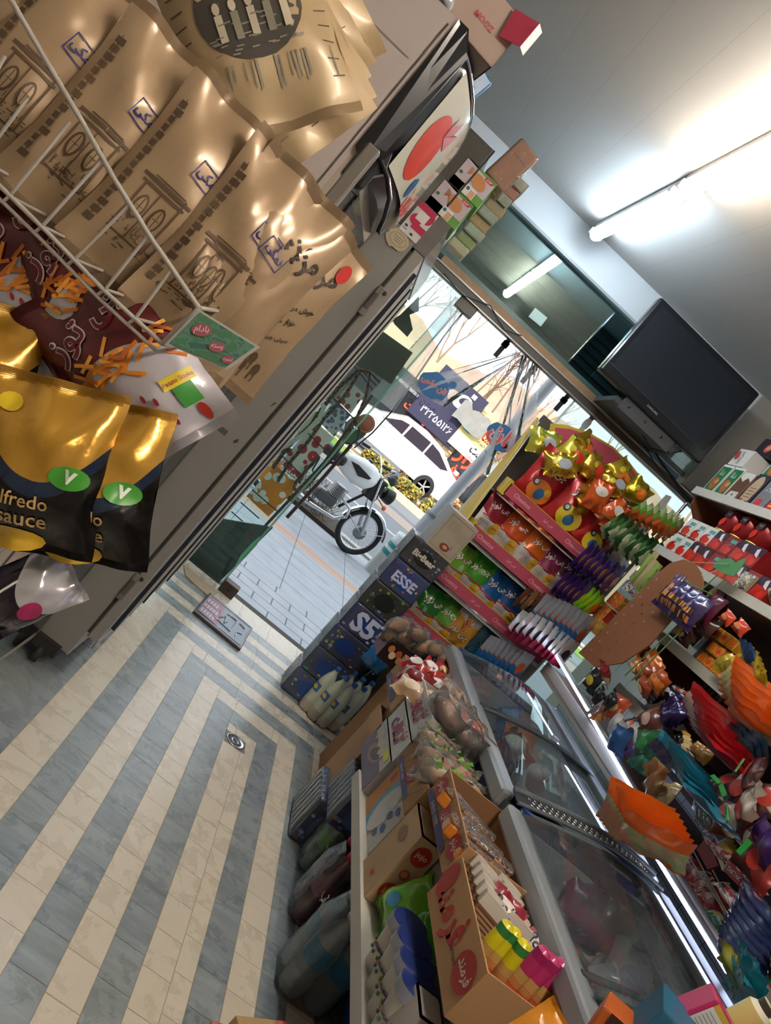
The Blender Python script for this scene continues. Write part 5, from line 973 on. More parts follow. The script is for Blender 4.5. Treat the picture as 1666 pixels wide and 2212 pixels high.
its = [(3.365, .095, .155, 'c9c9c4', d_green, 'first green and white date milk carton at the far end of the top shelf'), (3.262, .095, .155, 'c9c9c4', d_green, 'second green and white date milk carton on the top shelf'), (3.158, .10, .14, '8a6a50', d_brown, 'brown and white carton with the torn-look label on the top shelf'), (3.052, .095, .15, '2c2838', d_cream, 'dark carton with a cream picture panel on the top shelf'), (2.94, .10, .14, '6e6e74', d_gray, 'grey dotted carton on the top shelf'), (2.83, .10, .14, 'b3262e', d_red, 'red carton nearest the right frame edge on the top shelf')]
for y, w_, h_, c, dc, lab in its: put(carton(w_, .09, h_, P(c, .4), P(c, .4), deco=dc), 'juice_carton', lab, 'carton', y, 2.096)
def d_w(b, D, w, h): b.text(D, 'انرژی', -.01, 0, w*.5, P('77828a', .4), PI/2); b.ell(D, -w*.35, h*.1, w*.12, h*.3, P('a83a34', .4), rot=.5)
put(carton(.13, .12, .09, WHI, P('c2c2be', .4), deco=d_w), 'carton', 'white carton lying on top of the green milk cartons', 'carton', 3.335, 2.255)
def d_k(b, D, w, h): b.ell(D, w*.1, 0, w*.2, h*.28, P('b04438', .4), rot=.5); b.ell(D, w*.1, 0, w*.13, h*.16, P('d08a7a', .4), rot=.5)
put(carton(.15, .13, .09, P('202126', .35), P('24252a', .35), deco=d_k), 'carton', 'black carton with a red oval on the very top of the shelf stack', 'carton', 3.30, 2.352, x=1.56)
put(carton(.10, .09, .155, WHI, P('c9c9c4', .4), deco=d_green), 'juice_carton', 'third green milk carton standing behind on the top shelf at the frame edge', 'carton', 3.12, 2.25, x=1.56)
put(carton(.12, .09, .09, WHI, P('c9c9c4', .4), deco=d_w), 'carton', 'white printed carton lying over the grey dotted one at the frame edge', 'carton', 2.98, 2.24, x=1.55)
# tomato paste
def d_tom(c, dark):
    def f(b, D, w, h):
        if dark: b.rect(D, -w*.48, h*.1, w*.48, h*.5, P('22203a', .4)); b.poly(D, [(w*.1, h*.45), (w*.3, h*.0), (0, h*.1), (-w*.1, h*.35)], P('d8c8cc', .4))
        else: b.rect(D, -w*.1, h*.15, w*.42, h*.34, P('4f9a8a', .4)); b.rect(D, -w*.15, h*.02, w*.2, h*.1, P('5a5f9a', .4))
        b.ell(D, -w*.12, -h*.18, w*.26, h*.24, P('b01f1c', .3)); b.ell(D, w*.2, -h*.24, w*.2, h*.18, P('c42a20', .3)); b.rect(D, -w*.4, -h*.5, w*.48, -h*.42, P('7a1a1c', .4))
    return f
k = 0
for tier in (0, 1):
    for i in range(9 - tier*2):
        dark = i >= 2+tier; c = 'cfcdca' if not dark else ['8e2226', '7c1c22', 'a02a26'][i % 3]
        put(carton(.088, .085, .088, P(c, .35), P(c, .35), deco=d_tom(c, dark and i % 3 != 1)), 'tomato_carton', ('white-topped' if not dark else 'dark red')+' tomato paste carton, %s from the far end in the %s row' % (ORD[i], ['lower', 'upper'][tier]), 'carton', 3.245-i*.092, 1.777+tier*.09, 'tomato paste cartons')
for i in range(3):
    b = MB(); b.lathe([(0, 0), (.05, 0), (.05, .1), (.046, .104), (0, .104)], P('8a1e22', .3, .2), 24, tl(.055, 0, 0)); D = faceL(.0035, 0, .05); b.rect(D, -.02, .012, .025, .04, P('241c30', .4)); b.ell(D, -.003, -.012, .018, .02, P('c22a1e', .3)); b.text(D, 'رب', .004, .028, .02, P('d9b83c', .4)); b.lathe([(.0505, .0), (.0515, .003), (.0505, .006)], P('c9b04a', .3, .7), 24, tl(.055, 0, 0), cap=False)
    put(b, 'tomato_tin', 'round tomato paste tin standing on the carton rows, %s from the far end' % ORD[i], 'tin', 3.06-i*.125, 1.957, 'tomato paste tins')
b = MB(); W_ = bag(b, .24, .16, .10, P('c5c7c6', .25, bump=.6, sc=30, coat=.7), 401, 1.8, M=rz(-PI/2)); r = random.Random(4)
for k in range(26): warpell(b, W_, r.uniform(-.1, .1), .02+.09*r.random(), .016, .013, P(['b8281e', 'c93a24', 'd8c8bc', '8fa04a'][k % 4], .3), 8, .001*k/8, 1)
put(b, 'dates_bag', 'clear plastic bag of red and white sweets at the near end of the tomato shelf', 'bag', 2.40, 1.777, x=1.56)
b = MB(); b.box((0, -.04, 0), (.07, .04, .07), P('a09a86', .4), mats={'l': photo('d0c8a0', '2a3a5a', 'a09a86', 5)}); put(b, 'small_carton', 'small cream and navy carton before the clear sweets bag', 'carton', 2.60, 1.777, x=1.505)
# peg card
pk = [(1250, 1410), (1425, 1235), (1448, 1216), (1478, 1208), (1502, 1217), (1516, 1238), (1521, 1262), (1515, 1285), (1450, 1340), (1405, 1392), (1345, 1432), (1285, 1441)]
CAR = P('7c4c2c', .75, name='brown_peg_card'); pts = [at(x, y, X=1.40) for x, y in pk]; b = MB(); b.prism(pts, (1, 0, 0), .004, CAR); c_ = sum(pts, Vector())/len(pts)
for k in range(60):
    f, g_ = (k % 6)/5, (k//6)/9; y = 2.93-.26*f-.02*g_; z = 1.66-.42*g_-.03*(k % 2)
    if g_ > .55 and f > .75: continue
    b.poly(faceL(1.3993, y, z), [(-.005, -.002), (.002, -.004), (.005, .003), (.0, .006), (-.004, .003)], P(['3a2418', '8a8f98', '7a2a1c'][k % 3], .6))
pc = solo(b, 'peg_card', 'brown punched cardboard peg card hanging in front of the shelves', 'card')
b = MB()
for x, y, h_ in ((1566, 1180, 0), (1580, 1190, 0)): pass
GW = P('4f7f4a', .4)
for (p, q) in (((1552, 1240), (1505, 1285)), ((1568, 1250), (1520, 1295)), ((1505, 1285), (1520, 1295)), ((1485, 1330), (1350, 1460)), ((1500, 1335), (1365, 1470)), ((1475, 1245), (1490, 1262)), ((1490, 1262), (1540, 1285)), ((1425, 1300), (1440, 1330)), ((1440, 1330), (1475, 1355))): b.tube([at(*p, X=1.38), at(*q, X=1.38)], .0025, GW, 6)
solo(b, 'wire_hanger', 'green wire hanger carrying the purple snacks in front of the peg card', 'hanger')
lf = [(1538, 1222), (1555, 1208), (1578, 1205), (1590, 1215), (1608, 1205), (1612, 1210), (1600, 1228), (1586, 1245), (1560, 1238)]
b = MB(); b.prism([at(x, y, X=1.44) for x, y in lf], (1, 0, 0), .002, P('3f7d4a', .5)); b.tube([at(1490, 1214, X=1.40), at(1575, 1219, X=1.437)], .0015, P('b9b9a4', .5), 5); b.tube([at(1516, 1243, X=1.40), at(1550, 1232, X=1.437)], .0015, P('b9b9a4', .5), 5); solo(b, 'leaf_tag', 'green leaf-shaped card tied with string in front of the sweets shelf', 'card')
b = MB(); bag(b, .014, .012, .002, P('b87a3a', .5)); 
# generic goods: (kind, label, cat, pixel, w, h, t, rotation, material, blot colour)
def goods(kind, label, cat, px, w, h, t, rot, mat, blot=None, X=1.48, txt=None, tc='e8e2da', seed=0, grp=None, wr=1.2):
    b = MB(); W_ = bag(b, w, h, t, mat, seed+px[0], wr, 10, 12)
    if blot: warpell(b, W_, 0, h*.45, w*.28, h*.22, P(blot, .35), 12, .0008, 2)
    if txt: b.text(None, txt, 0, h*.7, w*.75, P(tc, .4), 0, .02, .0012, W_)
    p = at(px[0], px[1], X=X); return solo(b, kind, label, cat, p-Vector((0, 0, h/2)), tuple(math.radians(v) for v in rot), grp)
def row(kind, label, cat, pts, n_, w, h, t, rot, mats, blot, X, grp, fan=0, seed=0, where='from the far end', txt=None, wr=1.0, stripes=None):
    for i in range(n_):
        f = i/max(1, n_-1)*(len(pts)-1); k = min(int(f), len(pts)-2); u = f-k; px = (pts[k][0]+(pts[k+1][0]-pts[k][0])*u, pts[k][1]+(pts[k+1][1]-pts[k][1])*u)
        b = MB(); W_ = bag(b, w, h, t, mats[i % len(mats)], seed+i, wr, 8, 10)
        if blot: warpell(b, W_, 0, h*.42, w*.3, h*.2, P(blot[i % len(blot)], .35), 10, .0008, 2)
        if stripes:
            for q in range(8): warprect(b, W_, -w*.35+.7*w*(q % 4)/4, h*(.15+.22*(q//4)), -w*.35+.7*w*(q % 4)/4+w*.13, h*(.15+.22*(q//4))+h*.16, P(stripes[(q+i) % len(stripes)], .35), 2, .0012)
        if txt and i in (0, n_//2): b.text(None, txt, 0, h*.72, w*.7, P('e8e2da', .4), 0, .02, .0016, W_)
        p = at(px[0], px[1], X=X-.004*i); a = fan*(i/max(1, n_-1)-.5)
        solo(b, kind, '%s, %s %s' % (label, ORD[i], where), cat, p-Vector((0, 0, h/2)), (math.radians(rot[0]+a), math.radians(rot[1]), math.radians(rot[2])), grp)
R90 = -90
row('waffle_bag', 'purple bag of striped waffle fingers on the green wire hanger', 'bag', [(1450, 1285), (1475, 1300), (1498, 1322)], 4, .09, .13, .05, (0, 0, -75), [P('33225a', .25, .1, bump=.4, sc=40, coat=.6)], None, 1.37, 'purple waffle bags', stripes=['c98a4a', '4a3420', 'b07a3e'], seed=420)
goods('waffle_bag', 'narrow purple waffle bag hanging at the left of the peg card front', 'bag', (1455, 1275), .04, .13, .02, (0, -8, -70), P('4a3a6a', .3, .1, coat=.6), 'c98a4a', 1.36, seed=430)
goods('snack_bag', 'dark crimson snack bag behind the purple waffle bags', 'snack bag', (1535, 1318), .10, .12, .04, (0, 0, R90), P('5a1c34', .3, .1, coat=.5), None, 1.47, seed=431)
goods('snack_bag', 'dark brown snack bag under the green wire hanger end', 'snack bag', (1550, 1285), .09, .11, .04, (0, 0, R90), P('4a2a20', .3, .1, coat=.5), '6a3a2a', 1.52, seed=432)
row('brownie_packet', 'dark brown brownie packet on the wafer shelf', 'packet', [(1478, 1370), (1500, 1350), (1525, 1350)], 4, .12, .07, .05, (0, 0, -80), [P('38231c', .3, bump=.3, coat=.5), P('4a2b20', .3, bump=.3, coat=.5)], ['b88a5c', '2a1a16'], 1.50, 'brownie packets', txt='BROWNIE', seed=440)
row('snack_packet', 'cream and green tapered snack packet left of the peg card', 'packet', [(1402, 1224), (1392, 1232), (1398, 1242), (1405, 1250)], 4, .035, .14, .02, (10, 0, -60), [P('a99a76', .4, coat=.3), P('7d9a4a', .4, coat=.3)], None, 1.43, 'tapered green snack packets', seed=450)
# cartons behind the stand: between stand and shelves
for k, (px, c1, c2, c3, lab, w_, h_) in enumerate([((1395, 1240), 'c9c9c6', '2e2a44', 'a9a69e', 'white carton with navy lettering between stand and peg card, upper', .14, .09), ((1368, 1262), 'c9c9c6', '33304a', 'c9b46a', 'white carton with navy lettering between stand and peg card, lower', .13, .09), ((1300, 1320), 'b83a2c', 'c9a23c', '8a2a20', 'red and yellow noodle carton beside the blue packets', .13, .08), ((1330, 1295), 'a86a2c', 'c8342a', 'd8b04a', 'orange noodle packet above the red and yellow carton', .12, .07), ((1283, 1345), 'c29a3a', 'b8322a', 'd8c86a', 'yellow noodle packet under the red and yellow carton', .12, .07)]):
    b = MB(); b.box((0, -w_/2, 0), (.1, w_/2, h_), P(c1, .4), mats={'l': photo(c1, c2, c3, 5), 'f': photo(c1, c3, c2, 4)}); p = at(px[0], px[1], X=1.53); solo(b, 'noodle_carton', lab, 'carton', p-Vector((0, 0, h_/2)))
# wafers in gold
GW1 = photo('c9962c', 'b87422', 'd8b04a', 6, 'gold_wafer')
n_ = 0
for (x0, y0, nn, z_) in ((2.62, 1.662, 5, 0), (2.50, 1.60, 6, 1), (2.52, 1.535, 7, 2)):
    for i in range(nn):
        b = MB(); b.bbox((0, -.024, 0), (.11, .024, .045), GW1, .006); b.add([(-.001, -.02, .006), (-.001, .02, .006), (-.001, .02, .04), (-.001, -.02, .04)], [[1, 0, 3, 2]], photo('e08a2a', 'c8542c', 'd8b04a', 3)); D = faceL(-.0016, 0, .022); b.ell(D, 0, 0, .012, .009, P(['d8641e', 'c9422c'][i % 2], .4))
        put(b, 'wafer_box', 'gold foil wafer pack, %s from the far end in the %s layer of the pile' % (ORD[i], ['top', 'middle', 'bottom'][z_]), 'wafer pack', x0-i*.052, [1.588, 1.540, 1.492][z_], 'gold wafer packs', x=1.515+.012*(2-z_)*(-1)+.03)
row('wafer_packet', 'red and orange wafer packet laid over the gold pile', 'packet', [(1572, 1335), (1600, 1355)], 2, .08, .045, .03, (0, 10, R90), [P('c8482c', .3, coat=.5)], ['e08a5a'], 1.47, 'red wafer packets', seed=470)
row('candy_packet', 'yellow crinkled sweet packet in front of the gold wafers', 'packet', [(1560, 1425), (1590, 1438), (1620, 1425), (1650, 1450), (1662, 1470)], 7, .07, .07, .03, (20, 20, R90), [P('b8a01e', .3, .1, bump=.5, sc=40, coat=.5)], ['8a7a1a'], 1.46, 'yellow crinkled packets', fan=60, seed=480)
goods('candy_packet', 'blue crinkled sweet packet at the right frame edge over the yellow ones', 'packet', (1650, 1420), .06, .09, .03, (60, 0, R90), P('1f4a8a', .3, .1, bump=.5, coat=.5), None, 1.44, seed=490)
row('jelly_bag', 'orange hanging jelly bag in the upper right fan', 'bag', [(1620, 1480), (1625, 1505), (1632, 1530), (1645, 1555)], 6, .16, .085, .025, (35, 0, -50), [window_('cc5a14', 'b09a7a', 'a8a878', 'c9b49a', .6)], None, 1.42, 'orange jelly bags, upper fan', fan=50, seed=500)
# shelf D goods
row('tea_cake', 'orange tea cake packet on the fourth shelf', 'cake packet', [(1350, 1380), (1385, 1400), (1420, 1430), (1400, 1455), (1375, 1440), (1440, 1470), (1400, 1485)], 12, .09, .055, .04, (10, 15, -80), [P('a84c18', .3, .1, bump=.4, coat=.5), P('b9641e', .3, .1, bump=.4, coat=.5), P('8e3a18', .3, .1, bump=.4, coat=.5)], ['d08a4a', 'e0c08a'], 1.46, 'orange tea cakes', fan=40, seed=520, txt='TEA CAKE')
row('wafer_packet', 'orange carton-backed sweet packet under the peg card', 'packet', [(1352, 1385), (1375, 1392)], 2, .055, .09, .015, (0, 0, -80), [photo('d8782c', 'b84a20', 'e0a85a', 4)], None, 1.44, 'orange sweet packets', seed=540)
row('wafer_packet', 'navy wafer packet with a silver edge', 'packet', [(1405, 1500), (1420, 1485), (1440, 1490)], 5, .09, .05, .03, (-30, 0, R90), [P('1a1c34', .25, .1, coat=.6)], ['a9a9b4'], 1.47, 'navy wafer packets', seed=545)
row('sweet_packet', 'deep purple sweet packet', 'packet', [(1435, 1525), (1455, 1510), (1470, 1545), (1450, 1550)], 7, .06, .06, .04, (0, 20, R90), [P('2c1a5c', .2, .2, bump=.6, sc=40, coat=.7)], None, 1.47, 'purple sweet packets', fan=70, seed=555)
row('wafer_packet', 'brown and white chocolate wafer packet', 'packet', [(1460, 1490), (1490, 1505), (1510, 1520)], 8, .11, .04, .03, (-35, 0, R90), [P('4a2a20', .3, coat=.5), P('3a1e18', .3, coat=.5)], ['b9aaa0', 'a04a2a'], 1.50, 'chocolate wafer packets', seed=570)
row('chocolate_bar', 'dark chocolate bar standing at the back of the fourth shelf', 'chocolate bar', [(1505, 1475), (1560, 1500)], 6, .04, .11, .012, (0, 15, R90), [P('2e1814', .3, coat=.4), P('4a241a', .3, coat=.4)], None, 1.62, 'dark chocolate bars', seed=580)
row('sweet_packet', 'black and gold sweet packet', 'packet', [(1478, 1580), (1485, 1605), (1480, 1625)], 5, .09, .05, .03, (-40, 0, R90), [P('16120f', .25, .2, bump=.5, coat=.6)], ['b8943c', 'c9b07a'], 1.46, 'black and gold packets', fan=40, seed=590)
row('wafer_packet', 'golden wrapped wafer near the black and gold packets', 'packet', [(1505, 1620), (1525, 1635)], 3, .05, .045, .03, (0, 0, R90), [P('a8782c', .35, .2, coat=.4)], None, 1.46, 'golden wrapped wafers', seed=600)
row('jelly_bag', 'red hanging jelly bag with a clear window', 'bag', [(1545, 1545), (1560, 1575), (1575, 1600), (1590, 1620)], 7, .20, .075, .025, (50, 0, -45), [window_('9a1018', '8a4048', 'c0a8a0', '6a1a24', .6)], None, 1.40, 'red jelly bags', fan=60, seed=610)
row('jelly_bag', 'teal hanging jelly bag spread in a fan', 'bag', [(1470, 1650), (1500, 1675), (1525, 1700), (1560, 1735)], 9, .20, .07, .022, (40, 0, -45), [window_('146a86', '2c2238', '463858', '2a4a5a', .6, 7)], None, 1.38, 'teal jelly bags', fan=80, seed=630)
row('jelly_bag', 'teal jelly bag at the right behind the red fan', 'bag', [(1625, 1615), (1655, 1605)], 3, .14, .07, .02, (50, 0, R90), [P('14627e', .3, .05, bump=.35, sc=30, coat=.6)], None, 1.44, 'teal jelly bags behind', seed=650)
row('jelly_bag', 'orange hanging jelly bag of mixed marshmallows', 'bag', [(1388, 1765), (1405, 1785), (1422, 1800), (1438, 1815)], 7, .17, .115, .02, (25, -20, -35), [window_('cf5c14', 'b4a878', 'c08a70', '98a46a', .62, 6)], None, 1.28, 'orange marshmallow bags', fan=30, seed=660)
goods('jelly_bag', 'black packet with a yellow lemon disc hanging by the lamp strip start', 'packet', (1283, 1470), .10, .085, .025, (10, 10, -80), P('1c1a1a', .2, .3, bump=.6, coat=.7), 'b8a83c', 1.42, seed=680)
goods('sweet_packet', 'red and cream packet hanging right of the lemon packet', 'packet', (1322, 1462), .10, .08, .03, (40, 0, R90), two('a82a2a', 'c9bb8a', .5, .1, .1, .3), None, 1.44, seed=681)
row('sweet_packet', 'black foil packet under the lemon packet', 'packet', [(1292, 1500), (1318, 1510)], 2, .08, .06, .025, (0, 20, R90), [P('1c1a20', .2, .3, bump=.6, coat=.7)], None, 1.43, 'black foil packets', seed=683)
for k, (px, c, bl, lab) in enumerate([((1310, 1535), 'b8783c', None, 'tan snack packet'), ((1335, 1530), 'b84a2c', 'd8b07a', 'orange and red snack packet'), ((1335, 1570), 'b4b4b2', None, 'silver grey snack packet'), ((1360, 1560), '22284a', 'c8542c', 'navy snack packet'), ((1375, 1590), 'b0b0b4', '22284a', 'white and navy snack packet'), ((1345, 1605), '24508a', None, 'blue snack packet'), ((1375, 1615), '4a3470', None, 'violet snack packet'), ((1400, 1545), '6a3a2c', 'b89a8a', 'brown snack packet'), ((1410, 1615), '1f6a3a', '3a8a4e', 'green snack packet'), ((1395, 1640), '1c5a48', None, 'dark green snack packet'), ((1420, 1655), 'a8743a', '7a4a24', 'tan paper packet'), ((1415, 1690), '8a5c30', None, 'brown paper packet'), ((1440, 1715), 'b09a6a', '5a4a3a', 'beige lettered packet')]):
    goods('snack_packet', lab+' hanging above the lamp strip', 'packet', px, .10, .09, .03, (15*(k % 3-1), 20*(k % 4-1.5), R90+8*(k % 2)), P(c, .3, .1, bump=.4, coat=.5), bl, 1.46-.003*k, seed=700+k)
for k, (px, c, lab) in enumerate([((1570, 1680), 'bcb4ac', 'first'), ((1600, 1700), 'b9b2aa', 'second'), ((1625, 1745), 'c2bab2', 'third'), ((1645, 1690), 'aaa29a', 'fourth'), ((1570, 1730), 'a9a29a', 'fifth'), ((1650, 1640), '5a2a2a', 'sixth'), ((1640, 1790), '8a2a24', 'seventh')]):
    o = goods('coffee_packet', 'white and brown coffee packet with a green tag at the right edge, %s counted' % lab, 'packet', px, .10, .10, .03, (30*(k % 3-1), 15*k, R90), two(c, '4a2220', .55, .3, .1, .3), 'a8322a', 1.36, seed=730+k)
    b = MB(); b.box((-.02, -.002, 0), (.02, .002, .012), P('1f8a3a', .4)); t_ = b.build('tag', o); t_.location = (0, -.03, .01)
row('sweet_packet', 'grey film packet behind the orange marshmallow bags', 'packet', [(1520, 1740), (1550, 1765)], 4, .09, .07, .03, (20, 20, R90), [P('6a6468', .25, bump=.6, coat=.6)], None, 1.47, 'grey film packets', seed=750)
row('sweet_packet', 'violet packet at the right frame edge', 'packet', [(1650, 1800), (1662, 1830)], 2, .08, .07, .03, (20, 20, R90), [P('3a1a5c', .25, bump=.6, coat=.6)], None, 1.38, 'violet packets', seed=755)
# shelf E goods
goods('snack_bag', 'yellow and white potato bag on the counter shelf', 'snack bag', (1575, 1830), .11, .10, .04, (-20, 0, R90), two('c9b43a', 'c2c6a8', .4, .2, .1, .35), 'd8c06a', 1.52, seed=760, txt='چیپس', tc='3a3a34')
row('red_packet', 'glossy red chocolate packet in the wire rack', 'packet', [(1470, 1850), (1495, 1880), (1520, 1900), (1530, 1930), (1545, 1955)], 9, .09, .05, .03, (-30, 0, R90), [P('9a1016', .25, .05, coat=.6), P('b01a1c', .25, .05, coat=.6)], ['7a0c12', 'c9a89a'], 1.48, 'red chocolate packets', seed=770, txt='KISS')
b = MB(); q = [(1562, 1880), (1578, 1862), (1640, 1925), (1628, 1945)]; b.prism([at(x, y, X=1.44) for x, y in q], (1, 0, 0), .012, P('a81c2c', .4)); c_ = sum((at(x, y, X=1.4393) for x, y in q), Vector())/4; dx = (at(1634, 1935, X=1.44)-at(1570, 1871, X=1.44)).normalized(); D = plane(c_, dx, Vector((0, 0, 1))-dx*dx.z, .0008)
b.text(D, 'TAKTAK', -.028, 0, .055, P('e2d8d8', .4), 0, .03); b.text(D, 'تک تک', .03, -.002, .045, P('e2d8d8', .4), 0, .03); solo(b, 'display_header', 'red white-lettered display header standing over the striped wafer packets', 'sign')
b = MB(); q = [(1520, 1815), (1545, 1850), (1552, 1870), (1528, 1878), (1505, 1835)]; b.prism([at(x, y, X=1.46) for x, y in q], (1, 0, 0), .01, P('7e1218', .4)); solo(b, 'display_header', 'dark red display card left of the white-lettered header', 'sign')
row('wafer_packet', 'pink and white striped wafer packet behind the red lettered header', 'packet', [(1540, 1825), (1580, 1860), (1625, 1900)], 8, .10, .02, .02, (-42, 0, R90), [P('c9b4b8', .25, coat=.6), P('a83a4c', .25, coat=.6)], None, 1.46, 'striped wafer packets', seed=790)
row('wafer_packet', 'white wrapped wafer packet in front of the red lettered header', 'packet', [(1570, 1925), (1590, 1950), (1615, 1975), (1600, 1990)], 8, .10, .03, .025, (-42, 0, R90), [P('c2c2be', .3, coat=.5), P('b9aab4', .3, coat=.5), P('c9c6c0', .3, coat=.5)], ['6a2a5c', 'a8322a'], 1.42, 'white wafer packets', seed=800, txt='Toppers')
row('gum_packet', 'teal packet low in front of the white wafers', 'packet', [(1550, 1975), (1565, 1995), (1580, 2015)], 5, .07, .04, .02, (-40, 0, R90), [P('1a6a7a', .3, coat=.5), P('2a7a4a', .3, coat=.5)], ['c8b43c', 'b8bcc0'], 1.44, 'teal packets', seed=820)
row('biscuit_packet', 'dark blue biscuit box in the slanted stack at the right', 'packet', [(1655, 1970), (1640, 2000), (1628, 2025), (1618, 2050), (1608, 2075), (1602, 2095)], 9, .17, .032, .03, (38, 0, R90), [P('14204e', .3, coat=.5)], None, 1.34, 'dark blue biscuit boxes', seed=830, stripes=['b9bcc4', '14204e', '8a94a8', '14204e'])
goods('snack_packet', 'yellow-green packet under the dark blue stack', 'packet', (1612, 2110), .14, .05, .03, (40, 0, R90), P('9a9a1e', .3, coat=.5), '3a6a3a', 1.30, seed=850)
row('snack_packet', 'teal packet at the lower right frame edge', 'packet', [(1625, 2140), (1650, 2110), (1660, 2150)], 4, .10, .08, .02, (40, 0, R90), [P('1a7486', .25, bump=.5, coat=.6)], None, 1.30, 'teal packets at the frame edge', fan=40, seed=860)
b = MB(); 
for p, q in (((1465, 1815), (1560, 1960)), ((1490, 1822), (1580, 1990)), ((1478, 1852), (1500, 1838)), ((1508, 1925), (1535, 1900)), ((1520, 1885), (1590, 2020)), ((1540, 1880), (1605, 2000))): b.tube([at(*p, X=1.41), at(*q, X=1.41)], .0022, P('8e8c88', .3, .8), 6)
solo(b, 'wire_rack', 'thin steel wire rack around the red chocolate packets', 'rack')
b = MB(); b.box((1.56, 1.40, 1.075), (1.62, 1.60, 1.13), P('b9801e', .5)); b.prism([at(1585, 1800, X=1.55), at(1640, 1855, X=1.55), at(1625, 1875, X=1.55), at(1600, 1850, X=1.55)], (1, 0, 0), .003, P('c28a24', .5)); solo(b, 'carton', 'orange-yellow open carton behind the striped wafers', 'carton')
GRP0 = set(o.name for o in S.objects)
# ============================================================ glass-lidded chest freezers
FB, FG2, DK = P('9ca3a8', .3, .3, name='silver_freezer_trim'), P('5c6468', .35, .2), P('23262a', .4)
NAVY = P('1d3a78', .35); FROST = P('c9d2d6', .9, bump=.8, sc=60, var=.1, name='frosted_lining')
def freezer(label, y0, y1, loc):
    o = thing('chest_freezer', label, 'freezer', (1.2, (y0+y1)/2, 0)); yc = (y0+y1)/2; L = (y1-y0)
    def a(b, nm, par=None): q = b.build(nm, par or o); q.location = (-1.2, -yc, 0) if par is None else (0, 0, 0); return q
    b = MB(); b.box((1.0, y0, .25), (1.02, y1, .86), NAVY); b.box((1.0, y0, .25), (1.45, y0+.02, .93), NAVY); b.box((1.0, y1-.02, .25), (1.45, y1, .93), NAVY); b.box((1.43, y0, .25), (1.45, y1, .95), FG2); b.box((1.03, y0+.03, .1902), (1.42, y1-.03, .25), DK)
    a(b, 'body')
    b = MB(); b.box((1.025, y0+.025, .40), (1.425, y1-.025, .41), FROST); b.box((1.022, y0+.02, .4), (1.03, y1-.02, .87), FROST); b.box((1.42, y0+.02, .4), (1.428, y1-.02, .93), FROST); b.box((1.02, y1-.03, .4), (1.43, y1-.022, .9), FROST); b.box((1.02, y0+.022, .4), (1.43, y0+.03, .9), FROST); a(b, 'lining')
    b = MB(); b.bbox((.965, y0, .865), (1.02, y1, .918), FB, .01); a(b, 'front_rail')
    b = MB(); b.bbox((1.41, y0, .945), (1.465, y1, .985), P('4c5256', .45, .2), .006); a(b, 'rear_rail')
    def arc(y, n=12, lift=0): return [(1.0+.43*i/n, y, .912+.062*math.sin(PI*i/n*.62)+lift) for i in range(n+1)]
    b = MB(); b.tube(arc(y1-.012), .012, FG2, 8); a(b, 'lid_frame')
    b = MB(); b.tube(arc(y0+.012), .012, FG2, 8); a(b, 'lid_frame')
    for k, (s0, s1, lf) in enumerate(((y0+.02, yc+.03, .0), (yc-.03, y1-.02, .012))):
        b = MB(); n = 12; A = arc(s0, n, lf); B_ = arc(s1, n, lf); b.add(A+B_, [[i, i+1, n+2+i, n+1+i] for i in range(n)], FRZG, smooth=True); g_ = a(b, 'sliding_lid')
        b = MB(); b.tube([(p[0], p[1], p[2]+.004) for p in (A if k else B_)], .007, P('4d5458', .35, .4), 8); b.build('lid_bar', g_)
    b = MB(); m_ = arc(yc, 12, .018)[7]; b.bbox((m_[0]-.012, yc-.03, m_[2]-.006), (m_[0]+.012, yc-.012, m_[2]+.018), P('aab0b4', .3, .6), .003); a(b, 'lid_handle')
    return o
t = NT('freezer_lid_glass'); out = t.t.nodes['Material Output']; g1 = t.n('ShaderNodeBsdfGlossy', {'Color': (.85, .93, 1, 1), 'Roughness': .015})[0]; tp = t.n('ShaderNodeBsdfTransparent', {0: (.72, .8, .82, 1)})[0]
df = t.n('ShaderNodeBsdfDiffuse', {0: (.5, .56, .6, 1)})[0]; fr_ = t.n('ShaderNodeFresnel', {'IOR': 1.7})[0]; nz = t.n('ShaderNodeTexNoise', {'Vector': t.n('ShaderNodeTexCoord')['Object'], 'Scale': 14.0, 'Detail': 6})['Fac']
mx = t.n('ShaderNodeMixShader', {0: t.math('MULTIPLY', nz, .14), 1: tp, 2: df})[0]; t.t.links.new(t.n('ShaderNodeMixShader', {0: fr_, 1: mx, 2: g1})[0], out.inputs[0]); FRZG = t.m
freezer('far silver-trimmed glass-lid chest freezer with a navy body', 1.80, 2.88, None)
freezer('near silver-trimmed glass-lid chest freezer at the lower right', .62, 1.74, None)
b = MB(); p0, p1 = Vector((.985, 1.77, .922)), Vector((1.44, 1.77, .99)); n = 16
prf = [(.985+.45*i/n, .925+.066*math.sin(PI*i/n*.62)) for i in range(n+1)]
b.add([(x, 1.742, z) for x, z in prf]+[(x, 1.80, z+.004) for x, z in prf], [[i, i+1, n+2+i, n+1+i] for i in range(n)], P('3b4044', .35, .3), smooth=True)
for j_ in range(22):
    for q in range(3):
        u = (j_+.5*(q % 2)+2.5)/27; i = u*n; k = int(i); x = prf[k][0]+(prf[min(n, k+1)][0]-prf[k][0])*(i-k); z = prf[k][1]+(prf[min(n, k+1)][1]-prf[k][1])*(i-k); b.lathe([(.0035, 0), (.0052, .0015), (.0056, 0)], P('c9ced2', .2, .8), 8, tl(x, 1.756+q*.015, z+.003), cap=False)
b.box((.985, 1.742, .191), (1.44, 1.80, .9), P('3b4044', .4)); b.tube([(x, 1.742, z+.002) for x, z in prf], .006, FG2, 6); b.tube([(x, 1.80, z+.006) for x, z in prf], .008, FG2, 6)
solo(b, 'freezer_divider', 'grey bridge strip with rows of round holes between the two freezers', 'trim strip')
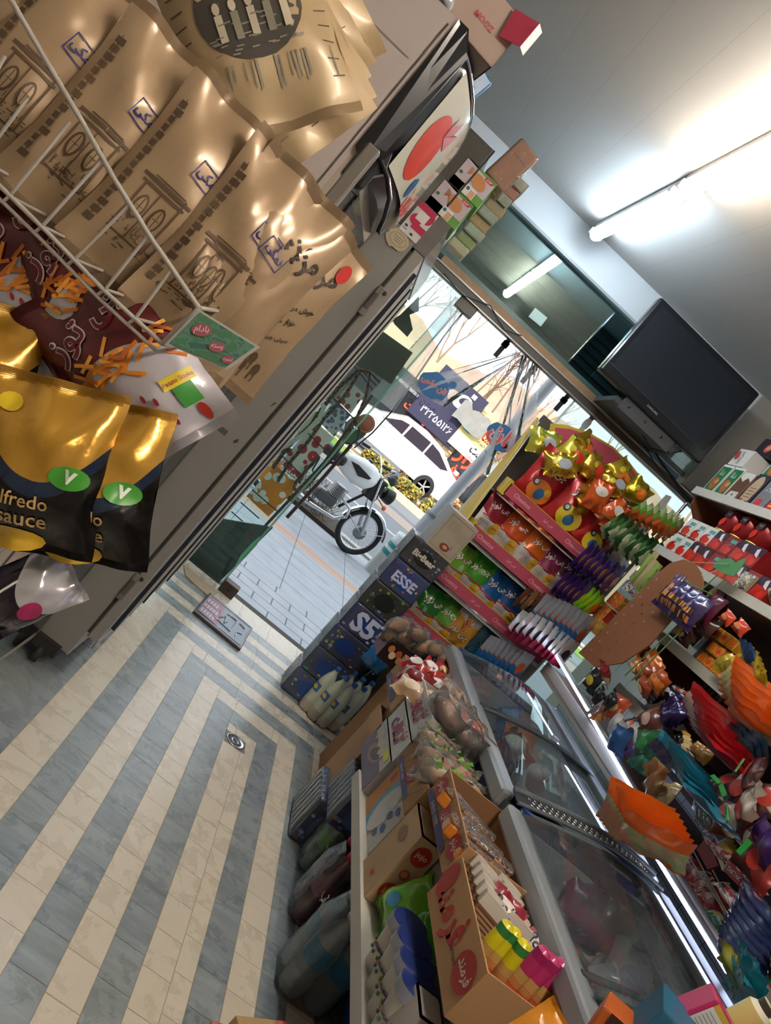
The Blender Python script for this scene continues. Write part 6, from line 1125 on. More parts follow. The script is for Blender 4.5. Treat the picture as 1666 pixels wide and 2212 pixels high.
# LED strips under the counter shelf
LEDM = glow('cfdcff', LEDP, 'led_light')
def led(label, p0, p1, n_, w=.010):
    o = thing('led_strip', label, 'lamp', p0, group='LED strips over the freezers'); v = p1-p0
    b = MB(); b.tube([(0, 0, .006), v+Vector((0, 0, .006))], .008, P('b4b8c0', .4), 8); b.build('channel', o)
    b = MB()
    if n_:
        for i in range(n_): c_ = v*((i+.5)/n_); u = v.normalized()*.0035; b.bbox((c_.x-.006, c_.y-.0045, c_.z-.010), (c_.x+.004, c_.y+.0045, c_.z), LEDM, .001)
    else: b.tube([(-.003, 0, -.003), v+Vector((-.003, 0, -.003))], .0065, LEDM, 8)
    b.build('light_dots' if n_ else 'tube', o)
Xl = 1.485
led('first LED tube above the far freezer, beginning by the display stand', at(1203, 1415, X=Xl), at(1272, 1533, X=Xl), 0)
led('long LED tube above the far freezer, ending at the orange marshmallow bags', at(1277, 1545, X=Xl), at(1396, 1752, X=Xl), 0)
led('dotted LED strip above the near freezer', at(1405, 1822, X=Xl), at(1577, 2098, X=Xl), 52)
led('short dotted LED strip at the lower right corner', at(1590, 2122, X=Xl), at(1665, 2245, X=Xl), 22)
b = MB(); b.box((1.83, 3.02, 1.0), (1.93, 3.2, 1.03), P('a8692c', .6)); 
for k, (y, z, lab) in enumerate([(2.72, .98, 'upper'), (2.02, 1.0, 'lower')]):
    b = MB(); b.bbox((1.90, y-.08, z-.03), (1.945, y+.08, z+.03), P('96602e', .6, var=.2, sc=30), .003); solo(b, 'wood_block', '%s orange-brown wooden block fixed on the tiled wall behind the freezers' % ['far', 'near'][k], 'block')
# frozen goods seen through the lids
fg = [((1070, 1560), 'b8482c', 'c9a28a'), ((1095, 1590), '2a6aa0', 'c98a3c'), ((1125, 1580), 'c8642c', 'd8b07a'), ((1110, 1620), '2f78b0', 'd8d4c8'), ((1145, 1600), 'c2602a', 'a8322a'), ((1075, 1640), '8a2a2c', 'c9b49a'), ((1135, 1665), 'c46a2c', 'd8c8a0'), ((1165, 1640), 'a83a2c', 'd0b88a'), ((1100, 1680), '4a2440', 'a89ab4'), ((1150, 1690), '6a2c30', 'c9a88a'), ((1090, 1610), 'b04434', '8a8a90')]
for k, (px, c, bl) in enumerate(fg):
    p = at(*px, Z=.77); b = MB(); W_ = bag(b, .13, .14, .05, P(c, .3, bump=.5, coat=.4), 900+k, 1.5); warpell(b, W_, 0, .07, .035, .03, P(bl, .35), 12, .001)
    solo(b, 'frozen_packet', 'frozen food packet under the far freezer lid, %s in the heap' % ORD[k], 'packet', (min(p.x, 1.36), p.y, p.z), (math.radians(-60+10*(k % 4)), math.radians(20*(k % 3-1)), math.radians(-40+25*(k % 5))), 'frozen packets in the far freezer')
for k, px in enumerate([(1102, 1635), (1155, 1698)]):
    p = at(*px, Z=.80); b = MB(); b.lathe([(0, 0), (.032, 0), (.04, .07), (.042, .072), (0, .074)], P('c9cbc6', .4), 20); solo(b, 'ice_cream_tub', 'round white lidded tub in the far freezer, '+['upper', 'lower'][k], 'tub', p, (math.radians(25), math.radians(-35), 0))
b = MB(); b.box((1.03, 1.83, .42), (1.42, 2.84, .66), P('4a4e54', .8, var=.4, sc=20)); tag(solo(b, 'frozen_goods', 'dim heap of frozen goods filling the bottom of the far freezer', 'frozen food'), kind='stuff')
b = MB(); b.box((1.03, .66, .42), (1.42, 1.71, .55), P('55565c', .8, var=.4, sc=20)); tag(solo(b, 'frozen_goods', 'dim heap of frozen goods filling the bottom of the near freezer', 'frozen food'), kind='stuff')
ng = [((1190, 1930), '8a1c2c', 'c9c2c4', 'crimson lolly bag with a white cross'), ((1215, 1945), '7a1a28', None, 'crimson lolly bag'), ((1225, 1985), 'a39a9c', '8a2a34', 'grey and red cone packet'), ((1240, 2030), '6a3a6a', None, 'mauve stick packet'), ((1290, 2040), '9a1c20', 'd8b03a', 'red sausage packet with yellow lettering'), ((1320, 2065), 'a2241f', '6a7a9a', 'red packet with a blue disc'), ((1340, 2090), 'a8301c', 'd8a83a', 'red and yellow packet'), ((1355, 2120), '5a3050', None, 'plum packet'), ((1300, 2150), 'a8a2ac', '8a84a0', 'white and violet packet'), ((1330, 2165), 'b0aab4', None, 'white packet')]
for k, (px, c, bl, lab) in enumerate(ng):
    p = at(*px, Z=.78); b = MB(); W_ = bag(b, .12, .15, .045, P(c, .3, bump=.4, coat=.4), 930+k, 1.4)
    if bl: warpell(b, W_, 0, .08, .04, .035, P(bl, .35), 12, .001)
    solo(b, 'frozen_packet', lab+' under the near freezer lid', 'packet', (min(p.x, 1.36), max(.72, p.y), p.z), (math.radians(-55+8*(k % 4)), math.radians(15*(k % 3-1)), math.radians(-50+15*(k % 4))), 'frozen packets in the near freezer')
for k, px in enumerate([(1270, 2075), (1295, 2125)]):
    p = at(*px, Z=.74); b = MB(); b.lathe([(0, 0), (.035, 0), (.045, .055), (.047, .058), (.04, .066), (0, .068)], P('b9b5b0', .25, coat=.5), 20, mats={1: P('a84a34', .3)}); solo(b, 'ice_cream_tub', ['tub with an orange-red band', 'white and red tub'][k]+' in the near freezer', 'tub', p, (math.radians(30), math.radians(-30), 0))
# ============================================================ goods between the aisle and the freezers
ZF = .1892; KR, KR2 = P('a9825a', .75, var=.06, sc=8, name='corrugated_card'), P('8a6542', .8, name='corrugated_card_inside')
def crate(name, label, x0, x1, y0, y1, z0, z1, mat, inner=None, deco=None, rot=0, open_=True, cat='box', front=None):
    """open-topped tray; origin at its aisle-side near bottom corner"""
    o = thing(name, label, cat, (x0, y0, z0), (0, 0, math.radians(rot))); w, d, h = x1-x0, y1-y0, z1-z0; t_ = .004; I = inner or KR2; b = MB()
    b.box((0, 0, 0), (t_, d, h), mat, mats={'r': I}); b.box((w-t_, 0, 0), (w, d, h), mat, mats={'l': I}); b.box((t_, 0, 0), (w-t_, t_, h), front or mat, mats={'b': I}); b.box((t_, d-t_, 0), (w-t_, d, h), mat, mats={'f': I}); b.box((t_, t_, 0), (w-t_, d-t_, t_), I)
    if not open_: b.box((0, 0, h-t_), (w, d, h), mat)
    if deco: deco(b, faceL(-.0006, d/2, h/2), d, h, w)
    b.build('tray' if open_ else 'carton_body', o); return o
BW = P('b4b0a6', .6, name='white_shelf_paint')
b = MB(); b.box((.79, .8, .522), (.985, 2.2, .557), BW); b.box((.93, .8, ZF), (.985, .86, .522), BW); b.box((.93, 2.1, ZF), (.985, 2.16, .522), BW); solo(b, 'low_bench', 'low white bench in front of the freezers carrying the snack cartons', 'bench')
RD, NV = P('9e2a24', .45), P('2c2f6e', .45)
def d_waf(txts, ph=0):
    def f(b, D, w, h, dep):
        for k in range(9):
            x = -w*.48+w*.96*k/8
            for s_ in (-1, 1): x2 = min(w*.49, max(-w*.49, x+s_*h*.55)); b.poly(D, [(x-.0007, h*.48), (x+.0007, h*.48), (x2+.0007, -h*.25), (x2-.0007, -h*.25)], P('5f3d28', .7))
        b.rect(D, -w*.47, -h*.45, w*.30, -h*.26, NV); b.text(D, 'SHIRAZ VAFER', -.05, -h*.355, w*.3, P('b9aca8', .5))
        for k, (x, t_) in enumerate(txts): b.ell(D, x*w, h*.08, h*.42, h*.30, RD); b.text(D, t_, x*w, h*.08, h*.6, P('cdbfb4', .5), 0, .02)
        b.rect(D, -w*.08, -h*.2, w*.10, h*.22, P('9a3a48', .5)); b.text(D, 'نان', w*.01, 0, h*.4, P('d9cfc8', .5), 0, .02)
    return f
def d_far(b, D, w, h, dep):
    b.text(D, 'فرمند', -w*.17, -h*.02, w*.60, P('a8261e', .45), .05, .035); b.ell(D, w*.36, h*.05, h*.40, h*.30, RD); b.text(D, 'فرمند', w*.36, h*.05, h*.6, P('cdbfb4', .5), 0, .02)
    b.text(D, 'Sermani', w*.17, -h*.10, w*.17, P('2a2220', .5), 0, .01); b.ell(D, -w*.43, h*.1, h*.26, h*.34, RD); b.rect(D, w*.06, -h*.3, w*.26, -h*.29, P('8a7a66', .6))
def d_bb(b, D, w, h, dep):
    C_ = P('a02448', .45); b.text(D, 'شکلات', 0, -h*.05, w*.62, C_, 0, .05); b.text(D, 'کیک', w*.26, h*.22, w*.2, C_, 0, .03); b.rect(D, -w*.2, h*.3, w*.1, h*.33, P('8a8a90', .5))
    F = faceF(dep/2, -.0006, h/2); b.text(F, 'BIGBANG', -dep*.12, h*.12, dep*.4, C_, 0, .02); b.text(F, 'کیک صبحانه', -dep*.1, -h*.1, dep*.4, C_); b.ell(F, dep*.33, -h*.05, h*.14, h*.14, C_); b.ell(F, dep*.33, -h*.04, h*.08, h*.08, P('c6c4c0', .4))
WB = P('c0beba', .45)
tr1 = crate('cookie_carton', 'long brown open carton with red lettering, nearest the viewer', .80, .985, 1.115, 1.425, .752, .86, KR, deco=d_far)
tr2 = crate('wafer_carton', 'brown lattice-printed open carton of cookie trays, beyond the red lettered one', .80, .985, 1.435, 1.755, .80, .882, KR, deco=d_waf([(.38, 'مینو'), (-.36, 'مینو')]))
tr3 = crate('wafer_carton', 'brown lattice-printed carton holding the lettuce sandwiches', .80, .93, 1.765, 2.05, .712, .806, KR, deco=d_waf([(.02, 'مینو')]))
tr4 = crate('wafer_carton', 'brown lattice-printed carton holding the red packets, farthest of its kind', .80, .95, 2.375, 2.69, .702, .81, KR, deco=d_waf([(-.1, 'مینو')]))
wh1 = crate('cake_carton', 'white crimson-lettered cake carton, lower of the two', .80, .99, 2.065, 2.35, .69, .775, WB, WB, d_bb, open_=False)
wh2 = crate('cake_carton', 'white crimson-lettered cake carton filled with orange buns, upper of the two', .80, .99, 2.065, 2.35, .777, .866, WB, WB, d_bb)
# supports and other cartons on the bench
def d_jojo(b, D, w, h, dep):
    b.ell(D, -w*.1, h*.2, w*.2, h*.09, P('8a6e50', .6)); [b.rect(D, -w*.3, -h*.3+k*.012, w*.25, -h*.297+k*.012, P('8a6e50', .6)) for k in range(4)]; b.rect(D, w*.0, -h*.38, w*.14, -h*.32, P('a83a2c', .5))
    F = faceF(dep/2, -.0006, h/2)
    for z in (-h*.28, h*.28): b.ell(F, 0, z, dep*.36, h*.13, P('a8281e', .4)); b.text(F, 'jojo', 0, z, dep*.46, P('d9cfc4', .4), PI/2*0)
    b.ell(F, 0, 0, dep*.2, h*.07, P('a04a34', .5)); b.ell(F, 0, 0, dep*.12, h*.04, KR)
crate('snack_carton', 'upright tan carton with red ovals on the low bench', .80, .868, 1.615, 1.752, .558, .765, P('b09472', .7), None, d_jojo, open_=False)
def d_blue(b, D, w, h, dep): b.rect(D, -w*.5, -h*.5, w*.18, h*.5, P('b47a3a', .5)); b.ell(D, -w*.02, 0, w*.22, h*.62, P('5a93b4', .5)); b.ell(D, w*.04, 0, w*.2, h*.5, P('c2c2c0', .5)); [b.ell(D, w*.25+.02*(k % 2), -h*.3+h*.2*k, w*.06, h*.07, P('3a5a90', .5)) for k in range(4)]; b.rect(D, -w*.4, h*.2, -w*.3, h*.4, P('a83a2c', .5))
crate('snack_carton', 'orange and white carton under the lattice sandwich carton', .815, .97, 1.79, 2.05, .558, .71, P('c0bcb6', .5), None, d_blue, open_=False)
def d_choc(b, D, w, h, dep): b.rect(D, -w*.5, -h*.5, w*.5, h*.1, P('4a3450', .35)); b.ell(D, 0, h*.0, w*.26, h*.24, P('8a6448', .35), rot=.3); b.ell(D, .01, h*.0, w*.18, h*.15, P('2c1c22', .35), rot=.3); [b.ell(D, -w*.3+w*.1*k, h*.2+(k % 2)*.01, w*.05, h*.16, P('b9ac9a', .4), rot=.6*k) for k in range(6)]; b.rect(D, w*.2, h*.25, w*.42, h*.45, P('c9c23a', .4))
crate('cookie_box', 'white and dark chocolate cookie box below the white cartons', .80, .985, 2.08, 2.36, .558, .688, P('b4b0b0', .45), None, d_choc, open_=False)
crate('snack_carton', 'plain brown carton under the farthest lattice carton', .83, .985, 2.40, 2.60, ZF+.001, .70, KR, None, None, open_=False)
tall = crate('big_carton', 'tall plain brown cardboard carton beside the white bottles', .90, .985, 2.62, 2.97, ZF+.001, .70, P('9a6c42', .75, name='plain_card'), None, None, open_=False)
dk = crate('bread_box', 'dark box with cookie pictures holding the wrapped breads', .755, .90, 2.82, 2.985, .702, .80, P('6a2a28', .4), None, lambda b, D, w, h, dep: [b.rect(faceF(dep/2, -.0006, h/2), -dep*.5, -h*.5, dep*.5, h*.5, P('241616', .35)), [b.ell(plane((dep/2, -.0012-.0003*k, h/2), (1, 0, 0), (0, 0, 1)), -dep*.3+dep*.12*k, h*(.1-.2*(k % 2)), dep*.09, h*.16, P(['c9824a', 'd8c0a0', 'a85a34'][k % 3], .4)) for k in range(6)], [b.rect(D, -w*.45, -h*.4+k*.012, w*.45, -h*.39+k*.012, P('8a4a44', .5)) for k in range(6)]])
crate('small_tray', 'small tan tray of dark wrapped cakes hanging over the blue packs', .80, .90, 2.35, 2.52, .60, .66, KR)
for i, (y, z) in enumerate([(2.40, .61), (2.47, .64)]):
    b = MB(); W_ = bag(b, .12, .09, .06, P('1d1a22', .2, bump=.5, coat=.7), 1000+i, 1.4); warpell(b, W_, .02, .04, .03, .02, P('8a3a30', .3), 12, .001); solo(b, 'cake_packet', 'dark wrapped cake packet in the small tan tray, '+['nearer', 'farther'][i], 'packet', (.85, y, z), (math.radians(-30), 0, math.radians(-70)), 'dark wrapped cakes')
# wrapped breads, buns, sandwiches
def bread(b, L, r_, m_):
    pr = [(0, -L/2)]+[(r_*math.sin(PI*k/8)**.6, -L/2+L*k/8) for k in range(1, 8)]+[(0, L/2)]; b.lathe(pr, m_, 14, ry(PI/2), cap=False)
def loaf(name, label, p, L, r_, c, rot, grp, film=True, band=None):
    o = thing(name, label, 'bread', p, tuple(math.radians(v) for v in rot), grp); b = MB(); bread(b, L, r_, P(c, .5, bump=.5, sc=80, var=.2)); 
    if band: b.lathe([(r_*1.03, -L*.2), (r_*1.06, 0), (r_*1.03, L*.2)], P(band, .3, coat=.4), 14, ry(PI/2), cap=False); b.text(plane((0, -r_*1.08, 0), (1, 0, 0), (0, 0, 1)), 'شیرین', 0, 0, L*.3, P('e0d4c8', .4), 0, .02)
    b.build('loaf', o)
    if film: b = MB(); bag(b, L*1.25, r_*2.8, r_*2.5, clear('f0f2f2', .10, .08, 1.0, 45), 7, 1.6, 10, 8, M=tl(0, 0, -r_*1.4)); b.build('film', o)
    return o
for i, (px, z) in enumerate([((862, 1350), .83), ((882, 1378), .82), ((905, 1372), .85), ((922, 1398), .83), ((945, 1405), .85), ((850, 1375), .80), ((965, 1425), .85)]): p = at(px[0], px[1], Y=2.86); loaf('wrapped_bread', 'brown seeded bread in clear film in the dark picture box, %s from the left' % ORD[i], p, .13, .026, ['9a6a34', 'b07a40'][i % 2], (20*(i % 2), -20+10*(i % 3), 50), 'wrapped breads')
for i, (px, c, bl, lab) in enumerate([((905, 1420), 'a8201e', 'd8cfc4', 'red and white packet'), ((935, 1430), 'b02420', 'dcd4ca', 'red packet with white lettering'), ((960, 1440), '9a1c1c', 'c9a05a', 'red and gold packet'), ((915, 1455), '7a1a1e', None, 'dark red packet'), ((948, 1465), 'a83028', 'e0d8d0', 'red bread packet'), ((980, 1455), '2a1a18', 'c9a070', 'dark cake packet'), ((900, 1475), 'b89a78', 'd8c4a8', 'pale bread packet'), ((985, 1480), '3a2620', 'a87a4c', 'brown cake packet')]):
    p = at(px[0], px[1], Z=.86); b = MB(); W_ = bag(b, .12, .08, .05, P(c, .25, bump=.5, sc=40, coat=.6), 1010+i, 1.5, 10, 10)
    if bl: warpell(b, W_, 0, .04, .032, .02, P(bl, .35), 12, .001)
    solo(b, 'bread_packet', lab+' heaped in the farthest lattice carton', 'packet', (min(p.x, .97), p.y, .80), (math.radians(-50), math.radians(15*(i % 3-1)), math.radians(-60+12*(i % 4))), 'packets in the farthest lattice carton')
for i, px in enumerate([(948, 1515), (965, 1540), (985, 1525), (1000, 1560), (1005, 1590), (980, 1580), (1020, 1610), (1030, 1580), (985, 1500), (1035, 1630)]):
    p = at(px[0], px[1], Z=.90); loaf('wrapped_bun', 'orange-banded bun in clear film on the white carton, %s of the heap' % ORD[i], (min(.985, max(.83, p.x)), min(2.32, max(2.09, p.y)), .885+.012*(i % 2)), .12, .027, 'bb7a48', (15*(i % 2), 10, -60+10*(i % 3)), 'wrapped buns', band='c24a18' if i in (0, 3, 6, 9) else None)
for i, (px, c) in enumerate([((925, 1610), 0), ((945, 1600), 1), ((965, 1625), 1), ((930, 1655), 0), ((955, 1670), 1), ((985, 1660), 1), ((1010, 1690), 0)]):
    p = at(px[0], px[1], Z=.84); o = loaf('wrapped_sandwich', 'film-wrapped lettuce sandwich in the lattice carton, %s of the row' % ORD[i], (min(.97, max(.83, p.x)), min(2.03, max(1.79, p.y)), .82+.01*(i % 2)), .12, .026, 'c49a6e', (10, -15, -50+8*i), 'lettuce sandwiches')
    b = MB()
    for k in range(14): a = R_.uniform(0, 6.28); x = R_.uniform(-.05, .05); b.add([(x, .02*math.cos(a), .02*math.sin(a)+.01), (x+.012, .034*math.cos(a), .034*math.sin(a)+.012), (x+.02, .03*math.cos(a+.4), .03*math.sin(a+.4)+.01)], [[0, 1, 2]], P(['5fae34', '86c24e', 'c9505a'][k % 3 if c == 0 else k % 2], .5))
    b.build('lettuce', o)
for i, (px, a) in enumerate([((1012, 1735), 0), ((1035, 1762), 1), ((1050, 1800), 0), ((1070, 1830), 1), ((1025, 1790), 0), ((1060, 1865), 1)]):
    p = at(px[0], px[1], Z=.885); p = Vector((min(.96, max(.84, p.x)), min(1.73, max(1.46, p.y)), .865)); o = thing('cookie_tray', 'clear-topped cookie tray with an orange band, %s from the far end' % ORD[i], 'cookie tray', p, (math.radians(-8), 0, math.radians(-35+6*i)), 'cookie trays with orange bands')
    b = MB(); b.bbox((-.06, -.025, -.03), (.06, .025, .0), P('c9751a', .35, coat=.4), .006); b.build('tray', o); b = MB()
    for k in range(16): b.lathe([(.006, 0), (.011, .002), (.011, .006), (.005, .008)], P(['a9713a', '7a4622', 'c08a4e'][k % 3], .6), 8, tl(-.05+.0135*(k % 8), -.012+.024*(k//8), .0) @ rx(.3), cap=False)
    b.build('cookies', o); b = MB(); b.bbox((-.061, -.026, -.001), (.061, .026, .014), clear('f2f4f4', .08, .06, .9, 40), .006); b.build('film', o)
# inside the long red-lettered carton
CW1 = P('c6bfb4', .4)
for i in range(10):
    px = (1020+22*i*.95, 1890+13.5*i*.95); y = 1.40-.018*(i//2*0)-.0285*(i % 5); x = .835+.065*(i//5); b = MB(); b.bbox((-.028, -.0125, 0), (.028, .0125, .11), P('7a5434', .5), .004); b.box((-.0285, -.013, .085), (.0285, .013, .111), CW1); b.rect(plane((0, -.0128, .06), (1, 0, 0), (0, 0, 1)), -.024, -.02, .024, .02, P('a98460', .5))
    for k in range(5): b.rect(plane((0, -.0132, .045+.008*k), (1, 0, 0), (0, 0, 1)), -.024, 0, .024, .003, P('4a3020', .5))
    solo(b, 'wafer_packet', 'brown and white wafer pack in the red-lettered carton, %s in the %s row' % (ORD[i % 5], ['aisle', 'freezer'][i//5]), 'packet', (x, y, .775), (math.radians(-14), math.radians(4), math.radians(-20)), 'brown and white wafer packs')
def inbox(kind, label, px, z, w, h, t, rot, mat, bl=None, txt=None, tc='1c1c3a', grp=None, seed=0, tz=None):
    p = at(px[0], px[1], Z=z); b = MB(); W_ = bag(b, w, h, t, mat, 1100+seed, 1.0, 10, 12)
    if bl: warpell(b, W_, 0, h*.5, w*.42, h*.34, P(bl, .35), 16, .0008)
    if txt:
        for k, s_ in enumerate(txt): b.text(None, s_, 0, h*(.62-.26*k), w*.6, P(tc, .4), 0, .02, .0022, W_)
    return solo(b, kind, label, 'packet', p-Vector((0, 0, h*.4)), tuple(math.radians(v) for v in rot), grp)
inbox('biscuit_packet', 'white-fronted wafer bag in the red-lettered carton, upright one', (1070, 1978), .86, .085, .085, .03, (-35, 0, -35), P('8a2432', .3, coat=.4), 'd8cfc6', ['Roll', 'Roll'], seed=1)
inbox('biscuit_packet', 'white-fronted wafer bag in the red-lettered carton, slanted one', (1130, 2035), .86, .085, .08, .03, (-55, 10, -60), P('a83a3a', .3, coat=.4), 'cfc6bd', ['Roll', 'Roll'], seed=2)
inbox('biscuit_packet', 'green-edged wafer bag at the freezer side of the red-lettered carton', (1205, 2085), .86, .085, .08, .03, (-50, 20, -60), P('a82224', .3, coat=.4), 'c6bfa8', ['Roll', 'Roll'], seed=3)
inbox('biscuit_packet', 'silver grey film packet in the middle of the red-lettered carton', (1145, 1990), .86, .06, .06, .03, (-40, 10, -50), P('a9a8a8', .2, .3, bump=.6, coat=.5), None, seed=4)
inbox('biscuit_packet', 'dark red packet beside the green-edged wafer bag', (1180, 2060), .86, .03, .085, .025, (-20, 20, -50), P('9a1c20', .3, coat=.5), None, seed=5)
def tube_pack(label, px, z, c, rot, grp, L=.11, r_=.015):
    p = at(px[0], px[1], Z=z); b = MB(); C1 = P(c, .35, coat=.4); b.lathe([(.003, -.004), (r_*.8, .0), (r_, .006), (r_, L*.3), (r_, L*.55), (r_, L*.8), (r_, L-.006), (r_*.7, L), (.002, L+.003)], C1, 14, mats={3: P('c9a05a', .4), 2: P('c9622e', .4), 5: P('2f7a3a' if c[0] == 'd' else '9a1c5c', .4)})
    for k in range(4): b.lathe([(r_*1.01, L*.28+k*.004), (r_*1.01, L*.29+k*.004)], P('c9402e', .4), 14, cap=False)
    solo(b, 'wafer_tube', label, 'packet', p-Vector((0, 0, L*.5)), tuple(math.radians(v) for v in rot), grp)
for i, px in enumerate([(1053, 2045), (1075, 2065), (1098, 2095)]): tube_pack('yellow wafer tube standing in the red-lettered carton, %s from the aisle side' % ORD[i], px, .855, 'd8cc1c', (-5, 4, 30*i), 'yellow wafer tubes')
for i, px in enumerate([(1125, 2100), (1150, 2125), (1178, 2140), (1203, 2155)]): tube_pack('magenta wafer tube standing in the red-lettered carton, %s from the aisle side' % ORD[i], px, .85, 'b8306c', (-4, 6, 30*i), 'magenta wafer tubes', .12, .016)
# lower right foreground cartons
b = MB(); q = [(1225, 2150), (1290, 2160), (1330, 2215), (1310, 2290), (1180, 2290), (1170, 2225)]; b.bbox((0, 0, 0), (.11, .07, .10), P('b0561e', .4), .004); b.rect(faceF(.055, -.001, .05), -.04, -.03, .01, .05, P('3a1c14', .4)); solo(b, 'cake_carton', 'orange and brown cake carton at the bottom frame edge', 'carton', at(1225, 2290, Y=.98), (0, math.radians(-10), math.radians(-35)))
b = MB(); W_ = bag(b, .11, .12, .04, P('c9841c', .3, bump=.4, coat=.6), 1130, 1.4); solo(b, 'cracker_packet', 'orange cracker packet in film at the bottom frame edge', 'packet', at(1080, 2320, Y=.95), (math.radians(-20), math.radians(20), math.radians(-20)))
b = MB(); b.bbox((0, 0, 0), (.15, .10, .09), P('1f5a78', .4), .003); D = faceF(.06, -.001, .045); b.text(D, 'Rama', -.02, .015, .06, P('d0ccc0', .4), 0, .02); b.ell(D, .045, .005, .022, .03, P('b8823c', .4)); solo(b, 'margarine_carton', 'blue carton with a brown loaf picture at the bottom edge', 'carton', at(1335, 2262, Y=.95), (0, math.radians(4), math.radians(-30)))
b = MB(); b.bbox((0, 0, 0), (.10, .05, .085), P('a8245a', .35), .004); D = faceF(.05, -.001, .0425); b.rect(D, -.045, -.035, .025, .03, P('d8d6d2', .45)); b.rect(D, .028, -.04, .048, .04, P('b8282c', .4)); b.rect(D, -.045, .03, .03, .04, P('c9a83c', .4))
for k in range(14): b.rect(plane((.05, -.0016, .0425), (1, 0, 0), (0, 0, 1)), -.008+.002*k, -.028, -.008+.002*k+.0006+.0006*(k % 3 == 0), -.008, P('2a2a2a', .5))
for k in range(7): b.rect(plane((.05, -.0016, .0425), (1, 0, 0), (0, 0, 1)), -.042, .022-.006*k, (.02 if k < 4 else -.012), .0232-.006*k, P('77737a', .5))
b.rect(plane((.05, -.0016, .0425), (1, 0, 0), (0, 0, 1)), -.04, -.03, -.015, -.02, P('b83a2c', .5)); solo(b, 'juice_carton', 'magenta and red carton with a white barcode panel at the bottom edge', 'carton', at(1440, 2205, Y=1.0), (0, math.radians(20), math.radians(-18)))
for i, px in enumerate([(1555, 2225), (1590, 2260)]): b = MB(); b.lathe([(0, 0), (.02, 0), (.022, .07), (.014, .078), (.014, .09), (0, .09)], P('cdc9b4', .35), 16, mats={1: P('cfc07a', .35), 3: P('3a352c', .4)}); solo(b, 'small_bottle', ['white and yellow small bottle right of the barcode carton', 'cream small bottle at the bottom right by the lamp strip'][i], 'bottle', at(*px, Y=1.05), (math.radians(8), math.radians(12), 0))
# ------------------------------------------------------------ bottles and packs on the floor
CAPB, CAPW = P('2a62a8', .35), P('c9cdd0', .35)
FILM = clear('eef3f6', .05, .08, .8, 20)
def bottle(h, r, body, label, cap, lab2=None, base=None):
    b = MB(); b.lathe([(0, .006), (r*.55, .0), (r*.92, .010), (r, .03), (r, h*.22), (r*.97, h*.28), (r, h*.34), (r, h*.40), (r, h*.62), (r*.96, h*.66), (r*.72, h*.78), (r*.36, h*.88), (r*.33, h*.93)], body, 18, mats=dict([(7, label)]+([(1, base), (2, base), (3, base)] if base else [])))
    for k in range(5): a = 2*PI*k/5; b.ball((r*.6*math.cos(a), r*.6*math.sin(a), .012), (r*.33, r*.33, .014), base or body, 8)
    return b, (lambda: MB().lathe([(r*.38, h*.92), (r*.40, h*.925), (r*.40, h*.985), (r*.36, h), (0, h)], cap, 14))
MILK = P('c3c8b4', .3, coat=.5, name='yogurt_drink'); MLAB = P('2f6fae', .4)
def mk(name, label, loc, h, r, body, lm, cap, grp, logo=None, rot=0, base=None):
    o = thing(name, label, 'bottle', loc, (0, 0, rot), grp); b, c = bottle(h, r, body, lm, cap, base=base)
    if logo: 
        b.add([(-(r+.0012)*math.cos(a), -(r+.0012)*math.sin(a), z) for z in (h*.42, h*.58) for a in [(.0+.25*i) for i in range(6)]], [[i, i+1, i+7, i+6] for i in range(5)], MLAB); b.ell(plane((-(r+.003)*math.cos(.62), -(r+.003)*math.sin(.62), h*.5), (math.sin(.62), -math.cos(.62), 0), (0, 0, 1)), 0, 0, r*.4, h*.045, P('d8b83c', .4))
    b.build('body', o); c().build('cap', o); return o
bx = at(650, 1533, Z=ZF); k = 0; first = None
for i in range(4):
    for j in range(2):
        p = Vector((.790+.055*i*.95+.0, 2.86-.075*i+.06*j, ZF)) if 0 else at([655, 672, 690, 712][i]+16*j, [1530, 1550, 1565, 1572][i]-2*j, Z=ZF)+Vector((.01*j, .075*j, 0))
        p = Vector((.77+.048*i+.0*j, 3.06-.115*i+.105*j, ZF)) if 0 else p; p.z = ZF+.001; nm = 'large white yogurt drink bottle with blue cap, %s in the %s row' % (ORD[i], ['front', 'back'][j]); k += 1
        if first is None: first = mk('drink_bottle', nm, p, .25, .034, MILK, MILK, CAPB, 'yogurt drink bottles', True, base=P('b9b0a0', .35))
        else: dup(first, p, (0, 0, .1*i), nm)
b = MB(); pp = [at(638, 1545, Z=ZF), at(722, 1592, Z=ZF)]; 
for i, (px, c, lab, cap) in enumerate([((640, 1478), '1e5a34', 'green bottle at the far left of the drinks', 'b9c4c0'), ((650, 1495), '6a2026', 'dark red bottle beside the green one', 'c9cdd0'), ((665, 1500), '6e5a4c', 'amber bottle behind the white yogurt bottles', 'c9cdd0')]):
    p = at(px[0], px[1], Z=ZF); p.z = ZF+.001; mk('drink_bottle', lab, p, .25, .032, P(c, .15, coat=.7), P(c, .3), P(cap, .4), None)
for i, (px) in enumerate([(738, 1505), (752, 1520), (766, 1515), (745, 1525)]): p = at(px[0], px[1], Z=ZF+.02); p.z = ZF+.001; mk('drink_bottle', 'dark cola bottle with white cap behind the yogurt bottles, %s from the left' % ORD[i], p+Vector((.03, .12, 0)), .26, .032, P('1c171c', .12, coat=.8), P('22202a', .3), CAPW, 'dark bottles with white caps')
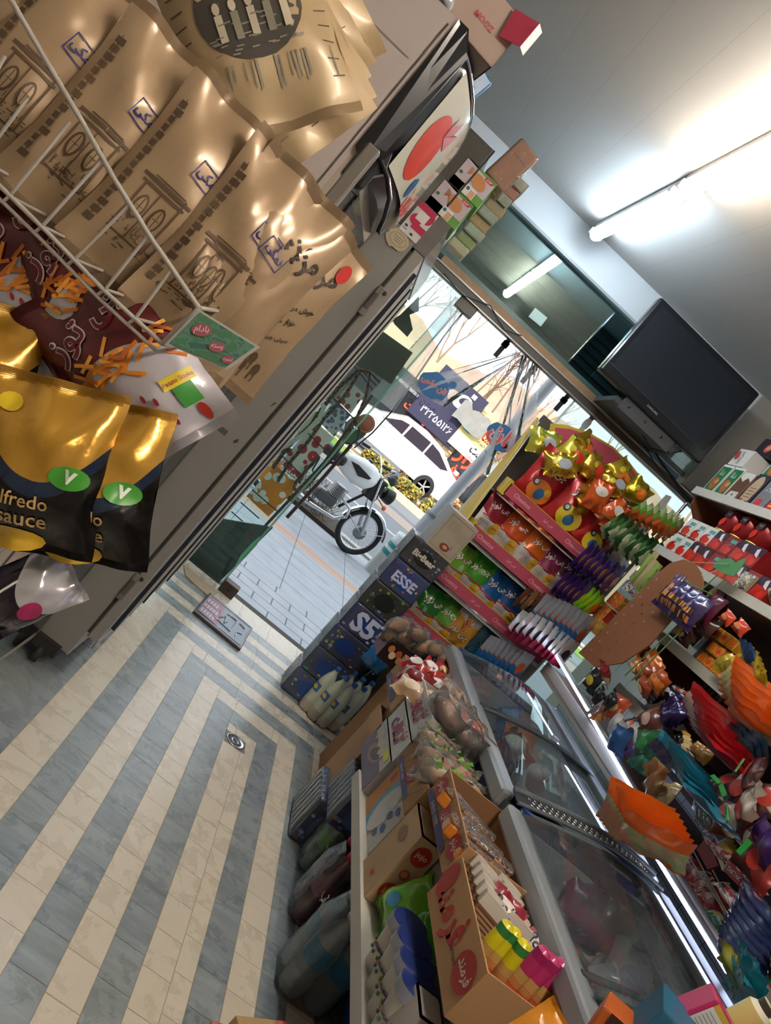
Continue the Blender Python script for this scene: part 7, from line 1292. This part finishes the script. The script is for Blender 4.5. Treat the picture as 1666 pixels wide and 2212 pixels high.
def pack(name, label, px, nx, ny, h, r, body, lm, cap, grp=None, base=None, txt=None, tc='c9c4c0'):
    p = at(px[0], px[1], Z=ZF); p.x = min(p.x, .985-2*r*nx); o = thing(name, label, 'bottle pack', (p.x, p.y, ZF+.001)); f_ = None
    for i in range(nx):
        for j in range(ny):
            b, c = bottle(h, r, body, lm, cap, base=base); b.M = tl(r+2*r*i, r+2*r*j, 0); b2 = MB(); 
            if i == 0 and txt: b.text(faceL(-r-.0012, 0, h*.5), txt, 0, 0, r*1.3, P(tc, .4), 0, .03)
            b3 = b; me = b3; bb = MB(); bb.v = [(v[0]+r+2*r*i, v[1]+r+2*r*j, v[2]) for v in b.v]; bb.f, bb.m, bb.u, bb.mats, bb.sm = b.f, b.m, b.u, b.mats, b.sm; q = bb.build('bottle', o); c().build('cap', q).location = (r+2*r*i, r+2*r*j, 0)
    b = MB(); W, L = 2*r*nx, 2*r*ny; e = .002; n = 10; pts = []
    rr = r*.9; 
    for cx_, cy_, a0 in ((W-rr, L-rr, 0), (rr, L-rr, 90), (rr, rr, 180), (W-rr, rr, 270)):
        for k in range(5): a = math.radians(a0+90*k/4); pts.append((cx_+(rr+e)*math.cos(a), cy_+(rr+e)*math.sin(a)))
    m_ = len(pts); V = [(x, y, z) for z in (0.002, h*.66) for x, y in pts]+[(W/2+(x-W/2)*.72, L/2+(y-L/2)*.85, h*.93) for x, y in pts]
    b.add(V, [[i+m_*j, (i+1) % m_+m_*j, (i+1) % m_+m_*(j+1), i+m_*(j+1)] for j in (0, 1) for i in range(m_)], FILM, smooth=True); b.build('shrink_film', o); return o
pack('bottle_pack', 'shrink-wrapped pack of maroon-labelled dark bottles under the bench, farthest', (694, 1782), 2, 2, .25, .036, P('1c1416', .12, coat=.8), P('5a1a28', .35), CAPW, txt='ALIS')
pack('bottle_pack', 'shrink-wrapped pack of black cola bottles under the bench', (690, 1862), 2, 2, .25, .036, P('15161a', .12, coat=.8), P('2a2c44', .35), CAPW, txt='COLA')
pack('bottle_pack', 'shrink-wrapped pack of green-labelled clear bottles under the bench', (703, 1925), 2, 2, .24, .034, P('5a7a68', .15, coat=.7), P('5a9a3a', .35), P('3a8a3a', .4), txt='MOJITO')
pack('bottle_pack', 'shrink-wrapped pack of dark red bottles under the bench', (676, 2025), 2, 2, .25, .037, P('5a1220', .15, coat=.8), P('7a1a3a', .35), P('a8244a', .4), txt='شربت')
pack('water_pack', 'shrink-wrapped pack of large clear water bottles with blue labels, nearest the viewer', (650, 2185), 2, 2, .27, .04, P('93a0a4', .1, coat=.8), P('2f90b8', .35), P('b9c4c8', .4), txt='آب')
# blue can packs
def canpack(name, label, x0, x1, y0, y1, z0, z1, c, b1, b2, txt=None, film=True, cat='drink pack', tc='c9c9d0'):
    o = thing(name, label, cat, (x0, y0, z0)); w, d, h = x1-x0, y1-y0, z1-z0; b = MB(); b.bbox((0, 0, 0), (w, d, h), P(c, .3, coat=.4), .008)
    F = faceF(w/2, -.0008, h/2); G = faceL(-.0008, d/2, h/2); r = random.Random(int(z0*1000+x0*77))
    for k in range(26): b.ell(plane((w/2, -.0008-.00002*k, h/2), (1, 0, 0), (0, 0, 1)), r.uniform(-w*.44, w*.44), r.uniform(-h*.42, h*.42), .008*r.uniform(.4, 1.4), .008*r.uniform(.4, 1.2), P([b1, b2, '2a4a9a', '8aa0c8'][k % 4], .35), 8)
    b.ell(plane((w/2, -.0016, h/2), (1, 0, 0), (0, 0, 1)), 0, 0, w*.26, h*.3, P(c, .3)); b.add([(-.001, d*.1, h*.2), (-.001, d*.9, h*.2), (-.001, d*.9, h*.9), (-.001, d*.1, h*.9)], [[1, 0, 3, 2]], photo(c, b1, '3a5aa8', 4))
    if txt: b.text(plane((w/2, -.0022, h/2), (1, 0, 0), (0, 0, 1)), txt, 0, 0, w*.62, P(tc, .4), 0, .04)
    b.build('sleeve', o)
    b = MB(); b.bbox((-.002, -.002, 0), (w+.002, d+.002, h+.004), FILM, .01)
    for k in range(6): b.tube([(-.003, d*(.1+.15*k), h*.1), (-.006, d*(.1+.15*k), h*.95), (.012, d*(.1+.15*k), h+.004)], .0014, P('cfd6e2', .15, coat=.6), 5)
    b.build('shrink_film', o); return o
canpack('energy_drink_pack', 'blue orange-print drink pack on the floor under the tan tray, left one', .80, .93, 2.30, 2.52, ZF+.001, .36, '4a5578', 'b8683c', '5a6a9a')
canpack('energy_drink_pack', 'blue orange-print drink pack on the floor under the tan tray, upper one', .82, .95, 2.18, 2.40, .362, .50, '4a5a8a', 'b8683c', '5a6a9a')
# wet-look bags and tubs between bench and red-lettered carton
for i, (px, c) in enumerate([((862, 1935), '6ab02c'), ((905, 1950), '3f9a24'), ((880, 1975), '86bc3c')]):
    p = at(px[0], px[1], X=.83); b = MB(); W_ = bag(b, .15, .15, .09, P(c, .25, bump=.4, sc=30, coat=.7), 1140+i, 1.3); warpell(b, W_, -.02, .07, .02, .018, P('4f94b8', .35), 12, .001); solo(b, 'wipes_bag', 'bright green plastic bag under the red-lettered carton, %s' % ['left', 'right with the darker tone', 'lowest'][i], 'bag', (.84+.03*i, p.y, .56+.01*i), (math.radians(-12), math.radians(20), math.radians(-70)), 'green bags on the bench')
for i, px in enumerate([(905, 2010), (915, 2052), (922, 2098), (928, 2150)]):
    p = at(px[0]-6, px[1], X=.835); o = thing('yogurt_tub', 'white tub with a dark blue lid, %s from the far end' % ORD[i], 'tub', (.835, p.y, p.z-.135), (math.radians(-4), math.radians(-6), 0), 'tubs with blue lids'); o.scale = (.92, .92, 1.1)
    b = MB(); b.lathe([(0, 0), (.034, 0), (.042, .10), (.044, .105)], P('b9b9b4', .35), 24, mats={1: P('b4b2aa', .35)}); b.lathe([(.0415, .055), (.0425, .060)], P('3a4a6a', .4), 24, cap=False)
    for k in range(7): a = PI+.5*(k-3)*.5; b.ball((.040*math.cos(a), .040*math.sin(a), .045+.012*(k % 2)), (.004, .006, .004), P(['8a6a3a', '4a7a3a', '5a5a5a'][k % 3], .5), 6)
    b.build('tub', o); b = MB(); b.lathe([(.045, .100), (.047, .102), (.047, .124), (.044, .127), (0, .127)], P('a9acb0', .35), 28, mats={3: P('1f2f6a', .3, coat=.5), 2: P('1f2f6a', .3), 1: P('8a8ea0', .35)}); b.build('lid', o)
b = MB()
for i, (y0, c) in enumerate([(1.16, 'b4aea8'), (1.07, 'b09c90'), (.98, 'b8b4ae')]): crate('milk_carton', '%s upright carton with red script below the tubs' % ['white', 'pinkish', 'grey-white'][i], .80, .855, y0, y0+.075, .558, .70-.01*i, P(c, .45), None, lambda b, D, w, h, dep: b.text(D, 'پاک', 0, -.01, w*.5, P('a85a5a', .5)), open_=False)
crate('supply_carton', 'plain grey carton holding up the long red-lettered carton', .905, .98, 1.0, 1.5, .558, .75, P('8d887f', .7), open_=False)
crate('supply_carton', 'plain grey carton holding up the cookie tray carton', .875, .98, 1.51, 1.78, .558, .795, P('8d887f', .7), open_=False)
# scale this whole right-hand group about the eye so that it meets the floor grid
SC = 1.15
for o in [o for o in S.objects if o.name not in MARK and o.parent is None]:
    o.location = Vector((0, 0, CH))+(o.location-Vector((0, 0, CH)))*SC; o.scale = tuple(v*SC for v in o.scale)
# ------------------------------------------------------------ tall stack of can packs by the front glass
cols_ = [('2a4a8a', 'c9b43a', '3a7a4a', None), ('22407e', '3a8a3a', 'd0b83c', None), ('223f86', '3a8a3a', 'd0b83c', None), ('1f3a84', 'b83a2c', 'c9d0e0', 'S5'), ('202a26', '4f9a2c', '8a8a3a', None), ('24489a', 'c9a83a', 'c84a2c', 'ESSE')]
Y0 = 3.77; X0 = .1983*Y0
for k, (c, a_, b_, t_) in enumerate(cols_): canpack('energy_drink_pack', ['blue-green', 'blue lemon-print', 'blue lemon-print', 'dark blue white-lettered', 'black and green', 'blue pineapple-print'][k]+' can pack in the tall film-wrapped stack, %s from the floor' % ORD[k], X0+.003*(k % 2), X0+.225, Y0, Y0+.20, .002+.152*k, .152*k+.151, c, a_, b_, t_, tc='c9d0e8')
canpack('energy_drink_pack', 'black can pack with white bears on top of the tall stack', X0, X0+.225, Y0, Y0+.20, .915, 1.055, '1c1c20', '9a9a9a', '55555a', 'BigBear', tc='cfc8b8')
q = [at(x, y, Y=Y0-.01) for x, y in ((901, 1194), (956, 1236), (1018, 1166), (970, 1125))]; W1 = (q[1]-q[0]).length; H1 = (q[2]-q[1]).length
b = MB(); CRT = P('a9a8a6', .5); b.box((0, 0, 0), (W1, .2, H1), P('aa9f88', .6), mats={'l': CRT, 't': CRT}); F = faceF(W1/2, -.0006, H1/2); b.tube([(W1*.06, -.001, H1*.08), (W1*.94, -.001, H1*.08), (W1*.94, -.001, H1*.92), (W1*.06, -.001, H1*.92)], .0012, P('6a6252', .6), 4, closed=True); b.ell(F, W1*.02, -H1*.3, .028, .020, P('7a3a24', .5)); b.ell(F, W1*.03, -H1*.29, .014, .009, P('c99a6a', .5)); b.text(F, 'EAC', W1*.2, -H1*.22, .022, P('3a342c', .5), PI/2)
for k in range(6): b.rect(F, -W1*.36, H1*(.3-.04*k), W1*.05, H1*(.31-.04*k), P('8a8272', .6))
for k in range(5): b.rect(F, W1*.05, H1*(.2-.05*k), W1*.4, H1*(.21-.05*k), P('8a8272', .6))
solo(b, 'cream_carton', 'white and cream carton with a chocolate picture on top of the black white-bear pack', 'carton', (q[0].x, q[0].y, 1.057), (0, 0, math.radians(2)))
b = MB(); W_ = bag(b, .16, .14, .1, P('1a6aa8', .25, bump=.5, coat=.6), 1200, 1.5); solo(b, 'blue_bag', 'bright blue plastic bag between the can stack and the dark bread box', 'bag', at(808, 1425, Y=3.62)-Vector((0, 0, .05)), (0, math.radians(10), math.radians(20)))
# orange basket and card at the bottom edge
b = MB(); OR = P('b84a24', .4); b.bbox((-.07, -.05, 0), (.07, .05, .14), OR, .02); b.tube([(-.08, -.052, .12), (-.02, -.055, .15), (.05, -.053, .145), (.055, -.053, .05)], .004, P('33303a', .4), 6); solo(b, 'orange_carton', 'orange pack with a dark strap at the bottom frame edge', 'pack', at(428, 2345, Z=.0), (0, 0, .3))
b = MB(); b.bbox((-.08, -.06, 0), (.08, .06, .10), P('a98a5c', .7), .003); solo(b, 'tan_carton', 'tan carton beside the orange pack at the bottom frame edge', 'carton', at(520, 2310, Z=0), (0, 0, .5))
b = MB(); b.lathe([(0, 0), (.035, 0), (.035, .09), (.02, .11), (0, .115)], OR, 20); solo(b, 'orange_bottle', 'orange rounded cap just showing at the bottom frame edge', 'bottle', at(556, 2285, Z=0))
# ============================================================ doorway: drain, mat, cords, film, rack of fabrics outside
dc = at(508, 1602, Z=0); ST = P('b9bcc0', .18, .9); b = MB(); b.bbox((-.052, -.045, 0), (.052, .045, .0015), P('7c7466', .6), .0006); b.lathe([(.044, .0012), (.046, .004), (.040, .0045), (.034, .002), (.030, .0018)], ST, 32, cap=False); b.lathe([(0, .0016), (.034, .0016)], P('4a4440', .5, .3), 24, cap=False)
b.lathe([(.012, .0022), (.016, .004), (.020, .0022)], ST, 20, cap=False); solo(b, 'floor_drain', 'round steel floor drain set between cream tiles', 'drain', (dc.x, dc.y, 0), (0, 0, .1))
mq = [at(420, 1322, Z=.012), at(521, 1405, Z=.012), at(546, 1352, Z=.012), at(450, 1283, Z=.012)]; c_ = sum(mq, Vector())/4; ux = (mq[1]-mq[0]).normalized(); uy = (mq[3]-mq[0]); uy = (uy-ux*uy.dot(ux)).normalized(); w_ = ((mq[1]-mq[0]).length+(mq[2]-mq[3]).length)/2; h_ = ((mq[3]-mq[0]).length+(mq[2]-mq[1]).length)/2
b = MB(); MG = P('5d646c', .3, .6, bump=.3, sc=60); b.bbox((-w_/2, -h_/2, 0), (w_/2, h_/2, .014), P('4a3834', .5), .003); b.bbox((-w_/2+.006, -h_/2+.006, .010), (w_/2-.006, h_/2-.006, .016), MG, .002)
D = plane((0, 0, .0165), (1, 0, 0), (0, 1, 0)); S2 = P('b4bcc4', .2, .8)
for q in ([(-.46, -.42), (.46, -.42), (.46, .42), (-.46, .42)],): b.tube([(x*w_, y*h_, .017) for x, y in q], .0018, S2, 6, closed=True)
b.add([(-w_*.45, -h_*.4, .0168), (-w_*.05, -h_*.4, .0168), (-w_*.12, h_*.4, .0168), (-w_*.45, h_*.4, .0168)], [[0, 1, 2, 3]], P('8a5c66', .4, .3, var=.4, sc=40))
for k in range(14): b.rect(plane((0, 0, .0172), (1, 0, 0), (0, 1, 0)), -w_*.44+w_*.06*(k % 5), -h_*.35+h_*.22*(k//5), -w_*.40+w_*.06*(k % 5), -h_*.2+h_*.22*(k//5), P('a99aa0', .4, .4))
for q in ([(-.2, -.2), (.18, -.25), (.18, .25), (.05, .25)], [(-.15, .2), (-.1, -.1), (-.02, .1), (.02, -.15), (.06, .0)], [(.25, .25), (.38, .2), (.38, -.05), (.28, -.1), (.3, -.28)], [(-.02, .22), (.08, .28)]): b.tube([(x*w_, y*h_, .0185) for x, y in q], .0022, S2, 6)
solo(b, 'embossed_plate', 'embossed metal plate with reddish bricks lying on the floor inside the door', 'plate', (c_.x, c_.y, .001), (0, 0, math.atan2(ux.y, ux.x)))
b = MB(); b.prism([tuple(at(x, y, Z=.0015)) for x, y in ((395, 1218), (420, 1240), (470, 1283), (452, 1290), (425, 1268), (400, 1244))], (0, 0, 1), .006, P('a8947c', .8, var=.15)); solo(b, 'broken_tile', 'chipped cream stone strip at the foot of the left glass', 'stone')
CB = P('191a22', .5)
def cord(label, pts, r_, m_=CB, Y_=4.47, kind='cord'):
    b = MB(); b.tube([at(x, y, Y=Y_) for x, y in pts], r_, m_, 6); return solo(b, kind, label, 'cord')
cord('black cord hanging slanted from the door hinge into the doorway', [(1012, 660), (960, 725), (900, 815), (850, 885), (805, 935), (765, 968)], .0045)
cord('black cord looping down from the header to the right', [(1130, 768), (1118, 810), (1106, 860), (1101, 910), (1102, 960), (1108, 1010), (1112, 1035)], .005, Y_=4.48)
cord('black and green cord running right to the crisps stand', [(1106, 956), (1130, 958), (1155, 957), (1180, 950)], .004, P('1c5a48', .5), Y_=4.49)
cord('thin cable fixed along the door header', [(960, 590), (985, 622), (1005, 640), (1060, 660), (1090, 712), (1128, 725)], .003, Y_=4.36)
# clear curtain film with printed adverts
def sheet(name, label, pix, Y_, m_, nx=10, amp=.015, seed=0, group=None):
    a, b_, c_, d_ = [at(x, y, Y=Y_) for x, y in pix]; b = MB(); V = []
    for j in range(nx+1):
        for i in range(nx+1): u, v = i/nx, j/nx; p = (a*(1-u)+b_*u)*(1-v)+(d_*(1-u)+c_*u)*v; V.append((p.x, p.y+amp*math.sin(u*14+seed)+amp*.5*math.sin(v*5+u*3), p.z))
    b.add(V, [[j*(nx+1)+i, j*(nx+1)+i+1, (j+1)*(nx+1)+i+1, (j+1)*(nx+1)+i] for j in range(nx) for i in range(nx)], m_, smooth=True); return b
CF = clear('e8eef2', .42, .1, .8, 8)
b = sheet('f', '', [(1120, 760), (1128, 768), (960, 880), (868, 828)], 4.455, CF, 8); solo(b, 'curtain_film', 'gathered clear curtain film pulled to the left from the header bracket', 'curtain')
b = sheet('f', '', [(985, 640), (1012, 662), (850, 890), (800, 850)], 4.46, CF, 8, .01, 2); solo(b, 'curtain_film', 'clear curtain film hanging along the slanted black cord', 'curtain')
b = sheet('f', '', [(1132, 765), (1165, 790), (1150, 1010), (1030, 1030)], 4.455, CF, 10, .02, 4); solo(b, 'curtain_film', 'gathered clear curtain film hanging by the looping cord', 'curtain')
b = sheet('f', '', [(868, 828), (960, 880), (860, 940), (800, 900)], 4.462, CF, 6, .01, 5)
BL, PK2 = P('2f6a9a', .5), P('c85a5a', .5)
def advert(label, px, Y_, w_, txt, sub, rot):
    p = at(*px, Y=Y_); b = MB(); D = plane((0, 0, 0), (1, 0, 0), (0, 0, 1)); r = random.Random(len(txt)); pts = [((w_*.5+.01*r.uniform(-1, 1))*math.cos(a), (w_*.36+.01*r.uniform(-1, 1))*math.sin(a)) for a in [i*PI/10 for i in range(20)]]
    b.prism([(x, 0, z) for x, z in pts], (0, 1, 0), .001, BL); b.ell(D, w_*.42, w_*.32, w_*.12, w_*.1, BL, rot=.6); b.text(D, txt, 0, 0, w_*.85, P('d9b4b0', .5), 0, .07); b.text(plane((0, -.0008, 0), (1, 0, 0), (0, 0, 1)), txt, 0, 0, w_*.84, PK2, 0, .025)
    b.text(D, sub, .0, -w_*.55, w_*.9, P('3a5a9a', .5), 0, .01); return solo(b, 'window_sticker', label, 'sticker', p, (0, math.radians(rot), 0))
advert('blue and red bread advert printed on the curtain film left of the lamp post', (938, 833), 4.44, .20, 'نان حاجی', 'میهن نان', -6)
advert('blue and red bread advert on the film right of the lamp post', (1085, 945), 4.44, .20, 'نان', 'نان برای همه', 0)
# line-drawn figure on the film stays a plain scribble of lines
b = MB(); p0 = at(828, 900, Y=4.445)
for q in ([(0, 0), (.02, .03), (.05, .03), (.06, 0), (.03, -.02), (0, 0)], [(-.03, .02), (-.02, .06), (.0, .07)], [(-.04, -.03), (0, -.05), (.05, -.04)], [(.07, .04), (.09, .01), (.07, -.02)]): b.tube([(x, 0, z) for x, z in q], .0014, P('4a6a9a', .5), 5)
solo(b, 'window_sticker', 'thin blue line drawing on the film above the white car bonnet', 'sticker', p0)
FRO = clear('e3ebf0', .42, .3, 1.0, 14)
for k, (lab, q) in enumerate([('frosted crumpled film over the upper right glass beside the television', [(1235, 870), (1500, 1095), (1440, 1140), (1180, 925)]), ('clear crumpled film over the left glass under the header end', [(935, 590), (1012, 655), (960, 735), (885, 665)])]):
    b = sheet('f', lab, q, 4.395, FRO if k == 0 else clear('dfe8ec', .3, .25, 1.0, 12), 10, .004, k); solo(b, 'crumpled_film', lab, 'film')
b = MB(); GP = P('3c403f', .6); b.prism([at(x, y, Y=4.42) for x, y in ((905, 640), (880, 665), (865, 680), (848, 690), (852, 700), (880, 728), (892, 712), (885, 680), (905, 672))], (0, 1, 0), .002, GP); solo(b, 'dark_card', 'irregular dark card stuck high on the left glass', 'card')
b = MB(); b.prism([at(x, y, Y=4.43) for x, y in ((822, 712), (892, 762), (845, 830), (800, 800), (770, 790))], (0, 1, 0), .004, P('4a4d4b', .6)); solo(b, 'grey_sheet', 'dark grey sheet behind the left glass above the fabric rack', 'panel')
b = MB(); b.prism([at(x, y, Y=4.6) for x, y in ((400, 1212), (480, 1120), (590, 1140), (560, 1170), (470, 1262))], (0, 1, 0), .02, P('2f4446', .25, var=.2)); solo(b, 'green_sheet', 'dark green sheet low behind the left glass', 'panel')
b = MB(); TP = P('57b894', .25, coat=.5)
b.prism([at(x, y, Y=4.402) for x, y in ((508, 1222), (520, 1200), (545, 1172), (562, 1158), (556, 1176), (530, 1205))], (0, 1, 0), .0006, TP); solo(b, 'green_tape', 'crumpled green tape on the edge of the glass by the floor hinge', 'tape')
w_p = at(1163, 685, Y=4.39); b = MB(); b.bbox((-.045, 0, -.03), (.045, .004, .03), P('a9bfb2', .5), .001); solo(b, 'notice_paper', 'pale green blank paper stuck on the transom glass', 'paper', (w_p.x, 4.396, w_p.z), (0, math.radians(-4), 0))
# rusty rack with patterned cloth strips
RS = P('4a3028', .6, .3, var=.3, sc=30); YO = 4.85
fr = thing('cloth_rack', 'rusty wire rack of patterned oilcloth rolls standing outside the left glass', 'rack', at(560, 1150, Y=YO)); base = Vector(fr.location)
def fp(x, y, Y_=YO): return at(x, y, Y=Y_)-base
b = MB(); b.tube([fp(455, 1262), fp(560, 1150), fp(700, 1000), (fp(823, 828))], .010, RS, 8); b.tube([fp(620, 1118), fp(700, 1030), fp(760, 960)], .012, P('3a2c28', .6), 8); b.tube([fp(823, 828), fp(795, 800), fp(765, 780)], .008, RS, 8); b.tube([fp(765, 780), fp(640, 900), fp(500, 1050), fp(430, 1130)], .008, RS, 8)
b.build('frame', fr)
for k, (a, c) in enumerate((((500, 1105), (540, 1140)), ((520, 1085), (560, 1120)), ((545, 1058), (600, 1105)), ((478, 1130), (520, 1175)), ((610, 985), (655, 1030)), ((660, 930), (705, 975)), ((720, 860), (765, 905)), ((765, 790), (808, 845)), ((782, 800), (815, 835)))):
    b = MB(); b.tube([fp(*a), fp(*c)], .0045, RS, 6); b.build('cross_wire', fr)
def flower(c1, c2, sc, nm):
    t = NT(nm); uv = t.n('ShaderNodeTexCoord')['Object']; vo = t.n('ShaderNodeTexVoronoi', {'Vector': uv, 'Scale': sc*1.3})['Distance']; f = t.math('LESS_THAN', vo, .42); f2 = t.math('LESS_THAN', vo, .1)
    t.set('Base Color', t.mix(f2, t.mix(f, lin(c1), lin(c2)), lin('c9b24a' if c2[0] == 'd' else c1))); t.set('Roughness', .4); return t.m
for k, (lab, q, m_) in enumerate([('orange oilcloth with white daisies, lowest on the rack', [(532, 1072), (596, 1004), (648, 1048), (580, 1116)], flower('f09020', 'ffffff', 11, 'daisy_print')),
    ('white oilcloth with red roses in the middle of the rack', [(604, 1000), (682, 912), (722, 946), (648, 1036)], flower('f2eee8', 'c82840', 9, 'rose_print')),
    ('grey blue patterned oilcloth above the roses', [(686, 908), (724, 866), (758, 896), (722, 944)], flower('d0d0d2', '5a6a98', 22, 'grey_print')),
    ('white oilcloth with orange flowers near the top of the rack', [(726, 862), (760, 826), (788, 852), (758, 894)], flower('f0eee8', 'b84a2c', 16, 'orange_flower_print')),
    ('white flowered oilcloth behind the coiled cords', [(700, 860), (735, 822), (746, 832), (712, 872)], flower('c4c2bc', '9a4a3c', 16, 'small_flower_print')),
    ('orange daisied oilcloth at the rear left of the rack', [(555, 1030), (600, 985), (612, 1000), (570, 1045)], flower('f09a2c', 'f4f2ea', 11, 'daisy_print_rear'))]):
    b = MB(); P4 = [at(x, y, Y=YO+.03+.01*k) for x, y in q]; b.prism(P4, (0, 1, 0), .02, m_); solo(b, 'oilcloth_roll', lab, 'cloth')
def braid(label, pts, r_, n_=60, Y_=4.80):
    P_ = [at(x, y, Y=Y_) for x, y in pts]; out = []; L = len(P_)-1
    for i in range(n_+1): f = i/n_*L; k = min(int(f), L-1); u = f-k; out.append(P_[k]*(1-u)+P_[k+1]*u)
    b = MB(); b.tube(out, r_, P('1e1c20', .7), 6)
    for s_ in range(2):
        q = [];
        for i, p in enumerate(out): a = i*1.25+s_*PI; q.append(p+Vector((math.cos(a)*r_*1.05, -abs(math.sin(a))*r_*1.05-.001, math.sin(a)*r_*.9)))
        b.tube(q, r_*.28, P('7a5c40', .7), 4)
    solo(b, 'rope', label, 'rope')
braid('black and brown braided rope looped over the top of the rack', [(800, 805), (780, 800), (745, 855), (700, 905), (665, 955), (625, 1000), (600, 1040)], .011)
braid('black and brown braided rope hanging down the right of the rack', [(800, 808), (790, 860), (770, 905), (745, 950), (715, 990), (690, 1020), (665, 1050), (645, 1062), (635, 1055), (640, 1040), (690, 985)], .010)
braid('black braided rope behind at the left of the rack', [(780, 795), (735, 835), (690, 890), (655, 930), (615, 975), (590, 1010)], .012, Y_=4.84)
b = MB(); 
for q in ([(690, 862), (700, 880), (690, 905), (660, 935), (620, 962), (583, 980)], [(672, 875), (678, 890), (665, 912), (640, 940)]):
    pl = [at(x, y, Y=4.74) for x, y in q]; n_ = len(pl); wd = .014; V = []
    for i, p in enumerate(pl): t_ = (pl[min(i+1, n_-1)]-pl[max(i-1, 0)]).normalized(); s_ = Vector((t_.z, 0, -t_.x))*wd*(1 if i < n_-1 else .2); V += [(p-s_)[:], (p+s_)[:], (p-s_+Vector((0, .003, 0)))[:], (p+s_+Vector((0, .003, 0)))[:]]
    b.add(V, [[4*i, 4*i+1, 4*i+5, 4*i+4] for i in range(n_-1)]+[[4*i+2, 4*i+6, 4*i+7, 4*i+3] for i in range(n_-1)], P('c4c2b4', .5), smooth=True)
solo(b, 'ribbon_band', 'curled cream band hanging beside the fridge edge behind the glass', 'band')
b = MB(); D = faceF(0, 0, 0); b.lathe([(0, 0), (.06, 0), (.06, .006), (0, .008)], P('a86a4c', .5, var=.2, sc=40), 28, rx(PI/2)); b.tube([(.05*math.cos(a), -.009, .05*math.sin(a)) for a in [i*PI/14 for i in range(28)]], .002, P('c9a89a', .5), 5, closed=True); solo(b, 'round_sign', 'round reddish-brown sign disc behind the rack top', 'sign', at(790, 915, Y=4.88))
b = MB(); b.prism([at(x, y, Y=4.95) for x, y in ((742, 958), (765, 930), (800, 915), (790, 940), (760, 962))], (0, 1, 0), .01, P('4a7a58', .5)); solo(b, 'green_board', 'green and white board edge below the round sign', 'board')
b = MB(); b.tube([at(x, y, Y=4.78) for x, y in ((768, 905), (778, 930), (772, 950), (758, 960), (745, 955), (712, 1000), (680, 1030), (675, 1015), (690, 990))], .006, CB, 6); solo(b, 'cable', 'black cable looped on the rack beside the motorcycle tank', 'cable')
b = MB(); b.lathe([(.2, 0), (.23, .02), (.25, .75), (.27, .78), (.24, .8), (0, .78)], P('2a5a86', .5), 24); solo(b, 'litter_bin', 'blue litter bin on the pavement behind the cream carton', 'bin', (at(1000, 1090, Y=9.0).x+.28, 9.0, -.15))
